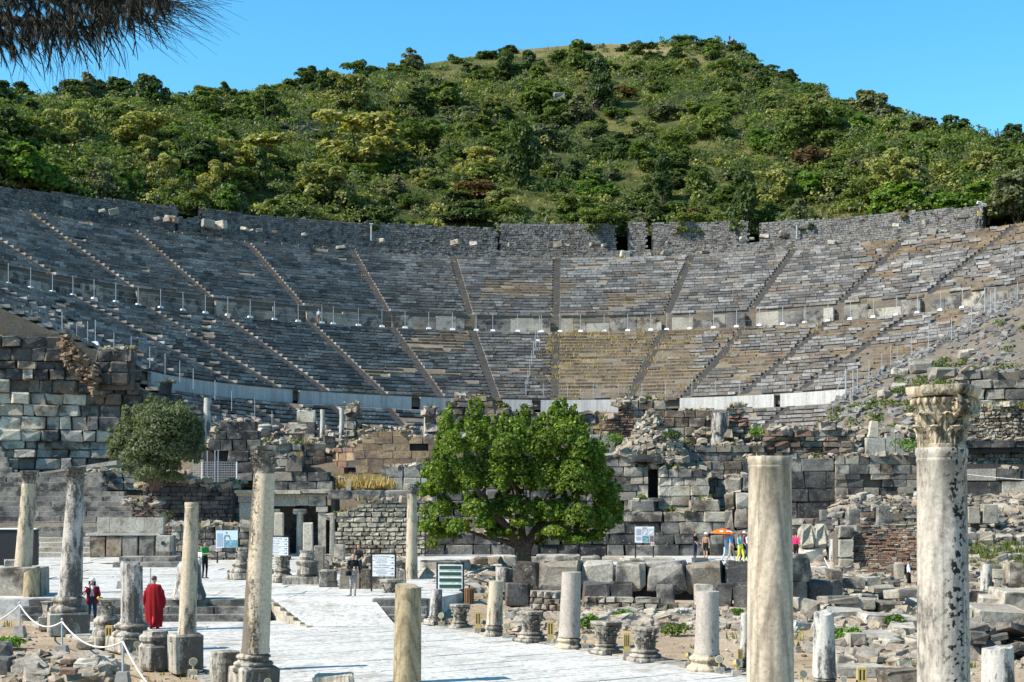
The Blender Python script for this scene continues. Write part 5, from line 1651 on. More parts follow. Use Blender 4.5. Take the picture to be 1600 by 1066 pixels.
def capital(parent, name, c, r, h, mat, broken=None, detail=1, rz=0.0, comp=False, wide=1.62):
    """Corinthian (or composite) capital: bell, two rows of leaves, corner volutes, abacus"""
    c = Vector(c)
    mb = MB()
    mb.lathe([(r * .98, 0), (r * 1.0, h * .05), (r * .92, h * .08), (r * .90, h * .4), (r * 1.0, h * .62), (r * 1.22, h * .80)], c, 20, wob=.06)
    bell = mb.build(name, mat, parent, bump_angle=50)
    ORG[bell.name] = ORG[parent.name]
    for row in range(2):
        for k in range(8):
            a_ = rz + (k + row * .5) * math.pi / 4
            mb = MB()
            acanthus(mb, c, r * (.97 if row == 0 else .95), h * (.40 if row == 0 else .66), r * .72, a_, h * .04, .5 if row == 0 else .42, r * .12)
            mb.build('leaf', mat, bell, smooth=False)
    W = r * wide
    if comp:
        for k in range(20):
            a_ = rz + k * math.pi / 10
            mb = MB(); p = c + Vector((math.cos(a_) * r * 1.20, math.sin(a_) * r * 1.20, h * .74))
            mb.addq(ICOV * np.array((r * .10, r * .10, h * .075)) + np.array(p), ICOF)
            mb.build('egg_moulding', mat, bell, smooth=True)
    for k in range(4):
        a_ = rz + math.pi / 4 + k * math.pi / 2
        if broken and k in broken:
            continue
        mb = MB()
        rv = h * (.20 if comp else .10)
        rad = W * 1.28 - rv
        p = c + Vector((math.cos(a_) * rad, math.sin(a_) * rad, h * .87 - rv))
        spiral(mb, p, a_, rv, r * .34)
        mb.tube([c + Vector((math.cos(a_) * r * .95, math.sin(a_) * r * .95, h * .42)), c + Vector((math.cos(a_) * r * 1.25, math.sin(a_) * r * 1.25, h * .62)), p + Vector((0, 0, -rv * .5))], [r * .09, r * .12, r * .16], 6)
        mb.build('volute', mat, bell, smooth=False)
    # abacus: square with hollowed sides, corners knocked off where broken
    pts = []
    for k in range(4):
        a0 = rz + math.pi / 4 + k * math.pi / 2
        cr = W * 1.32 * (.58 if broken and k in broken else 1)
        for da, f in ((-.09, 1), (.09, 1), (.42, .80), (.785, .735), (1.15, .80)):
            rr = cr * f if f == 1 else W * 1.32 * f
            pts.append((math.cos(a0 + da) * rr, math.sin(a0 + da) * rr))
    mb = MB()
    mb.loft([[(c.x + x * s_, c.y + y * s_, c.z + z) for x, y in pts] for s_, z in ((.90, h * .83), (.97, h * .87), (1.0, h * .93), (1.0, h * .99 + .0), (.9, h * 1.0))])
    mb.build('abacus', mat, bell, bump_angle=35)
    return bell
def base_profile(r, h):
    return [(r * 1.45, 0), (r * 1.52, h * .10), (r * 1.52, h * .20), (r * 1.42, h * .32), (r * 1.22, h * .38), (r * 1.16, h * .50), (r * 1.22, h * .60), (r * 1.32, h * .66), (r * 1.33, h * .78), (r * 1.2, h * .88), (r * 1.06, h * .92), (r * 1.03, h)]
def shaft(parent, name, c, r0, r1, h, mat, n=28, lean=(0, 0), flute=0, fd=0.0, cut=0.0, collar=False, wob=.02, bands=6, cutdir=0.0):
    prof = [(r0 * 1.06, 0), (r0 * 1.05, .08), (r0, .14)]
    for i in range(1, bands):
        f = i / bands
        prof.append((r0 + (r1 - r0) * f ** 1.15, .14 + (h - .3) * f))
    if collar:
        prof += [(r1, h - .16), (r1 * 1.03, h - .15), (r1 * 1.03, h - .12), (r1 * 1.005, h - .115), (r1 * 1.06, h - .07), (r1 * 1.06, h - .02), (r1 * 1.0, h)]
    else:
        prof += [(r1, h - .1), (r1 * .99, h)]
    mb = MB(); mb.lathe(prof, (0, 0, 0), n, wob=wob, flute=flute, fdepth=fd)
    v = mb.v[0]
    if cut:
        k = np.cos(np.arctan2(v[:, 1], v[:, 0]) - cutdir) * np.hypot(v[:, 0], v[:, 1]) / r1
        top_ = v[:, 2] > h - .12
        v[top_, 2] += cut * k[top_] + NP.uniform(-.02, .02, top_.sum())
    v[:, 0] += lean[0] * v[:, 2]; v[:, 1] += lean[1] * v[:, 2]
    o = mb.build(name, mat, bump_angle=40)
    o.parent = parent
    o.location = Vector(c) - ORG[parent.name]
    return o
def colm(label, pf, fy, w0, pt, ty, w1, mat, Y=None, cap=None, base=None, ped=None, zb=0.0, group='columns along the marble street', collar=False, flute=0, fd=0.0, cut=0.0, broken=None, comp=False, n=28, name='column', wob=.02, capm='carved', cutdir=0.0, caprz=.4, wide=1.16):
    """pf,fy: photo foot of the whole thing; w0/w1 shaft widths in px; base/ped: px height of moulded base / pedestal (height, width)"""
    if Y is None:
        Y = F * (H - zb) / (fy - HY)
    else:
        fy = HY + F * (H - zb) / Y
    k = Y / F
    foot = P(pf, fy, Y)
    t_ = thing(name, label, 'column', foot, group)
    z = foot.z
    if ped:
        hh, ww = ped[0] * k, ped[1] * k
        mb = MB(); mb.stone((foot.x, foot.y, z + hh / 2), (ww, ww, hh), R.uniform(-.2, .2) + .5, .05, .02)
        if len(ped) > 2:
            mb.lathe([(ww * .52, hh * .78), (ww * .60, hh * .84), (ww * .60, hh * .95), (ww * .5, hh)], (foot.x, foot.y, z), 8)
        mb.build('pedestal', 'carved', t_)
        z += hh
    if base:
        hh = base[0] * k; rr = base[1] * k / 2 / 1.52
        mb = MB(); mb.lathe(base_profile(rr, hh), (foot.x, foot.y, z), 26, wob=.03)
        mb.build('base', 'carved' if mat != 'granite' else 'column_tan', t_, bump_angle=50)
        z += hh
    topz = H + (HY - ty) * k
    lean = ((pt - pf) * k / max(.1, topz - foot.z), 0)
    x0 = foot.x + lean[0] * (z - foot.z)
    shaft(t_, 'shaft', (x0, foot.y, z), w0 * k / 2, w1 * k / 2, topz - z, mat, n, lean, flute, fd, cut, collar, wob, cutdir=cutdir)
    if cap:
        hh = cap * k
        capital(t_, 'capital', (foot.x + lean[0] * (topz - foot.z), foot.y, topz), w1 * k / 2 * .98, hh, capm, broken, 1, caprz, comp, wide)
    return t_
colm('tall leaning tan column with a worn carved capital beside the black screen', 31, 0, 29, 45, 756, 21, 'column_tan', Y=53, cap=20)
colm('tall column with dark crusted patches and a carved capital, behind the rope barrier', 107, 990, 36, 118, 758, 26, 'column_grey', cap=29, base=(26, 58), ped=(34, 62))
colm('short olive-brown column stump with a slanting broken top beside the leaning tan column', 48, 963, 26, 50, 890, 24, 'column_olive', cut=.12, cutdir=0)
colm('broken fluted grey column on a moulded base, left of the robed man', 206, 1018, 35, 206, 881, 34, 'column_grey', base=(22, 62), ped=(24, 62), flute=11, fd=.10, cut=-.08, cutdir=0)
colm('slender brown-speckled plain column on a square crusted pedestal, right of the robed man', 290, 1052, 28, 300, 785, 21, 'column_tan', ped=(62, 47, 1), collar=True)
colm('tall two-toned column with a stained dark side and a carved capital, in the street foreground', 396, 1078, 43, 413, 740, 33, 'column_stained', cap=43, base=(20, 62), ped=(38, 62, 1))
colm('short wooden-looking banded stone column with an obliquely cut top, in the middle foreground', 635, 0, 45, 638, 916, 41, 'column_olive', Y=26, cut=.035, cutdir=2.5, wob=.03)
colm('thick beige column without capital, its streaked shaft flaring at the top', 1204, 0, 78, 1203, 713, 66, 'column_beige', Y=17.9, collar=True, n=40)
colm('thick white column covered with black spots under a big carved capital', 1478, 0, 84, 1471, 700, 75, 'column_spotted', Y=15.5, cap=96, collar=True, n=44, comp=True, broken=(2,), capm='capital_warm', caprz=-.52, wide=1.40)
# right row along the far edge of the street
colm('small dark grey column stub on a square base in front of the green board', 681, 977, 20, 682, 921, 18, 'column_grey', base=(6, 28), ped=(9, 30))
colm('tan mottled column on a moulded base beside the waste bin side of the street', 772, 994, 25, 775, 908, 23, 'column_tan', base=(18, 34))
colm('tall pinkish granite column on a moulded base, tallest along the far street edge', 889, 1013, 33, 893, 894, 30, 'granite', base=(18, 44))
colm('thick granite column standing on a wide crusted base beside two spotlights', 1104, 1048, 38, 1106, 924, 35, 'granite', base=(26, 62))
colm('thin white column mostly hidden behind the thick beige column', 1163, 1040, 14, 1164, 958, 13, 'column_white', base=(14, 26))
colm('white crusted column stub leaning slightly, between the beige and the spotted columns', 1288, 1070, 36, 1287, 957, 31, 'column_white', base=(12, 44), cut=.05, cutdir=1)
colm('grey streaked column stub with a broken top at the lower right corner', 1560, 0, 53, 1559, 1012, 50, 'column_white', Y=28.5, cut=.05, cutdir=0, flute=9, fd=.05)
colm('slender cream column with a small capital standing before the small-stone wall', 643, 905, 19, 644, 772, 15, 'column_tan', zb=ZP, cap=16, group=None)
colm('two-toned grey drum standing at the left end of the low wall of big blocks', 788, 922, 27, 788, 887, 27, 'column_grey', zb=.5, group=None, cut=-.05)
colm('slim grey column stump on the slope beside the rope, right of the red-shirted visitor', 1302, 880, 13, 1302, 842, 13, 'column_white', zb=.7, group=None)
colm('fluted white stub with a dark side among the rubble right of the spotted column', 1541, 930, 18, 1541, 882, 17, 'column_white', zb=.5, group=None, base=(8, 26))
# capitals set on bases, and other carved pieces along the street
def capbase(label, px, y0, y1, y2, wc, wb, zb=0.0, mat='carved', group='capitals set on column bases'):
    Y = F * (H - zb) / (y2 - HY); k = Y / F
    foot = P(px, y2, Y)
    t_ = thing('carved_capital', label, 'capital', foot, group)
    mb = MB(); hb = (y2 - y1) * k
    mb.stone((foot.x, foot.y, foot.z + hb * .18), (wb * k, wb * k, hb * .36), .5, .03, .02)
    prof = base_profile(wb * k / 2 / 1.55, hb * .64)
    mb.lathe(prof, (foot.x, foot.y, foot.z + hb * .36), 22, wob=.05)
    mb.build('base', 'carved', t_, bump_angle=50)
    capital(t_, 'capital', (foot.x, foot.y, foot.z + hb), wc * k / 2 / 1.50, (y1 - y0) * k, mat, (0, 2) if R.random() < .5 else (1,), 1, R.uniform(0, 1.5), False, 1.25)
capbase('small carved capital set on a base, smallest and farthest along the street edge', 719, 944, 970, 982, 30, 30)
capbase('carved capital on a moulded base between the tan and the granite column', 830, 955, 986, 1003, 42, 44)
capbase('broad carved capital on a ringed base, right of the tall granite column', 947, 971, 1004, 1022, 48, 42)
capbase('broad carved capital on a square base beside an ochre ground lamp with three slots', 1008, 980, 1013, 1033, 48, 52)
capbase('flaring capital fragment on a round base behind the oblique-cut column', 612, 905, 935, 947, 34, 34, .2)
capbase('small flaring capital on a crusted pedestal between the woman in jeans and the fluted column', 167, 936, 962, 1012, 28, 46)
capbase('carved capital fragment on a square block, left of the tall two-toned column on the plaza', 378, 856, 877, 905, 22, 38, ZP)
capbase('bowl-shaped capital on a stepped base, right of the tall two-toned column on the plaza', 441, 868, 887, 910, 26, 32, ZP)

def single(name, label, cat, px, py, zb, build, mat, group=None, smooth=None):
    Y = F * (H - zb) / (py - HY)
    mb = MB(); build(mb, Y / F)
    o = mb.build(name, mat, bump_angle=smooth)
    o.location = P(px, py, Y)
    return tag(o, label, cat, group)
single('bell_base', 'white bell-shaped marble base behind the slender brown-speckled column', 'column base', 295, 936, ZP, lambda mb, k: mb.lathe([(26 * k, 0), (27 * k, 6 * k), (24 * k, 14 * k), (20 * k, 26 * k), (19 * k, 50 * k), (14 * k, 58 * k), (8 * k, 60 * k)], (0, 0, 0), 24), 'column_grey', None, 50)
single('pedestal', 'moulded octagonal stone pedestal in front of the red-robed man', 'pedestal', 243, 1046, 0, lambda mb, k: mb.lathe([(23 * k, 0), (26 * k, 6 * k), (27 * k, 36 * k), (22 * k, 42 * k), (25 * k, 46 * k), (25 * k, 52 * k), (20 * k, 56 * k), (19 * k, 60 * k)], (0, 0, 0), 8, wob=.06), 'carved')
single('stone_basin', 'round bulging stone block with a crusted rim, left of the tall two-toned column', 'stone block', 352, 1074, 0, lambda mb, k: mb.lathe([(16 * k, 0), (22 * k, 8 * k), (24 * k, 26 * k), (23 * k, 40 * k), (21 * k, 48 * k), (22 * k, 56 * k), (17 * k, 57 * k)], (0, 0, 0), 14, wob=.1), 'carved')
single('carved_block', 'low carved capital block sunk beside the crusted column near the rope', 'stone block', 78, 984, 0, lambda mb, k: (mb.stone((0, 0, 10 * k), (34 * k, 30 * k, 20 * k), .3, .03, .02), mb.lathe([(13 * k, 20 * k), (11 * k, 26 * k), (12 * k, 42 * k), (15 * k, 44 * k)], (0, 0, 0), 8, wob=.1)), 'carved')
single('stone_altar', 'dark moulded round altar on square blocks, on the plaza beside the ramp', 'altar', 480, 914, ZP - .05, lambda mb, k: (mb.stone((-6 * k, 0, 7 * k), (64 * k, 40 * k, 14 * k), .1, .03, .02), mb.lathe([(15 * k, 14 * k), (18 * k, 18 * k), (16 * k, 30 * k), (19 * k, 35 * k), (19 * k, 37 * k), (11 * k, 39 * k)], (0, 0, 0), 10, wob=.03), mb.lathe([(10 * k, 39 * k), (13 * k, 44 * k), (11 * k, 50 * k), (12 * k, 54 * k)], (0, 0, 0), 9, wob=.08)), 'carved')
standing('standing_stone', 'tall grey slab standing upright behind the dark round altar', 490, 853, 506, 906, 60.5, 'stone_mix', .3, 0, 'stone')
single('carved_block', 'squat block with worn carving right of the dark round altar', 'stone block', 513, 917, ZP - .03, lambda mb, k: (mb.stone((0, 0, 5 * k), (28 * k, 22 * k, 8 * k), .1, .02, .02), mb.stone((0, 0, 17 * k), (26 * k, 24 * k, 18 * k), .05, .06, .03)), 'carved')
mb = MB(); 
# loose blocks, each its own thing
def blk(label, x0, y0, x1, y1, zb, dep, mat, rz=0.0, tilt=(0, 0), cat='stone block', name='fallen_block', bev=.05, j=.03, group=None):
    """block seen from px x0..x1, y0 (top of front face) to y1 (foot)"""
    Y = F * (H - zb) / (y1 - HY); k = Y / F
    w, h_ = (x1 - x0) * k, (y1 - y0) * k
    bev *= .6
    mb = MB()
    v = cham((w, dep, h_), bev) + NP.uniform(-j, j, (24, 3))
    mb.add(rot(v, rz, tilt) + np.array((0, dep / 2, h_ / 2)), CHF)
    o = mb.build(name, mat); o.location = P((x0 + x1) / 2, y1, Y)
    return tag(o, label, cat, group)
# wall of big loose blocks in two courses
BM_ = ['stone_dark', 'stone_grey', 'stone_mix', 'stone_dark', 'slab_pale', 'stone_rough_dark']
bwall('big_block_wall', 'lower course of narrow upright blocks in the low wall across the middle distance', (797, 56.6), (1180, 55.1), -.05, [(797, 925), (1180, 926)], .80, (.62, 1.15), BM_, 1.0, 'mortar_dark', .12, bev=.10, j=.06, yj=.14, corelow=.5, back=.4, gap=.05, tj=.03)
bwall('big_block_wall', 'upper course of huge rounded blocks in the low wall across the middle distance', (802, 57), (1180, 55.5), [(802, 923), (1180, 924)], [(802, 886), (900, 882), (1000, 880), (1090, 888), (1180, 884)], .92, (1.0, 1.75), BM_, 1.1, 'mortar_dark', .2, bev=.13, j=.075, yj=.16, corelow=.5, back=.4, gap=.06, tj=.04)
bwall('big_block_wall', 'continuation of the low wall of huge blocks, right of the thick beige column', (1232, 56), (1316, 58), -.05, [(1232, 890), (1262, 878), (1316, 886)], .92, (.9, 1.6), ['stone_dark', 'stone_mix'], 1.0, 'mortar_dark', .1, bev=.12, j=.06, yj=.14, corelow=.6, back=.4, gap=.05, tj=.03)
B = blk
B('long rough slab with a pale top and brown front, behind the green board', 657, 876, 735, 897, .5, 1.4, 'slab_pale', .05, bev=.15, j=.08)
B('reddish boulder-like block between the long rough slab and the round tree', 738, 872, 762, 892, .4, 1.0, 'stone_brown', .2, bev=.2, j=.1)
B('rounded brown boulder left of the tree trunk', 756, 870, 786, 890, .4, 1.0, 'stone_brown', -.2, bev=.25, j=.1)
B('grey block touching the left of the tree trunk', 784, 869, 806, 886, .4, .9, 'slab_pale', .1, bev=.1)
B('pale block just right of the tree trunk', 824, 871, 842, 884, .4, .9, 'slab_pale', -.1, bev=.1)
B('long pale flat slab right of the tree trunk, the longest behind the low wall', 840, 868, 908, 884, .4, 1.5, 'slab_pale', .03, bev=.12, j=.06)
B('low rounded slab beyond the low wall, left of the raised information board', 906, 870, 938, 884, .4, 1.2, 'slab_pale', .1, bev=.12)
B('flat pale slab beyond the low wall, straight below the raised information board', 942, 871, 976, 884, .4, 1.2, 'slab_pale', -.1, bev=.12)
B('broad cream flat stone on top of the low wall, below the information board', 972, 873, 1006, 882, .6, 1.2, 'marble_pale', .1, bev=.1)
B('long flat slab lying before the pair of visitors by the dark wall', 1004, 872, 1054, 882, .5, 1.3, 'slab_pale', 0, bev=.1, j=.05)
B('dark square block before the woman in the white sun hat', 1084, 872, 1108, 880, .6, .8, 'stone_dark')
B('pale rough slab behind the low wall, before the group under the orange umbrella', 1092, 876, 1124, 890, .6, 1.0, 'slab_pale', .15, bev=.1)
B('dark tilted block at the left foot of the low wall', 790, 912, 824, 948, .0, .9, 'stone_dark', .1, bev=.06)
B('thin broken stones piled beside the waste bin', 745, 905, 772, 922, .3, 1.2, 'slab_pale', .2, (.1, .1), bev=.05)
B('slanting grey slab leaning left of the slender cream column', 655, 890, 672, 912, .5, .5, 'slab_pale', .5, (0, .6), bev=.04)
B('slanting pale slab leaning beside the green board, pointing up to the right', 660, 905, 688, 914, .4, .6, 'marble_pale', .1, (0, -.6), bev=.04)
B('flat grey slab lying by the plaza behind the green board', 690, 905, 716, 915, .5, 1.2, 'slab_pale', .1, bev=.04)
for i, (x0, x1, t0) in enumerate(((530, 546, 888), (547, 562, 886), (563, 578, 889), (579, 600, 890), (601, 622, 888), (623, 634, 891))):
    B('low upright grey slab in the row behind the white direction board, %s from the left' % ordn(i), x0, t0, x1, 922, ZP - .05, .4, 'stone_mix', .02, group='row of upright slabs behind the direction board', cat='stone slab', name='stone_slab')
B('fallen pale slab on the small mound between the altar and the small-stone wall', 500, 868, 520, 884, ZP, .8, 'slab_pale', .4, (0, .3))
B('square dark base block of the carved capital, behind the two-toned column on the plaza', 355, 890, 398, 906, ZP - .05, 1.0, 'stone_mix')
B('dark stone block low beside the bowl-shaped capital', 424, 890, 436, 912, ZP - .05, .8, 'stone_dark')
# left edge
B('big dark wall block with a pale top below the black screen', -40, 888, 62, 962, 0, 1.2, 'stone_mix', .05, bev=.05)
B('broken capital lying on the dark block at the left edge', 4, 874, 22, 888, 1.6, .5, 'carved', .2, cat='capital', name='carved_capital')
B('rounded boulder lying against the crusted column behind the rope', 112, 998, 146, 1014, 0, 1.0, 'stone_mix', .3, bev=.15, j=.06)
B('grey squared block at the lower left edge, topmost of the small wall', -12, 1006, 10, 1030, .3, .6, 'stone_grey', .2, bev=.08)
B('pale square block in the small wall at the lower left corner', 14, 1030, 42, 1052, 0, .7, 'slab_pale', .05)
B('dark block at the very lower left corner', -20, 1030, 13, 1056, 0, .7, 'stone_grey', .05)
B('flat pale stone on top of the small rubble wall near the rope', 112, 1034, 148, 1046, .25, .7, 'marble_pale', .1, (.1, .05))
B('orange roof tile lying on the small rubble wall', 92, 1046, 116, 1054, .3, .35, 'brick_red', .1, (.05, .05), cat='roof tile', name='roof_tile', bev=.015, j=.006)
B('brown roof tile fragment tucked in the small rubble wall', 94, 1032, 112, 1038, .35, .35, 'brick_red', -.1, cat='roof tile', name='roof_tile', bev=.015, j=.006)
B('pale carved lump in the middle of the street at the bottom edge', 488, 1056, 550, 1076, 0, .5, 'column_beige', .0, bev=.08, j=.05)
# right field of slabs
fld = [('wedge-shaped grey block at the near end of the slab field, right of the beige column', 1240, 935, 1258, 956, .0, .8, .4), ('dark pointed block beside the wedge-shaped block', 1256, 940, 1284, 966, .0, .8, -.3),
       ('long grey slab lying behind the white crusted stub', 1290, 934, 1340, 944, .4, 1.2, .1), ('broad flat pale slab in the upper slab field', 1315, 938, 1372, 952, .2, 1.6, -.1), ('big rounded slab in the middle of the slab field', 1372, 942, 1412, 956, .1, 1.2, .05),
       ('pale tilted slab near the walker with the backpack', 1396, 922, 1428, 936, .3, 1.2, .3), ('rectangular pale block beyond the slab field, left of the walker', 1366, 916, 1398, 926, .4, 1.0, 0),
       ('dark block with brown side in the second row of the slab field', 1340, 930, 1370, 945, .2, .9, .2), ('long low beam before the slab field, under the spotted column', 1350, 962, 1436, 980, .0, 1.1, .05),
       ('grey slab with raised edge, front row of the slab field', 1300, 955, 1352, 974, .0, 1.3, -.08), ('cream square block lying in front of the long low beam', 1326, 990, 1354, 1012, .0, .7, .15), ('flat pale paving piece beside the cream square block', 1355, 992, 1405, 1008, .0, 1.4, .1),
       ('grey slab lying at the foot of the spotted column', 1400, 978, 1436, 992, .0, 1.0, -.2), ('rough boulder between grass tufts before the front slabs', 1384, 1000, 1410, 1014, .0, .7, .3), ('long grey kerb stone near the bottom, left of the spotted column', 1306, 1044, 1382, 1058, .0, .6, .05),
       ('dark mossy block with a pale top at the foot of the spotted column', 1384, 1048, 1440, 1076, .0, .8, .1), ('broad flat slab on a brown rubble pile, right of the spotted column', 1528, 952, 1608, 978, .5, 1.6, .03),
       ('squared grey block left of the broad flat slab on the rubble pile', 1514, 954, 1532, 976, .5, .9, .1), ('rough brown block supporting the broad flat slab', 1516, 980, 1570, 1010, .0, 1.0, .0), ('grey boulder at the right edge behind the broad flat slab', 1566, 925, 1612, 952, .6, 1.4, .1),
       ('pale jagged block left of the grey boulder at the right edge', 1538, 932, 1568, 950, .6, 1.0, -.2), ('squared stone with a chipped corner in the rubble above the broad slab', 1510, 924, 1540, 942, .7, .9, .2), ('small grey cube on the rubble behind the walker', 1402, 880, 1414, 905, .9, .6, 0),
       ('block with a pale top left of the walker, beside the rope', 1352, 902, 1376, 916, .6, .9, .1), ('grey squared block below the rope, near the low wall end', 1318, 902, 1352, 920, .5, 1.0, -.1), ('lower grey block behind the slab field, touching the low wall end', 1296, 890, 1316, 930, .3, .9, 0),
       ('tall square pier block at the right edge above the boulder', 1578, 880, 1604, 918, .8, .9, 0)]
for lab, x0, y0, x1, y1, zb, dep, rz in fld:
    B(lab, x0, y0, x1, y1, zb, dep, R.choice(('slab_pale', 'slab_pale', 'stone_mix')), rz, (R.uniform(-.08, .08), R.uniform(-.08, .08)), bev=.07, j=.05)
# piers, brick walls and mounds at the right
bwall('stone_pier', 'pier of three pale stacked boulders beside the red-shirted visitor', (1252, 78), (1294, 78), .3, [(1252, 846), (1262, 824), (1292, 822), (1294, 830)], .95, (1.4, 1.7), ['marble_pale', 'stone_cream', 'slab_pale'], 1.2, 'mortar', .1, bev=.2, j=.10, yj=.1, cat='ruin', corelow=.5)
bwall('stone_pier', 'second stone pier joined to a sloping brick wall, right of the pale boulder pier', (1311, 73), (1334, 73), .3, [(1311, 824), (1334, 822)], .8, (1.0, 1.4), ['slab_pale', 'stone_mix'], 1.0, 'mortar', .1, bev=.1, j=.06, cat='ruin')
bwall('brick_wall', 'ruined wall of thin red bricks on the slope, left of the walker', (1333, 73.5), (1440, 72), .1, [(1333, 826), (1350, 832), (1380, 838), (1400, 834), (1440, 836)], .10, (.25, .5), ['brick_red', 'brick_red', 'stone_mix'], .5, 'mortar', .12, bev=.05, j=.03, yj=.05, pname='brick', gap=.02, cmax=300)
bwall('brick_wall', 'low thin-brick wall with a brown earth top just behind the walker', (1346, 69), (1440, 68), .1, [(1346, 886), (1380, 884), (1440, 882)], .10, (.3, .6), ['brick_red', 'stone_brown', 'stone_mix'], .5, 'mortar', .08, bev=.05, j=.03, pname='brick', gap=.02, cmax=200)
bwall('stone_wall', 'rubble wall of small stones at the right edge, above the green slope', (1512, 84), (1680, 83), 2.0, [(1512, 812), (1680, 806)], .32, (.4, .9), ['stone_mix', 'stone_grey', 'slab_pale'], .6, 'mortar', .2, bev=.12, j=.08, yj=.1, pname='stone')
bwall('stone_wall', 'low wall of cream blocks behind the fluted stub at the right edge', (1506, 64), (1680, 64), .1, [(1506, 898), (1576, 892), (1680, 890)], .42, (.6, 1.1), ['stone_cream', 'slab_pale', 'stone_mix'], .6, 'mortar', .15, bev=.07, j=.05, pname='stone')
for x0, y0, x1, y1, Y, lab in ((1512, 792, 1532, 818, 82, 'upright dark grey block on the right slope, left of two'), (1536, 788, 1560, 818, 82, 'upright pale-edged block on the right slope, right of two'), (1372, 790, 1392, 822, 80, 'rounded grey upright stone above the brick wall slope'), (1325, 795, 1344, 820, 80, 'rough upright block on the slope below the dark piers'),
                              (1283, 797, 1292, 815, 82, 'small pale upright stone at the foot of the dark block wall'), (1398, 906, 1414, 938, 66, 'dark upright post stone just left of the walker')):
    standing('standing_stone', lab, x0, y0, x1, y1, Y, R.choice(('slab_pale', 'stone_grey')), .6, 0, 'stone', .9)
bwall('brick_wall', 'upper thin-brick terrace wall on the slope left of the spotted column', (1338, 79), (1440, 78), .9, [(1338, 816), (1440, 812)], .11, (.3, .6), ['brick_red', 'stone_brown', 'stone_mix', 'stone_grey'], .5, 'mortar', .2, bev=.06, j=.04, pname='brick', gap=.02, cmax=220)
bwall('stone_wall', 'dark terrace wall of broken stones on the slope under the dark piers', (1236, 84), (1440, 83), 1.4, [(1236, 806), (1330, 798), (1440, 794)], .34, (.4, 1.0), ['stone_grey', 'stone_brown', 'stone_mix', 'stone_dark'], .6, 'mortar', .3, bev=.1, j=.08, yj=.12, pname='stone')
heap('slope_rubble', 'stones strewn over the slope above the brick walls at the right', 'rubble', lambda: (lambda q: (q[0], q[1], gz(q[0], q[1]) + .08))(P(R.uniform(1235, 1640), 800, R.uniform(64, 93))), 'rubble_stone', 1350, .12, .8)
heap('slope_bricks', 'brown broken bricks and dark stones on the right slope', 'rubble', lambda: (lambda q: (q[0], q[1], gz(q[0], q[1]) + .06))(P(R.uniform(1235, 1640), 800, R.uniform(64, 93))), 'rubble_dark', 1500, .12, .6)
heap('field_rubble', 'broken stones lying among the slabs of the right-hand field', 'rubble', lambda: (lambda q: (q[0], q[1], gz(q[0], q[1]) + .05))(P(R.choice((R.uniform(1240, 1640), R.uniform(1300, 1440))), 900, R.uniform(36, 64))), 'rubble_stone', 600, .08, .55)
heap('wall_rubble', 'broken stones below the low wall of huge blocks', 'rubble', lambda: (lambda q: (q[0], q[1], gz(q[0], q[1]) + .06))(P(R.uniform(795, 1260), 900, R.triangular(45, 54, 52))), 'rubble_stone', 950, .08, .5)
bwall('rubble_wall', 'low mortared rubble wall before the big block wall, left of the green plate', (828, 50.5), (885, 49.5), -.05, [(828, 924), (850, 922), (885, 926)], .2, (.2, .5), ['stone_mix', 'stone_brown', 'slab_pale'], .6, 'mortar', .1, bev=.12, j=.08, pname='stone')
bwall('rubble_wall', 'low crumbling course of stones right of the small green plate', (912, 53.5), (1080, 52.5), -.05, [(912, 932), (1000, 934), (1080, 938)], .22, (.3, .7), ['stone_mix', 'stone_brown', 'slab_pale'], .5, 'mortar', .1, bev=.1, j=.07, pname='stone')
heap('behind_rubble', 'broken stones lying between the bin and the round tree', 'rubble', lambda: (lambda q: (q[0], q[1], gz(q[0], q[1]) + .1))(P(R.uniform(650, 800), 900, R.uniform(58, 74))), 'rubble_stone', 420, .15, .8)
heap('plaza_rubble', 'broken stones at the foot of the fountain niche', 'rubble', lambda: P(R.uniform(500, 640), R.uniform(876, 890), R.uniform(66, 76)), 'rubble_stone', 160, .15, .6)
heap('corner_rubble', 'small rubble wall remains at the lower left corner', 'rubble', lambda: (lambda q: (q[0], q[1], max(0, gz(q[0], q[1])) + R.uniform(0, .22)))(P(R.uniform(30, 170), 1040, R.uniform(33.0, 37.0))), 'rubble_stone', 380, .08, .55)
heap('corner_bricks', 'brown tile and brick pieces in the rubble at the lower left corner', 'rubble', lambda: (lambda q: (q[0], q[1], R.uniform(.05, .25)))(P(R.uniform(50, 140), 1040, R.uniform(34.0, 36.6))), 'rubble_brick', 90, .12, .4, flat=.25)
heap('pit_rubble', 'dark rubble pile under the broad flat slab at the right edge', 'rubble', lambda: P(R.uniform(1512, 1640), R.uniform(978, 1040), R.uniform(38, 42)) , 'rubble_dark', 260, .15, .6)
heap('upper_rubble', 'pale broken stones lying on the ledges of the stage ruins', 'rubble', lambda: P(R.uniform(1080, 1440), R.uniform(668, 690), R.uniform(96, 104)), 'rubble_stone', 320, .2, .8)
def pebbles():
    while True:
        x, y = R.uniform(-20, 26), R.uniform(30, 58)
        n = SN.x * x + SN.y * y
        if (n < 11.9 and y < 49) or n > 23.8:
            return (x, y, gz(x, y))
heap('pebbles', 'small pebbles scattered on the bare earth beside the street', 'pebbles', pebbles, 'rubble_stone', 5200, .02, .14)
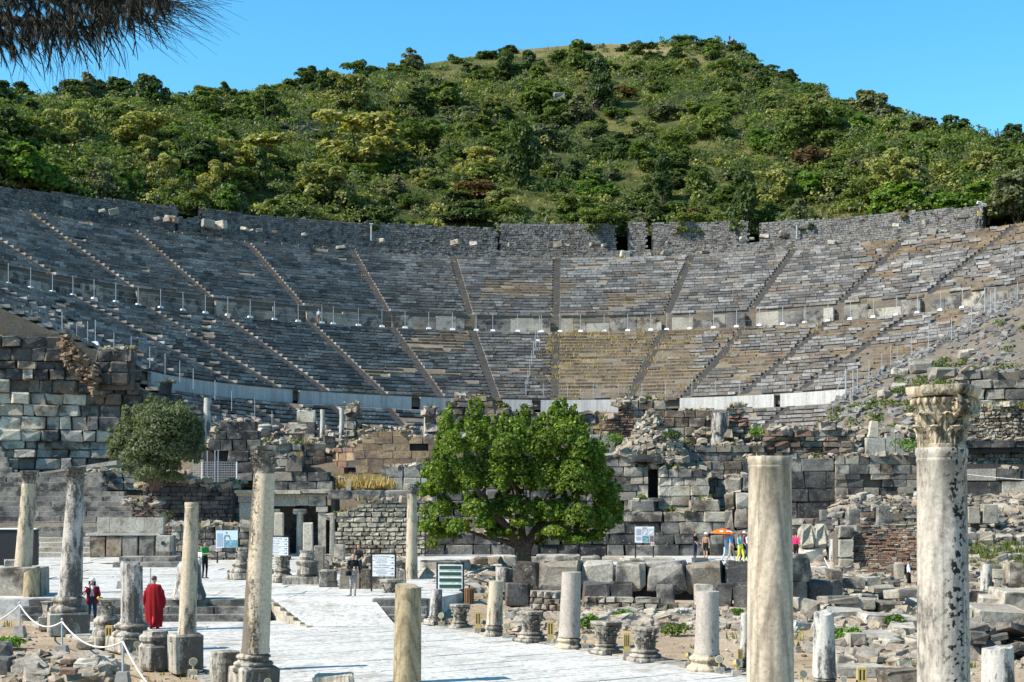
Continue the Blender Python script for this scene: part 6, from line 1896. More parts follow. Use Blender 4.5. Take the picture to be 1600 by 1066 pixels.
# kerb stones under the colonnades
for (nn_, lab, t0, t1) in ((12.0, 'worn pale kerb stones under the near row of columns', 19, 50), (23.45, 'worn pale kerb stones under the far row of columns', 22, 42)):
    t_ = thing('kerb', lab, 'kerb', tuple(st(nn_, (t0 + t1) / 2)))
    t = t0
    while t < t1:
        d = R.uniform(.9, 1.9)
        c = st(nn_ + R.uniform(-.05, .05), t + d / 2)
        piece('kerb_stone', t_, (c.x, c.y, -.05 + R.uniform(0, .02)), (.75, d - .03, .14), rz_s, 'slab_pale', .05, .03)
        t += d
# tufts of weeds
mb = MB()
for _ in range(420):
    x, y, z = pebbles()
    if mnoise.noise(Vector((x * .3, y * .3, 7))) > .05:
        tuft(mb, (x, y, z), R.uniform(.06, .25), 9, .25, R.choice((0, 1, 1)))
for _ in range(1100):
    p = P(R.uniform(1500, 1640), 840, R.uniform(70, 80)); tuft(mb, (p.x, p.y, gz(p.x, p.y)), R.uniform(.1, .4), 9, .6, 1)
for _ in range(150):
    p = P(R.uniform(1340, 1440), 840, R.uniform(73, 82)); tuft(mb, (p.x, p.y, gz(p.x, p.y)), R.uniform(.1, .35), 9, .6, 1)
o = stuff(mb.build('weeds', ['grass_dry', 'grass_green'])); tag(o, 'small weeds and grass tufts on the bare earth and the right slope', 'weeds')
for i, (px, Y, w, lab) in enumerate(((895, 47, .7, 'leafy green weed at the foot of the low rubble wall, left of a ringed capital'), (1150, 50, .5, 'small green weed in the dirt left of the beige column'), (918, 45, .8, 'pale green weed behind the broad ringed capital'), (975, 51, .8, 'green weed among the fallen stones under the low wall'), (1055, 44, 1.0, 'low yellow-green weed patch in the bare dirt left of the thick granite column'),
                                (1320, 42, .8, 'green weed beside the cream square block'), (1400, 47, .7, 'green weed among the slabs of the right field'), (1462, 62, 1.1, 'green weeds behind the spotted column'), (12, 40.5, .9, 'low green weed under the rope at the left edge'), (1415, 90, 1.6, 'green bush on the ledge beside the marble parapet'), (1245, 96, 1.3, 'dark green plant on the upper stage ruins'),
                                (1052, 90.4, 1.4, 'dark green caper bush on the right side of the rubble cone'), (960, 90, 1.3, 'small green bush on the left of the rubble cone'), (1185, 95, 1.4, 'small green plant on the wall behind the beige column'))):
    p = P(px, 900, Y); z = gz(p.x, p.y)
    if lab.startswith('dark green caper'): z = P(0, 692, Y).z
    if 'left of the rubble cone' in lab: z = P(0, 700, Y).z
    if 'wall behind the beige' in lab or 'upper stage ruins' in lab: z = P(0, 688, Y).z
    if 'marble parapet' in lab: z = P(0, 712, Y).z
    mb = MB(); hh = .28 * w if 'low' in lab else .55 * w
    leaves(mb, [((R.uniform(-.3, .3) * w, R.uniform(-.3, .3) * w, hh * R.uniform(.4, .9)), (.3 * w, .3 * w, hh * .5)) for _ in range(7)], 420, .09, 0, 1.7)
    o = mb.build('green_bush', 'grass_green' if 'yellow' in lab else 'leaf_bright' if 'dark' not in lab else 'leaf_dark'); o.location = (p.x, p.y, z); tag(o, lab, 'plant')
# ------------------------------------------------------------------ street furniture
def slotlamp(label, px, y0, y1, w, slots=2):
    Y = F * H / (y1 - HY); k = Y / F
    foot = P(px, y1, Y); t_ = thing('ground_lamp', label, 'ground lamp', foot, 'slotted ochre lamps beside the columns')
    W, Hh = w * k, (y1 - y0) * k
    mb = MB(); z0 = foot.z + Hh * .22
    mb.box((foot.x, foot.y, foot.z + Hh * .11), (W * 1.05, W * .9, Hh * .22)); mb.build('footing', 'slab_pale', t_)
    mb = MB(); n = slots + 1; bw_ = W / (n * 1.9)
    for i in range(n):
        x = foot.x - W / 2 + bw_ / 2 + (W - bw_) * i / slots
        mb.box((x, foot.y, z0 + Hh * .39), (bw_, W * .8, Hh * .62))
    mb.box((foot.x, foot.y, z0 + Hh * .74), (W, W * .82, Hh * .10)); mb.box((foot.x, foot.y, z0 + Hh * .1), (W, W * .82, Hh * .24))
    mb.box((foot.x, foot.y + W * .2, z0 + Hh * .39), (W * .9, W * .2, Hh * .6))
    mb.build('housing', 'lamp_ochre', t_)
for px, y0, y1, w, s_, lab in ((747, 956, 989, 9, 2, 'ochre slotted lamp left of the tan column on the far street edge'), (860, 971, 1006, 10, 2, 'ochre slotted lamp between the tan and tall granite columns'), (979, 989, 1026, 10, 3, 'ochre lamp with three slots between two broad capitals'),
                          (127, 959, 986, 11, 2, 'ochre slotted lamp by the crusted column behind the rope'), (171, 978, 1017, 11, 2, 'ochre slotted lamp in front of the pedestal with the small flaring capital'), (268, 1000, 1040, 8, 2, 'ochre lamp mostly hidden beside the slender speckled column pedestal'), (82, 964, 990, 7, 2, 'narrow ochre lamp left of the crusted column'),
                          (1346, 1043, 1078, 14, 2, 'ochre slotted lamp at the bottom edge right of the white crusted stub'), (1156, 1014, 1042, 7, 2, 'ochre lamp half hidden behind the beige column'), (1283, 872, 888, 6, 2, 'tiny ochre lamp on the paved edge below the pale boulder pier')):
    slotlamp(lab, px, y0, y1, w, s_)
def spot(label, px, y0, y1, w, face):
    Y = F * H / (y1 - HY); k = Y / F
    foot = P(px, y1, Y); t_ = thing('spotlight', label, 'spotlight', foot, 'small ochre spotlights at the column feet')
    Hh = (y1 - y0) * k; W = w * k
    mb = MB(); mb.box((foot.x, foot.y, foot.z + Hh * .17), (W * 1.1, W * .9, Hh * .34)); mb.build('footing', 'slab_pale', t_)
    mb = MB(); mb.tube([(foot.x, foot.y, foot.z + Hh * .3), (foot.x, foot.y, foot.z + Hh * .72)], W * .12, 6); mb.build('stem', 'lamp_ochre', t_)
    d = Vector((math.sin(face), -math.cos(face), .35)).normalized(); c = Vector((foot.x, foot.y, foot.z + Hh * .76))
    mb = MB(); mb.tube([c - d * W * .4, c - d * W * .1, c + d * W * .22], [W * .24, W * .42, W * .48], 12); mb.build('head', 'lamp_ochre', t_, bump_angle=40)
    mb = MB(); mb.tube([c + d * W * .225, c + d * W * .25], [W * .40, W * .40], 12); mb.build('lens', 'lens', t_)
    mb = MB(); mb.tube([(foot.x + W * .3, foot.y - .02, foot.z + Hh * .2), (foot.x + W * 1.1, foot.y - .05, foot.z + Hh * .3), (foot.x + W * 1.7, foot.y, foot.z + .02)], .018, 5); mb.build('cable', 'black_metal', t_)
for px, y0, y1, w, fc, lab in ((690, 957, 979, 10, -.4, 'spotlight right of the small dark column stub near the green board'), (756, 968, 988, 8, .4, 'round spotlight just right of the lamp beside the tan column'), (791, 973, 997, 11, -.3, 'spotlight at the right foot of the tan column'), (870, 986, 1006, 8, .4, 'spotlight left of the tall granite column foot'), (914, 992, 1014, 11, -.3, 'spotlight at the right foot of the tall granite column'),
                              (1076, 1019, 1042, 11, .9, 'spotlight at the left foot of the thick granite column'), (1124, 1024, 1052, 13, -.3, 'spotlight on a pale footing right of the thick granite column'), (1151, 1030, 1056, 13, .9, 'spotlight left of the beige column near the bottom'), (1254, 1046, 1078, 14, .2, 'spotlight standing in the dirt between the beige column and the white stub'), (1318, 1056, 1082, 12, -.2, 'spotlight cut by the bottom edge beside the white stub'),
                              (112, 970, 990, 11, .2, 'spotlight at the foot of the crusted column behind the rope'), (214, 1002, 1026, 11, .2, 'spotlight right of the fluted column base'), (302, 1028, 1056, 14, .2, 'spotlight on a pale footing at the slender column pedestal'), (58, 955, 966, 8, .2, 'small spotlight beside the short olive-brown stump'), (418, 1060, 1084, 12, .2, 'spotlight at the pedestal of the tall two-toned column')):
    spot(lab, px, y0, y1, w, fc)
# rope barrier
st_pts = []
def stanchion(label, px, y0, y1, zb=0.0, wf=20, group='rope barrier posts'):
    Y = F * (H - zb) / (y1 - HY); k = Y / F
    foot = P(px, y1, Y); t_ = thing('barrier_post', label, 'barrier post', foot, group)
    Hh = (y1 - y0) * k; W = wf * k
    mb = MB(); a = W / 2
    mb.loft([[(foot.x + x * a, foot.y + y * a, foot.z) for x, y in ((-1, -1), (1, -1), (1, 1), (-1, 1))], [(foot.x + x * a * .68, foot.y + y * a * .68, foot.z + Hh * .32) for x, y in ((-1, -1), (1, -1), (1, 1), (-1, 1))]])
    mb.build('footing', 'footing', t_)
    mb = MB(); mb.tube([(foot.x, foot.y, foot.z + Hh * .3), (foot.x, foot.y, foot.z + Hh * .97)], .028, 8); mb.build('pole', 'galvanised', t_)
    mb = MB(); mb.addq(ICOV * .04 + np.array((foot.x, foot.y, foot.z + Hh)), ICOF); mb.build('knob', 'galvanised', t_, smooth=True)
    return Vector((foot.x, foot.y, foot.z + Hh * .94))
r0 = stanchion('rope barrier post on a concrete foot, farthest left of the three in the dirt', 31, 942, 995, 0, 18)
r1 = stanchion('rope barrier post on a concrete foot, middle of the three in the dirt', 97, 968, 1028, 0, 22)
r2 = stanchion('rope barrier post on a concrete foot at the bottom edge, nearest of the three', 192, 998, 1074, 0, 24)
stanchion('lone barrier post on the plaza left of the fluted column', 189, 882, 920, ZP, 12, 'barrier posts on the plaza'); stanchion('lone barrier post on the plaza right of the fluted column', 235, 889, 922, ZP, 8, 'barrier posts on the plaza')
def rope(pts, sag, label, name='rope', rad=.022):
    mb = MB()
    for a, b_ in zip(pts, pts[1:]):
        a, b_ = Vector(a), Vector(b_)
        mb.tube([a.lerp(b_, i / 14) - Vector((0, 0, sag * 4 * (i / 14) * (1 - i / 14))) for i in range(15)], rad, 6)
    return tag(mb.build(name, 'rope', smooth=True), label, 'rope')
rope([P(-60, 967, 46), r0, r1, r2, P(285, 1100, 29)], .36, 'pale rope sagging between the barrier posts at the lower left')
rope([P(1500, 740, 91), P(1700, 752, 89)], .15, 'thin rope stretched before the dark marble course at the right edge', rad=.03)
rope([P(1288, 872, 66), P(1315, 900, 62), P(1376, 900, 62)], .25, 'pale rope hanging below the brick wall left of the walker', rad=.025)
# black screen at the left edge
k_ = thing('black_screen', 'flat black screen panel standing at the left edge behind the leaning column', 'screen', P(20, 884, 62))
a, b_ = P(-60, 884, 62), P(55, 827, 62)
mb = MB(); mb.box(((a.x + b_.x) / 2, 62.1, (a.z + b_.z) / 2), (b_.x - a.x, .12, b_.z - a.z)); mb.build('panel', 'kiosk_black', k_)
mb = MB(); mb.box(((a.x + b_.x) / 2, 62.08, b_.z + .02), (b_.x - a.x + .08, .2, .06)); mb.build('frame', 'sign_white', k_)
for x in (b_.x - .1, a.x + .3):
    mb = MB(); mb.box((x, 62.4, (a.z + b_.z) / 2), (.08, .5, b_.z - a.z)); mb.build('leg', 'black_metal', k_)

# boards
def lettering(parent, txt, x, y, z, size, mat='ink', align='CENTER'):
    cu = bpy.data.curves.new('lettering', 'FONT'); cu.body = txt; cu.size = size; cu.align_x = align; cu.fill_mode = 'FRONT'
    cu.resolution_u = 2
    o = bpy.data.objects.new('lettering', cu); C.objects.link(o)
    dg = bpy.context.evaluated_depsgraph_get()
    me = bpy.data.meshes.new_from_object(o.evaluated_get(dg)); bpy.data.objects.remove(o)
    me.materials.clear(); me.materials.append(M[mat])
    o = link('lettering', me); o.parent = parent
    o.location = Vector((x, y, z)) - ORG[parent.name]; o.rotation_euler = (math.radians(90), 0, 0)
    return o
def arrow(parent, x, y, z, L):
    mb = MB(); h_ = L * .10
    mb.box((x - L * .12, y, z), (L * .76, .006, h_ * 1.1))
    mb.add([(x + L * .5, y, z), (x + L * .12, y, z + L * .30), (x + L * .12, y, z + L * .13), (x + L * .12, y, z - L * .13), (x + L * .12, y, z - L * .30)], [(0, 1, 2, 3, 4)])
    mb.build('arrow', 'ink', parent)
LINES = [('CELSUS KÜTÜPHANESİ', 'The Library of Celsus'), ('YAMAÇ EVLER', 'Terrace Houses'), ('KURETLER CADDESİ', 'Curetes Street'), ('YUKARI KAPI', 'Upper Gate')]
def dirboard(label, px0, px1, y0, y1, foot_y, zb, plates):
    Y = F * (H - zb) / (foot_y - HY); k = Y / F
    a, b_ = P(px0, foot_y, Y), P(px1, y0, Y)
    t_ = thing('direction_board', label, 'sign', ((a.x + b_.x) / 2, Y, a.z))
    W = b_.x - a.x
    for x in (a.x, b_.x):
        mb = MB(); mb.box((x, Y, (a.z + b_.z) / 2), (.06, .06, b_.z - a.z)); mb.build('post', 'black_metal', t_)
    mb = MB(); mb.box(((a.x + b_.x) / 2, Y, b_.z), (W + .06, .06, .06)); mb.build('rail', 'black_metal', t_)
    z1 = b_.z - .05; z0 = H + (HY - y1) * k
    ph = (z1 - z0) / 4
    for i in range(4):
        zc = z1 - ph * (i + .5)
        mb = MB(); mb.box(((a.x + b_.x) / 2, Y - .01, zc), (W - .07, .03, ph * .90)); pl_ = mb.build('plate', 'sign_white', t_)
        ORG[pl_.name] = ORG[t_.name]
        if plates == 'green':
            mb = MB(); mb.box(((a.x + b_.x) / 2, Y - .032, zc), (W - .17, .012, ph * .56)); mb.build('green_field', 'sign_green', pl_)
        else:
            s_ = ph * .36
            cx_ = (a.x + b_.x) / 2 - W * .09
            lettering(pl_, LINES[i][0], cx_, Y - .030, zc + ph * .06, s_ * (.86 if len(LINES[i][0]) > 14 else .95)); lettering(pl_, LINES[i][1], cx_, Y - .030, zc - ph * .30, s_ * .72)
            arrow(pl_, b_.x - W * .14, Y - .030, zc, W * .14)
dirboard('white direction board with four arrowed lines, beside the woman in patterned trousers', 580.5, 618, 865, 901, 924, ZP, 'white')
dirboard('board with four plain green plates framed in white, beside the waste bin', 683, 724, 880, 921, 945, .25, 'green')
dirboard('white direction board with arrowed lines, half hidden right of the two-toned column', 414, 451.5, 838, 868, 893, ZP, 'white')
def infoboard(label, px0, px1, y0, y1, foot, zb, blue, side):
    Y = F * (H - zb) / (foot - HY); k = Y / F
    a, b_ = P(px0, y1, Y), P(px1, y0, Y); f = P(px0, foot, Y)
    W, Hh = b_.x - a.x, b_.z - a.z
    t_ = thing('information_board', label, 'sign', ((a.x + b_.x) / 2, Y, f.z))
    mb = MB(); mb.box(((a.x + b_.x) / 2, Y, (a.z + b_.z) / 2), (W, .05, Hh)); pn = mb.build('panel', 'sign_blue' if blue else 'sign_white', t_); ORG[pn.name] = ORG[t_.name]
    for x in ((a.x + .04, b_.x - .04) if not blue else (a.x + .06,)):
        mb = MB(); mb.box((x, Y + .06, (f.z + b_.z) / 2), (.08, .06, b_.z - f.z)); mb.build('post', 'black_metal', t_)
    def rect(n, u0, v0, u1, v1, m_):
        mb = MB(); mb.box((a.x + W * (u0 + u1) / 2, Y - .032, b_.z - Hh * (v0 + v1) / 2), (W * (u1 - u0), .012, Hh * (v1 - v0))); mb.build(n, m_, pn)
    if blue:
        rect('picture', .36, .56, .98, .98, 'print_photo')
        for i in range(14): rect('print_line', .05, .16 + i * .055, .30, .185 + i * .055, 'print_grey')
        mb = MB(); q = lambda u, v: (a.x + W * u, Y - .035, b_.z - Hh * v)
        mb.tube([q(.36, .50), q(.42, .28), q(.60, .28), q(.64, .50)], .02, 4); mb.build('plan_drawing', 'print_brown', pn)
        rect('emblem', .46, .10, .52, .16, 'ink')
    else:
        rect('picture', .38, .60, .74, .95, 'print_photo'); rect('picture', .78, .58, .97, .95, 'print_brown')
        for i in range(8): rect('print_line', .06, .14 + i * .05, .32, .165 + i * .05, 'print_grey')
        for i in range(5): rect('print_line', .06, .62 + i * .05, .32, .645 + i * .05, 'print_grey')
        mb = MB(); q = lambda u, v: (a.x + W * u, Y - .035, b_.z - Hh * v)
        for (u0, v0, u1, v1) in ((.38, .16, .60, .55), (.64, .14, .95, .52)):
            mb.tube([q(u0, v0), q(u1, v0), q(u1, v1), q(u0, v1), q(u0, v0)], .008, 4)
            mb.tube([q((u0 + u1) / 2 + .3 * (u1 - u0) * math.cos(t_a), (v0 + v1) / 2 + .32 * (v1 - v0) * math.sin(t_a)) for t_a in [i * math.pi / 8 for i in range(15)]], .008, 4)
        mb.build('plan_drawing', 'print_grey', pn)
        rect('emblem', .40, .05, .44, .12, 'ink'); rect('emblem', .48, .05, .52, .12, 'ink'); rect('emblem', .56, .04, .60, .12, 'print_red')
    # little prohibition plate under one corner
    sx = a.x if side < 0 else b_.x - W * .16
    mb = MB(); mb.box((sx + W * .08, Y - .01, a.z - Hh * .10), (W * .17, .04, Hh * .22)); pp_ = mb.build('small_plate', 'sign_white', t_); ORG[pp_.name] = ORG[t_.name]
    mb = MB(); cc = (sx + W * .08, Y - .036, a.z - Hh * .09); rr = Hh * .07
    mb.tube([(cc[0] + rr * math.cos(q_), cc[1], cc[2] + rr * math.sin(q_)) for q_ in [i * math.pi / 8 for i in range(17)]], rr * .18, 4)
    mb.tube([(cc[0] - rr * .7, cc[1], cc[2] + rr * .7), (cc[0] + rr * .7, cc[1], cc[2] - rr * .7)], rr * .16, 4); mb.build('prohibition_mark', 'print_red', pp_)
infoboard('pale blue information board with pictures before the low cream wall', 337.5, 371.5, 829, 856, 880, ZP, True, -1)
infoboard('raised white information board with plans and photographs before the dark stage front', 992, 1022, 823, 848, 874, .62, False, 1)
single('number_plate', 'small pale green plate on a stone in front of the low block wall', 'plate', 941, 945, .0, lambda mb, k: (mb.stone((0, .1, 8 * k), (15 * k, 12 * k, 15 * k), .1, .02, .015), mb.box((0, 0, 23 * k), (12 * k, .03, 15 * k), 0, 0, 1, (-.2, .1))), ['slab_pale', 'sign_blue'])
single('number_plate', 'small brass plate standing in the dry grass over the fountain niche', 'plate', 544, 772, 4.45, lambda mb, k: (mb.box((0, 0, 9 * .04), (9 * .04, .03, 9 * .04), 0, 0, 0, (-.2, 0)), mb.box((0, .1, .08), (.3, .3, .3))), 'lamp_ochre') if False else None
pb = thing('number_plate', 'small ochre plate on a stone in the dry grass over the fountain niche', 'plate', P(544, 766, 87.5))
bar(pb, 'plate', 540, 751, 549, 760, 87.3, 87.36, 'gold'); bar(pb, 'stone', 541, 760, 548, 769, 87.25, 87.6, 'slab_pale')
# waste bin
def bin_():
    Y = F * (H - .25) / (946 - HY); k = Y / F; f = P(733, 946, Y)
    t_ = thing('waste_bin', 'small brown slatted wooden waste bin right of the green board', 'waste bin', f)
    r, h_ = 7.2 * k, 27 * k
    for i in range(12):
        a_ = i * math.pi / 6
        mb = MB(); mb.box((f.x + r * math.cos(a_), f.y + r * math.sin(a_), f.z + h_ * .52), (.025, r * .42, h_ * .9), a_); mb.build('slat', 'bin_wood', t_)
    mb = MB()
    for z in (.1, .9):
        mb.tube([(f.x + r * .93 * math.cos(a_), f.y + r * .93 * math.sin(a_), f.z + h_ * z) for a_ in [i * math.pi / 8 for i in range(17)]], .02, 5)
    mb.lathe([(r * .86, h_ * .05), (r * .86, h_ * .92)], f, 14); mb.build('liner', 'black_metal', t_)
    mb = MB(); mb.tube([(f.x, f.y + r * 1.3, f.z), (f.x, f.y + r * 1.3, f.z + h_ * 1.15)], .03, 6); mb.build('post', 'black_metal', t_)
bin_()
# mast with two floodlights and thin posts on the top wall
def mast():
    th = th_at(1533, 78.6, 33); p = Vector(ring(78.6, th, 33.2)); k = p.y / F
    z0 = H + (HY - 354) * k
    t_ = thing('floodlight_mast', 'short mast with two white floodlights at the right end of the top wall', 'light mast', (p.x, p.y, z0))
    mb = MB(); mb.tube([(p.x, p.y, z0), (p.x, p.y, H + (HY - 320) * k)], .09, 8); mb.build('pole', 'galvanised', t_)
    for dx, dz in ((-.25, .1), (.3, -.15)):
        mb = MB(); mb.box((p.x + dx, p.y - .2, H + (HY - 319) * k + dz), (.55, .3, .32), 0, 0, 0, (.4, .2)); mb.build('floodlight', 'white_concrete', t_)
    mb = MB(); mb.box((p.x - .25, p.y - .15, H + (HY - 334) * k), (.42, .25, .62)); mb.build('meter_box', 'lamp_ochre', t_)
mast()
for px, y0, y1, lab in ((580, 350, 376, 'thin pale post in front of the long dark wall above the seats'), (1245, 349, 374, 'thin pale post in front of the climbing wall at the upper right')):
    th = th_at(px, 78.9, 33); p = Vector(ring(78.9, th, 33)); k = p.y / F
    mb = MB(); mb.tube([(0, 0, 0), (0, 0, (y1 - y0) * k)], .10, 6); mb.box((0, 0, (y1 - y0) * k), (.5, .25, .15)); o = mb.build('lamp_post', 'galvanised'); o.location = (p.x, p.y, H + (HY - y1) * k); tag(o, lab, 'post')

# ------------------------------------------------------------------ trees
def limb(mb, pts, r0, r1, n=7, mi=0):
    m_ = len(pts); rr = [r0 + (r1 - r0) * (i / (m_ - 1)) ** .8 for i in range(m_)]
    mb.tube(pts, rr, n, mi)
TY = 70.0
def T(px, py, dy=0.0):
    return P(px, py, TY + dy)
tree = thing('round_tree', 'broad bright green tree standing before the stage wall in the centre', 'tree', T(818, 884))
mb = MB()
limb(mb, [T(820, 888), T(818, 862), T(804, 842), T(786, 818, -1), T(760, 790, -1.5), T(735, 750, -1.5), T(722, 700, -1)], .42, .06, 9)
limb(mb, [T(818, 888, .1), T(822, 858), T(834, 834), T(852, 800, 1), T(880, 750, 1.5), T(890, 690, 1)], .38, .05, 9)
limb(mb, [T(820, 860), T(815, 830), T(812, 780, .5), T(800, 720, .5), T(795, 680)], .26, .05, 8)
limb(mb, [T(826, 850), T(850, 826, -.8), T(890, 815, -1.5), T(930, 800, -1.5)], .2, .05, 7)
limb(mb, [T(812, 856), T(790, 846, .5), T(760, 840, .5), T(720, 826, 0), T(690, 818, -.5)], .17, .04, 7)
limb(mb, [T(846, 822), T(862, 816, .5), T(905, 832, 1), T(915, 845, 1)], .12, .03, 6)
for _ in range(26):
    a = T(R.uniform(730, 900), R.uniform(720, 820), R.uniform(-2, 2)); b_ = a + Vector((R.uniform(-1.3, 1.3), R.uniform(-1.5, 1.5), R.uniform(.8, 2.2)))
    limb(mb, [a, a.lerp(b_, .5) + Vector((.1, 0, .1)), b_], .06, .02, 5)
mb.build('trunk', 'bark', tree, smooth=True)
LB = [(700, 665, 14, 26), (706, 700, 24, 32), (742, 655, 13, 26), (748, 690, 24, 36), (786, 672, 16, 24), (790, 705, 26, 34), (818, 662, 12, 22), (822, 700, 24, 36), (845, 672, 14, 24), (850, 700, 24, 34), (878, 655, 15, 26), (884, 684, 26, 34), (872, 640, 9, 14), (748, 640, 9, 14), (898, 666, 12, 20),
      (905, 710, 26, 36), (928, 722, 22, 26), (940, 704, 14, 10), (682, 740, 20, 24), (668, 768, 18, 18), (700, 760, 28, 30), (735, 745, 34, 40), (775, 750, 34, 42), (815, 750, 34, 44), (855, 752, 34, 44), (895, 756, 34, 44), (930, 762, 26, 40), (950, 780, 20, 34), (955, 812, 16, 26), (935, 818, 26, 28), (905, 812, 30, 30),
      (870, 805, 30, 30), (690, 800, 22, 20), (672, 826, 18, 16), (690, 836, 22, 15), (715, 826, 22, 18), (742, 800, 26, 24), (770, 800, 26, 24), (800, 795, 26, 26), (846, 812, 14, 18), (846, 846, 9, 14), (880, 838, 18, 14), (915, 842, 22, 12), (760, 820, 20, 16), (790, 828, 16, 14), (812, 838, 6, 8), (830, 800, 20, 20), (776, 836, 22, 10), (862, 832, 22, 12), (898, 846, 20, 10), (818, 818, 18, 12), (930, 836, 16, 12), (660, 800, 12, 9), (675, 852, 12, 8), (786, 664, 7, 14), (722, 668, 6, 16), (742, 642, 6, 16), (760, 664, 6, 16), (806, 670, 6, 16), (822, 654, 6, 16), (846, 664, 6, 16), (862, 652, 7, 16), (880, 640, 6, 16), (896, 652, 7, 18), (914, 684, 7, 16), (934, 700, 8, 12), (700, 650, 6, 16), (684, 712, 7, 14), (664, 742, 7, 10), (950, 742, 8, 12), (965, 800, 8, 16), (925, 700, 14, 12)]
kk = TY / F
mb = MB()
lob = []
for (px, py, rx, rz_) in LB:
    dmax = 3.4 * math.sqrt(max(0.05, 1 - ((px - 812) / 165) ** 2))
    for s_ in ((-1, 1) if rx > 17 else (0,)):
        dy = s_ * dmax * R.uniform(.3, .95)
        lob.append((tuple(T(px + R.uniform(-3, 3), py, dy) + Vector((0, 0, 0))), (rx * kk * (.95 if rx < 9 else .80), min(1.3, rx * kk * 1.0), rz_ * kk * (.95 if rx < 9 else .82))))
    # small sprays round the rim break the outline
    for _ in range(7):
        a_ = R.uniform(0, 6.28); lob.append((tuple(T(px + rx * .95 * math.cos(a_), py - rz_ * .95 * math.sin(a_) * (1 if math.sin(a_) > -.3 else .4), R.uniform(-dmax, dmax) * .8)), (rx * kk * R.uniform(.16, .3), rx * kk * .3, rz_ * kk * R.uniform(.25, .5))))
leaves(mb, lob, 85000, .115, 0, 1.55, .2, .5)
cr = mb.build('crown', 'leaf_tree', tree)
# olive tree
OY = 84.0
ot = thing('olive_tree', 'rounded grey-green olive tree on the terrace at the left', 'tree', P(240, 758, OY))
mb = MB()
for dx in (-6, 4, 12):
    limb(mb, [P(240 + dx * .3, 766, OY), P(240 + dx, 740, OY), P(240 + dx * 3, 710, OY + R.uniform(-.6, .6)), P(240 + dx * 5, 670, OY)], .2, .04, 7)
mb.build('trunk', 'bark', ot, smooth=True)
ko = OY / F; lob = []
for (px, py, rx, rz_) in ((250, 645, 30, 18), (222, 655, 24, 24), (280, 655, 24, 24), (250, 670, 44, 36), (210, 680, 26, 26), (290, 680, 26, 28), (240, 700, 46, 34), (190, 695, 20, 18), (182, 706, 12, 14), (212, 720, 26, 26), (255, 728, 30, 26), (276, 712, 26, 28), (302, 676, 15, 20), (232, 742, 24, 18), (268, 748, 20, 12), (296, 705, 14, 18), (222, 750, 12, 12), (200, 735, 10, 16), (310, 664, 9, 10)):
    for s_ in ((-1, 1) if rx > 14 else (0,)):
        lob.append((tuple(P(px, py, OY + s_ * R.uniform(.5, 1.9) * (1 - abs(px - 245) / 90))), (rx * ko * .9, min(1.3, rx * ko), rz_ * ko * .95)))
for _ in range(70):             # stray shoots that break the outline
    a_ = R.uniform(-.5, 3.6); px, py = 244 + 70 * math.cos(a_) * R.uniform(.85, 1.08), 692 - 62 * math.sin(a_) * R.uniform(.85, 1.1)
    lob.append((tuple(P(px, py, OY + R.uniform(-1.2, 1.2))), (ko * R.uniform(3, 7), ko * 6, ko * R.uniform(5, 11))))
mb = MB(); leaves(mb, lob, 36000, .085, 0, 2.6, .3, .5)
mb.build('crown', 'leaf_olive_tree', ot)
# pine whose branch hangs into the upper left corner (trunk outside the picture)
PY_ = 9.0
def Q(px, py, dy=0.0):
    return P(px, py, PY_ + dy)
pt = thing('pine_tree', 'dark pine branch with hanging needles in the upper left corner', 'tree', (-7.5, 9.2, 0))
mb = MB()
limb(mb, [(-7.5, 9.2, -.1), (-7.4, 9.2, 3), (-7.2, 9.1, 6), (-6.9, 9.0, 8.5), (-6.7, 9, 11)], .30, .12, 10)
limb(mb, [(-6.9, 9.0, 8.0), (-5.2, 9, 8.5), Q(-120, -60), Q(20, -15), Q(150, 0), Q(250, 5)], .13, .012, 7)
limb(mb, [(-7.0, 9.0, 7.2), (-5.4, 8.8, 7.8), Q(-60, 30, -.3), Q(60, 35, -.3), Q(150, 45, -.2)], .09, .01, 6)
mb.build('trunk', 'bark_pine', pt, smooth=True)
mb = MB()
tw = []
nV = []; nF = []
def needles(p, d, n, L):
    for _ in range(n):
        dv = (Vector(d) + Vector((R.gauss(0, .35), R.gauss(0, .35), R.gauss(0, .35)))).normalized()
        e = p + dv * L * R.uniform(.6, 1.2) + Vector((0, 0, -.02))
        s_ = dv.cross(Vector((R.gauss(0, 1), R.gauss(0, 1), R.gauss(0, 1)))).normalized() * .0016
        i0 = len(nV); nV.extend([tuple(p - s_), tuple(p + s_), tuple(e)]); nF.append((i0, i0 + 1, i0 + 2))
env = [(-80, 112), (0, 92), (60, 78), (120, 72), (170, 56), (215, 38), (245, 20), (258, 2)]
def envy(px): return float(np.interp(px, [a for a, _ in env], [b_ for _, b_ in env]))
STR = []
for _ in range(560):            # hanging shoots, each clothed with needles along its length
    px = R.uniform(-95, 262); yb = envy(px)
    py = -60 + (yb + 30) * R.random() ** .8
    p = Q(px, py, R.uniform(-.8, .8))
    d = Vector((R.uniform(-.25, .55), R.uniform(-.5, .5), R.uniform(-1.0, -.25) if py > yb - 60 else R.uniform(-1, .3))).normalized()
    L = R.uniform(.06, .18)
    STR.append((p, p + d * L * .5 + Vector((0, 0, -.01)), p + d * L + Vector((0, 0, -.05 * L))))
    for i in range(9):
        f = i / 8
        q_ = p + d * L * f
        needles(q_, d + Vector((0, 0, -.35 * f)), 13, .06)
mb.addq(np.array(nV), np.array(nF)); stuff(mb.build('needles', 'pine_needle', pt))
mb = MB()
for a, c_, e in STR:
    mb.tube([a, c_, e], [.0035, .0025, .0012], 4)
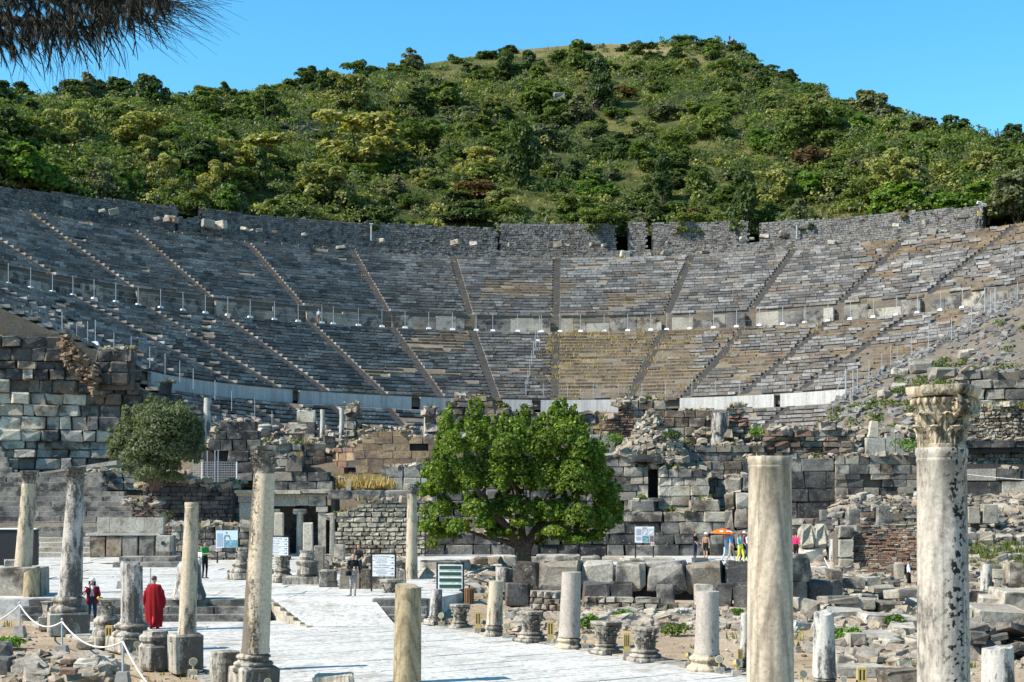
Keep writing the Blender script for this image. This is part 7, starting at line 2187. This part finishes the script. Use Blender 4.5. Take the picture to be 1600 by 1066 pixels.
for _ in range(120):
    px = R.uniform(-60, 262); yb = envy(px); p = Q(px, yb * R.uniform(.2, .95), R.uniform(-.5, .5))
    e = p + Vector((R.uniform(-.05, .16), R.uniform(-.1, .1), R.uniform(-.26, -.08)))
    mb.tube([p, p.lerp(e, .5) + Vector((.012, 0, -.01)), e], [.005, .004, .0025], 4)
for _ in range(170):            # bare hanging twigs beyond the needles, thin against the sky
    px = R.choice((R.uniform(0, 250), R.uniform(200, 280))); yb = envy(min(px, 262)); p = Q(px, yb * .9, R.uniform(-.4, .4))
    e = p + Vector((R.uniform(.0, .42) if px > 190 else R.uniform(-.05, .18), R.uniform(-.2, .2), R.uniform(-.34, -.12) if px < 200 else R.uniform(-.24, .02)))
    mb.tube([p, p.lerp(e, .5) + Vector((.02, 0, R.uniform(-.02, .03))), e], [.0022, .0016, .0008], 3)
for _ in range(60):
    p = Q(R.uniform(240, 300), R.uniform(-40, 10), R.uniform(-.3, .3)); e = p + Vector((R.uniform(.1, .45), 0, R.uniform(-.2, .06)))
    mb.tube([p, p.lerp(e, .5) + Vector((0, 0, .03)), e], [.0022, .0016, .0008], 3)
stuff(mb.build('twigs', 'pine_twig', pt))
# ------------------------------------------------------------------ people
for nm, c in dict(skin=(0.42, 0.25, 0.17), skin_dark=(0.30, 0.17, 0.11), hair_dark=(0.018, 0.014, 0.012), hair_brown=(0.09, 0.05, 0.028), hair_fair=(0.32, 0.21, 0.11), hair_grey=(0.22, 0.20, 0.18),
                  cloth_black=(0.012, 0.012, 0.014), cloth_navy=(0.016, 0.026, 0.055), cloth_white=(0.72, 0.72, 0.74), cloth_blue=(0.14, 0.36, 0.66), cloth_lightblue=(0.40, 0.55, 0.72), cloth_red=(0.22, 0.008, 0.012), cloth_darkred=(0.16, 0.012, 0.016),
                  cloth_green=(0.02, 0.28, 0.055), cloth_magenta=(0.50, 0.025, 0.12), cloth_yellow=(0.70, 0.68, 0.04), cloth_khaki=(0.36, 0.31, 0.24), cloth_grey=(0.38, 0.39, 0.38), cloth_denim=(0.018, 0.035, 0.07), cloth_brown=(0.20, 0.12, 0.07), cloth_hatcream=(0.62, 0.56, 0.44),
                  shoe_red=(0.35, 0.02, 0.02), shoe_dark=(0.025, 0.022, 0.02), shoe_white=(0.65, 0.65, 0.66), cloth_orange=(0.75, 0.13, 0.015), lip=(0.28, 0.08, 0.06)).items():
    plain(nm, c, 0.85 if 'cloth' in nm else 0.6, var=0.12, scale=14, spec=0.15)
def pattern(name, cols, sc):
    m, t, b = new_mat(name, 0.9, 0.1)
    pos = nn(t, 'ShaderNodeTexCoord').outputs['Object']
    c = ramp(t, noise(t, pos, sc, 2, 0.5), [(0.38 + .08 * i, c) for i, c in enumerate(cols)], 'CONSTANT')
    t.links.new(c, b.inputs['Base Color'])
pattern('cloth_teal', [(0.05, 0.20, 0.24), (0.30, 0.50, 0.50), (0.10, 0.33, 0.35), (0.46, 0.56, 0.40)], 11)
pattern('cloth_floral', [(0.20, 0.10, 0.08), (0.36, 0.30, 0.26), (0.10, 0.08, 0.10), (0.30, 0.16, 0.13)], 16)
pattern('cloth_print', [(0.16, 0.15, 0.15), (0.42, 0.40, 0.38), (0.26, 0.22, 0.21), (0.12, 0.11, 0.12)], 16)

BASEJ = dict(pel=(0, 0, .96), wai=(0, 0, 1.10), che=(0, .01, 1.30), nec=(0, .01, 1.46), hd0=(0, -.005, 1.56), hd1=(0, -.01, 1.655),
             sL=(.175, .01, 1.405), eL=(.225, .03, 1.12), wL=(.235, -.04, .88), sR=(-.175, .01, 1.405), eR=(-.225, .03, 1.12), wR=(-.235, -.04, .88),
             hL=(.085, 0, .93), kL=(.10, -.02, .50), aL=(.105, .02, .085), hR=(-.085, 0, .93), kR=(-.10, -.02, .50), aR=(-.105, .02, .085))
def ell(mb, a, b_, r0, r1, fx=1.0, fy=1.0, n=12, steps=6):
    """rounded, tapered limb from a to b (elliptical across)"""
    a, b_ = Vector(a), Vector(b_)
    d = (b_ - a); L = d.length; d.normalize()
    u = Vector((1, 0, 0)); 
    if abs(d.x) > .8: u = Vector((0, 0, 1))
    v = d.cross(u).normalized(); u = v.cross(d).normalized()
    rings = []
    st_ = [(-.95 * r0, .25 * r0), (-.7 * r0, .72 * r0), (-.3 * r0, .95 * r0)] + [(L * i / steps, r0 + (r1 - r0) * i / steps) for i in range(steps + 1)] + [(L + .3 * r1, .95 * r1), (L + .7 * r1, .72 * r1), (L + .95 * r1, .25 * r1)]
    for s_, r in st_:
        c = a + d * s_
        rings.append([tuple(c + u * (math.cos(t_) * r * fx) + v * (math.sin(t_) * r * fy)) for t_ in [2 * math.pi * k / n for k in range(n)]])
    mb.loft(rings)
def person(label, px, py, hpx, Yz, face=0.0, pose=None, top='cloth_black', bottom='cloth_navy', shoes='shoe_dark', skin='skin', hair='hair_dark', hairlen=0.0, sleeve='short', legs='long', hat=None, build=1.0, group=None, extra=None, zb=None):
    """px,py: feet in the photo; Yz: distance; face: turn about z, 0 looks at the camera"""
    J = {k: Vector(v) for k, v in BASEJ.items()}
    for k, v in (pose or {}).items():
        J[k] = Vector(v)
    foot = P(px, py, Yz)
    if zb is not None:
        foot.z = zb
    S = hpx * Yz / F / 1.75
    t_ = thing('person', label, 'person', foot, group)
    t_.rotation_euler = (0, 0, face); t_.scale = (S, S, S)
    w = build
    seg = []
    def add(a, b_, r0, r1, reg, fx=1, fy=1):
        seg.append((Vector(J[a]) if isinstance(a, str) else Vector(a), Vector(J[b_]) if isinstance(b_, str) else Vector(b_), r0, r1, reg, fx, fy))
    T_, B_, K = top, bottom, skin
    add('pel', 'wai', .125 * w, .112 * w, B_, 1.25, .9)
    add('wai', 'che', .115 * w, .125 * w, T_, 1.25, .88)
    add('che', J['nec'] - Vector((0, 0, .05)), .125 * w, .075, T_, 1.35, .85)
    add('sL', 'sR', .062, .062, T_)
    add(J['nec'] - Vector((0, 0, .04)), 'hd0', .05, .047, K)
    add('hd0', 'hd1', .072, .085, K, .92, 1.08)
    hd = (J['hd1'] - J['hd0'])
    add(J['hd0'] + Vector((0, -.045, -.01)), J['hd0'] + Vector((0, -.055, .01)), .045, .045, K)                 # jaw and chin
    add(J['hd0'] + Vector((0, -.088, .045)), J['hd0'] + Vector((0, -.105, .028)), .011, .016, K)                 # nose
    for sg in (-1, 1):
        add(J['hd0'] + Vector((sg * .076, .005, .02)), J['hd0'] + Vector((sg * .082, .01, .06)), .014, .018, K)   # ears
    for s_ in 'LR':
        sl = sleeve
        add('s' + s_, 'e' + s_, .052 * (.7 + .3 * w), .041, K if sl == 'none' else T_)
        add('e' + s_, 'w' + s_, .040, .028, T_ if sl == 'long' else K)
        d = (J['w' + s_] - J['e' + s_]).normalized()
        add(J['w' + s_] + d * .02, J['w' + s_] + d * .075, .030, .034, K, 1.0, .6)
        add('h' + s_, 'k' + s_, .088 * (.6 + .4 * w), .060, B_, 1, 1)
        add('k' + s_, 'a' + s_, .056, .040, B_ if legs == 'long' else K)
        a = J['a' + s_]
        add(a + Vector((0, .03, -.045)), a + Vector((0, -.15, -.055)), .040, .034, shoes, 1.05, .8)
    mb = MB()
    for s_ in seg:
        ell(mb, s_[0], s_[1], s_[2], s_[3], s_[5], s_[6])
    me = mb.mesh('body', ['skin'])
    o = link('body', me)
    md = o.modifiers.new('m', 'REMESH'); md.mode = 'VOXEL'; md.voxel_size = .014
    sm = o.modifiers.new('s', 'SMOOTH'); sm.iterations = 4; sm.factor = .5
    dg = bpy.context.evaluated_depsgraph_get()
    nm_ = bpy.data.meshes.new_from_object(o.evaluated_get(dg))
    o.modifiers.clear()
    mats = []
    for s_ in seg:
        if s_[4] not in mats: mats.append(s_[4])
    n = len(nm_.polygons)
    cen = np.zeros(n * 3); nm_.polygons.foreach_get('center', cen); cen = cen.reshape(-1, 3)
    best = np.full(n, 1e9); mi = np.zeros(n, dtype=np.int32)
    for s_ in seg:
        a = np.array(s_[0]); d = np.array(s_[1]) - a; L2 = max(1e-9, d @ d)
        f = np.clip(((cen - a) @ d) / L2, 0, 1)
        q = np.linalg.norm(cen - a - f[:, None] * d, axis=1) - (s_[2] + (s_[3] - s_[2]) * f) * ((s_[5] + s_[6]) / 2)
        sel = q < best
        best[sel] = q[sel]; mi[sel] = mats.index(s_[4])
    # sleeves end half-way down the upper arm, shorts above the knee: nothing else to do, regions follow the limbs
    if legs == 'short':
        lo = cen[:, 2] < .56
        for i_, m_ in enumerate(mats):
            if m_ == B_:
                mi[(mi == i_) & lo] = mats.index(K)
    v = np.zeros(len(nm_.vertices) * 3); nm_.vertices.foreach_get('co', v); v = v.reshape(-1, 3)
    mb = MB()
    lt = np.zeros(n, dtype=np.int32); nm_.polygons.foreach_get('loop_total', lt)
    li = np.zeros(len(nm_.loops), dtype=np.int32); nm_.loops.foreach_get('vertex_index', li)
    mb.v.append(v); mb.l.extend(li.tolist()); mb.n.extend(lt.tolist()); mb.m.extend(mi.tolist()); mb.c = len(v)
    ks = mats.index(K)
    for s_ in 'LR':            # fingers and thumb, rooted in the palm
        e, wv = J['e' + s_], J['w' + s_]
        d = (wv - e).normalized()
        side = d.cross(Vector((0, 1, 0)))
        side = side.normalized() if side.length > .05 else Vector((1, 0, 0))
        pal = wv + d * .09
        dn_ = side.cross(d)
        for k, L in enumerate((.060, .072, .068, .052)):
            a = pal + side * (-.024 + .016 * k)
            mb.tube([a - d * .02, a + d * L * .55, a + d * L * .9 - dn_ * .018], [.009, .0085, .006], 6, ks)
        a = wv + d * .04 - side * .028
        mb.tube([a + side * .012, a - side * .012 + d * .03, a - side * .012 + d * .058], [.011, .0105, .007], 6, ks)
    for sg in (-1, 1):         # eyes and mouth
        mats_eye = 'hair_dark'
        if mats_eye not in mats: mats.append(mats_eye)
        mb.addq(ICOV * .011 + np.array(J['hd0'] + Vector((sg * .031, -.079, .055))), ICOF, mats.index(mats_eye))
    if 'lip' not in mats: mats.append('lip')
    mb.addq(ICOV * np.array((.022, .008, .006)) + np.array(J['hd0'] + Vector((0, -.096, -.008))), ICOF, mats.index('lip'))
    bpy.data.objects.remove(o)
    bm_ = mb.mesh('body', mats, smooth=True)
    o = link('body', bm_); o.parent = t_
    h0 = J['hd1']
    def child(name, mb_, m_, smooth=True):
        c = link(name, mb_.mesh(name, m_, smooth=smooth)); c.parent = t_; return c
    if hair:
        mb = MB()
        rings = []
        for i in range(7):
            f = i / 6; th = f * 1.75
            r = math.sin(max(.06, th)) * .094
            rings.append([(h0.x + r * .95 * math.cos(a_), h0.y + .016 + r * 1.1 * math.sin(a_) + (.02 if math.sin(a_) < -.3 and f > .6 else 0), h0.z - .005 + .10 * math.cos(th) + (.035 if math.sin(a_) < -.4 and f > .5 else 0) - (.0 if f < 1 else .01)) for a_ in [2 * math.pi * k / 14 for k in range(14)]])
        mb.loft(rings)
        if hairlen > 0:
            for k in range(9):
                a_ = -.35 + (math.pi + .7) * k / 8
                x, y = .085 * math.cos(a_), .03 + .075 * math.sin(a_)
                p0 = Vector((h0.x + x * .8, h0.y + y * .8, h0.z + .02))
                mb.tube([p0, p0 + Vector((x * .35, .01, -.10)), p0 + Vector((x * .45, .02, -.10 - hairlen))], [.03, .034, .018], 7)
        child('hair', mb, hair)
    if hat:
        kind, m_ = hat
        mb = MB()
        mb.lathe([(.103, 0), (.105, .03), (.09, .075), (.05, .10), (.01, .106)], (h0.x, h0.y + .012, h0.z + .02), 16)
        if kind == 'brim':
            mb.lathe([(.17, -.012), (.172, -.004), (.10, .02), (.10, .0)], (h0.x, h0.y + .01, h0.z + .02), 18)
        else:
            mb.loft([[(h0.x + x, h0.y - .06, h0.z + .025 + z) for x, z in ((-.085, 0), (.085, 0), (.085, .012), (-.085, .012))], [(h0.x + x, h0.y - .175, h0.z + .01 + z) for x, z in ((-.06, 0), (.06, 0), (.06, .01), (-.06, .01))]])
        child('hat', mb, m_)
    if extra:
        extra(J, child, t_)
    return t_
WALK = dict(kL=(.10, -.13, .52), aL=(.105, -.20, .095), kR=(-.09, .03, .50), aR=(-.10, .22, .12), eL=(.225, .10, 1.14), wL=(.23, .12, .90), eR=(-.225, -.06, 1.13), wR=(-.22, -.22, .95))
def ex_jacket(J, child, t_):
    mb = MB()
    for sg in (-1, 1):
        pts0 = [(sg * .05, -.115), (sg * .115, -.135), (sg * .185, -.06), (sg * .195, .05), (sg * .10, .13), (0, .135)]
        rings = []
        for z, f in ((1.43, .78), (1.3, 1.0), (1.1, .98), (.95, 1.02), (.84, 1.1)):
            out = [(x * f + (sg * .03 if z < 1.2 and i < 2 else 0), y * f, z) for i, (x, y) in enumerate(pts0)]
            inn = [(x * f * .93 + (sg * .03 if z < 1.2 and i < 2 else 0), y * f * .93, z) for i, (x, y) in enumerate(pts0)][::-1]
            rings.append(out + inn)
        mb.loft(rings)
        s = 'L' if sg > 0 else 'R'
        mb.tube([J['s' + s], J['e' + s], J['e' + s].lerp(J['w' + s], .9)], [.066, .055, .043], 10)
    child('jacket', mb, 'cloth_darkred')
    mb = MB(); w_ = J['wL']; mb.addq(ICOV * np.array((.05, .045, .07)) + np.array(w_ + Vector((0, -.05, -.02))), ICOF); child('yellow_pouch', mb, 'cloth_yellow')
    mb = MB(); mb.tube([w_ + Vector((0, -.05, 0)), w_ + Vector((.15, -.08, .0))], .018, 6); child('camera_grip', mb, 'cloth_black')
    mb = MB(); mb.tube([(.06, -.14, 1.38), (.02, -.16, 1.15), (-.01, -.16, 1.12), (-.06, -.14, 1.38)], .008, 4); mb.box((0, -.165, 1.07), (.07, .01, .09)); child('lanyard', mb, 'cloth_navy')
    h0 = J['hd1']
    mb = MB(); mb.lathe([(.108, -.03), (.11, .02), (.095, .07), (.05, .10), (.01, .106)], (h0.x, h0.y + .02, h0.z), 16); child('headscarf', mb, 'cloth_white')
person('person in a white headscarf and open dark red jacket, beside the crusted column', 144, 969, 77, 47.5, .25, dict(eR=(-.27, -.10, 1.17), wR=(-.10, -.20, 1.44), eL=(.25, -.02, 1.13), wL=(.22, -.22, 1.05), kR=(-.10, -.04, .5), aR=(-.12, .0, .085)), 'cloth_white', 'cloth_denim', 'shoe_dark', hairlen=.16, sleeve='long', extra=ex_jacket, zb=0)
def ex_robe(J, child, t_):
    mb = MB(); rings = []
    n = 64
    for z, rx, ry, fd in ((1.47, .075, .075, .0), (1.45, .12, .10, .0), (1.42, .19, .13, .01), (1.36, .235, .15, .015), (1.2, .265, .17, .02), (1.0, .285, .18, .03), (.8, .295, .19, .04), (.55, .29, .19, .045), (.3, .27, .18, .05), (.12, .25, .17, .055), (.06, .245, .165, .055)):
        rings.append([(rx * math.cos(a_) * (1 + fd * math.sin(a_ * 11 + z * 1.5) + fd * .6 * math.sin(a_ * 5 + 2)), ry * math.sin(a_) * (1 + fd * 1.5 * math.sin(a_ * 11 + z * 1.5)), z) for a_ in [2 * math.pi * k / n for k in range(n)]])
    mb.loft(rings)
    for sg in (-1, 1):
        mb.tube([(sg * .17, .0, 1.38), (sg * .27, .02, 1.2), (sg * .305, .0, 1.0), (sg * .29, -.05, .82), (sg * .27, -.06, .70)], [.06, .075, .08, .085, .06], 10)
    child('robe', mb, 'cloth_red')
    mb = MB(); mb.tube([(.0, .165, .42), (-.01, .185, .25), (0, .18, .05)], [.02, .05, .06], 8, 0, 1.0); child('robe_lining', mb, 'shoe_red')
person('person in a long dark red robe seen from behind, walking up the marble street', 241, 985, 83, 46.8, math.pi, None, 'cloth_red', 'cloth_red', 'shoe_dark', 'skin', 'hair_brown', extra=ex_robe, sleeve='long', zb=0)
person('person in a green shirt and black trousers on the plaza by the blue information board', 320, 903, 58, 62.5, .9, dict(eR=(-.22, -.10, 1.16), wR=(-.08, -.26, 1.18), eL=(.22, -.10, 1.16), wL=(.08, -.26, 1.18)), 'cloth_green', 'cloth_black', 'shoe_dark', zb=ZP)
person('person in a white shirt half hidden behind the slender speckled column', 310, 903, 52, 61.5, -.3, dict(eR=(-.22, -.10, 1.16), wR=(-.08, -.26, 1.2), eL=(.22, -.10, 1.16), wL=(.08, -.26, 1.2)), 'cloth_white', 'cloth_grey', 'shoe_dark', hair='hair_brown', zb=ZP)
person('person in a floral top, jeans and red shoes peeking out behind the two-toned column', 420, 931, 66, 52.5, -1.2, None, 'cloth_floral', 'cloth_denim', 'shoe_red', hair='hair_brown', sleeve='long', zb=ZP)
def ex_bag(J, child, t_):
    mb = MB(); mb.stone((-.2, -.1, .93), (.22, .12, .2), .2, .03, .01); child('handbag', mb, 'cloth_black')
    mb = MB(); mb.tube([(-.2, -.1, 1.02), (-.05, -.13, 1.25), (.13, -.06, 1.44)], .011, 4); child('strap', mb, 'cloth_black')
    mb = MB(); mb.box((.02, -.27, 1.14), (.075, .012, .15), 0, 0, 0, (.5, 0)); child('phone', mb, 'cloth_grey')
person('person in a black jacket and patterned trousers beside the white direction board', 552, 930, 67, 51.9, .2, dict(eR=(-.23, -.06, 1.15), wR=(-.05, -.25, 1.1), kL=(.08, -.06, .5), aL=(.06, -.08, .09), eL=(.25, .03, 1.14), wL=(.27, -.03, .9)), 'cloth_black', 'cloth_print', 'shoe_dark', hair='hair_brown', sleeve='long', extra=ex_bag, zb=ZP)
person('person in a black t-shirt with brown hair before the small-stone wall', 561, 893, 58, 60.5, -.7, dict(eR=(-.23, -.10, 1.18), wR=(-.08, -.20, 1.40), eL=(.25, .02, 1.14), wL=(.16, -.15, 1.02)), 'cloth_black', 'cloth_navy', 'shoe_dark', hair='hair_brown', hairlen=.02, zb=ZP)
G1 = 'visitors walking along the dark stage front'
person('person all in black with arms stretched forward, facing the white sun hat', 1086, 873, 42, 83.5, .9, dict(eL=(.23, -.1, 1.16), wL=(.22, -.30, 1.0), eR=(-.22, -.1, 1.16), wR=(-.2, -.28, .98)), 'cloth_black', 'cloth_navy', 'shoe_dark', group=G1, zb=.62)
person('person in a white sun hat, vest top and black shorts with bare legs', 1103, 873, 41, 83.2, -.4, dict(kL=(.10, -.10, .52), aL=(.11, -.12, .09)), 'skin_dark', 'cloth_black', 'skin', hair='hair_fair', hairlen=.18, sleeve='none', legs='short', hat=('brim', 'cloth_white'), group=G1, zb=.62)
t_l = person('person in pale blue holding an orange umbrella overhead', 1134, 881, 46, 80, 1.0, dict(WALK, eR=(-.26, -.12, 1.25), wR=(-.18, -.2, 1.46)), 'cloth_lightblue', 'cloth_lightblue', 'shoe_dark', hair='hair_brown', sleeve='long', group=G1, zb=.62)
person('person in a bright blue shirt, khaki trousers and cream cap under the orange umbrella', 1142, 882, 48, 79.3, 1.0, WALK, 'cloth_blue', 'cloth_khaki', 'shoe_dark', hair='hair_grey', hat=('cap', 'cloth_hatcream'), group=G1, zb=.62)
person('person in bright yellow trousers and a teal patterned blouse', 1157, 883, 48, 78.6, .5, WALK, 'cloth_teal', 'cloth_yellow', 'shoe_white', hair='hair_fair', hat=('brim', 'cloth_brown'), sleeve='long', group=G1, zb=.62)
person('person in a red top walking just behind the yellow trousers', 1163, 881, 47, 80, .9, WALK, 'cloth_magenta', 'cloth_navy', 'shoe_white', hair='hair_fair', hat=('brim', 'cloth_hatcream'), group=G1, zb=.62)
person('person in a white shirt half hidden by the thick beige column', 1169, 882, 47, 79.5, .9, WALK, 'cloth_white', 'cloth_denim', 'shoe_dark', hair='hair_grey', group=G1, zb=.62)
um = thing('umbrella', 'open orange umbrella with white marks held over the walking group', 'umbrella', P(1131, 842, 79.7))
c = P(1130, 829, 79.7); mb = MB()
ring_ = []
for r, z in ((.72, -.17), (.66, -.10), (.5, -.02), (.3, .05), (.1, .10), (.01, .11)):
    ring_.append([(c.x + r * math.cos(a_) * (1 if k % 2 == 0 else .94), c.y + r * math.sin(a_) * (1 if k % 2 == 0 else .94), c.z + z + .12 * (r * math.cos(a_))*-.3) for k, a_ in enumerate([2 * math.pi * q_ / 16 for q_ in range(16)])])
mb.loft(ring_, caps=False); mb.build('canopy', 'cloth_orange', um)
mb = MB(); mb.tube([(c.x, c.y, c.z + .16), (c.x + .05, c.y, c.z - .95)], .014, 6); mb.build('shaft', 'black_metal', um)
for a_ in (-1.9, -1.2):
    mb = MB(); p = c + Vector((.55 * math.cos(a_), .55 * math.sin(a_), -.035)); mb.box(p, (.2, .02, .09), a_ + math.pi / 2, 0, 0, (-.9, 0)); mb.build('white_mark', 'cloth_white', um)
person('person in a magenta shirt and dark trousers beside the pale boulder pier', 1244, 880, 48, 78.5, 2.4, None, 'cloth_magenta', 'cloth_black', 'shoe_dark', hair='hair_dark', build=1.25, group='visitors by the pale boulder pier', zb=.62)
person('person in a grey shirt and white cap behind the magenta shirt', 1256, 877, 50, 79.8, 2.2, None, 'cloth_grey', 'cloth_navy', 'shoe_dark', hair='hair_grey', hat=('cap', 'cloth_white'), build=1.1, group='visitors by the pale boulder pier', zb=.62)
person('person with a light blue top mostly hidden between the magenta and the grey shirt', 1249, 878, 47, 80.6, 2.2, None, 'cloth_lightblue', 'cloth_navy', 'shoe_dark', hair='hair_dark', group='visitors by the pale boulder pier', zb=.62)
def ex_pack(J, child, t_):
    mb = MB(); mb.stone((0, .21, 1.22), (.30, .20, .46), 0, .06, .015); mb.stone((0, .31, 1.12), (.22, .08, .22), 0, .03, .01); child('backpack', mb, 'cloth_black')
    mb = MB()
    for sg in (-1, 1): mb.tube([(sg * .1, .14, 1.42), (sg * .12, -.02, 1.47), (sg * .13, -.13, 1.3), (sg * .15, .05, 1.08)], .02, 6)
    child('straps', mb, 'cloth_black')
person('person in a white t-shirt, black shorts and cap carrying a black backpack', 1420, 930, 57, 63, 1.25, dict(WALK, kL=(.10, -.06, .51), aL=(.105, -.08, .09), aR=(-.10, .10, .1)), 'cloth_white', 'cloth_black', 'shoe_white', hair='hair_dark', legs='short', hat=('cap', 'cloth_black'), extra=ex_pack, zb=P(0, 930, 63).z)
th = th_at(498, 53.4, 18.6); p = ring(53.4, th, 18.62)
person('tiny person in a light blue shirt and brown shorts standing on the upper walkway', 498, 506, 22.5, p[1] - .6, 0, None, 'cloth_lightblue', 'cloth_brown', 'shoe_dark', hair='hair_brown', legs='short', zb=p[2])
person('tiny person on the rock at the very top of the hill', 1140, 66, 11, hill_pt(1140, .97).y - 1, 0, None, 'cloth_darkred', 'cloth_navy', 'shoe_dark')
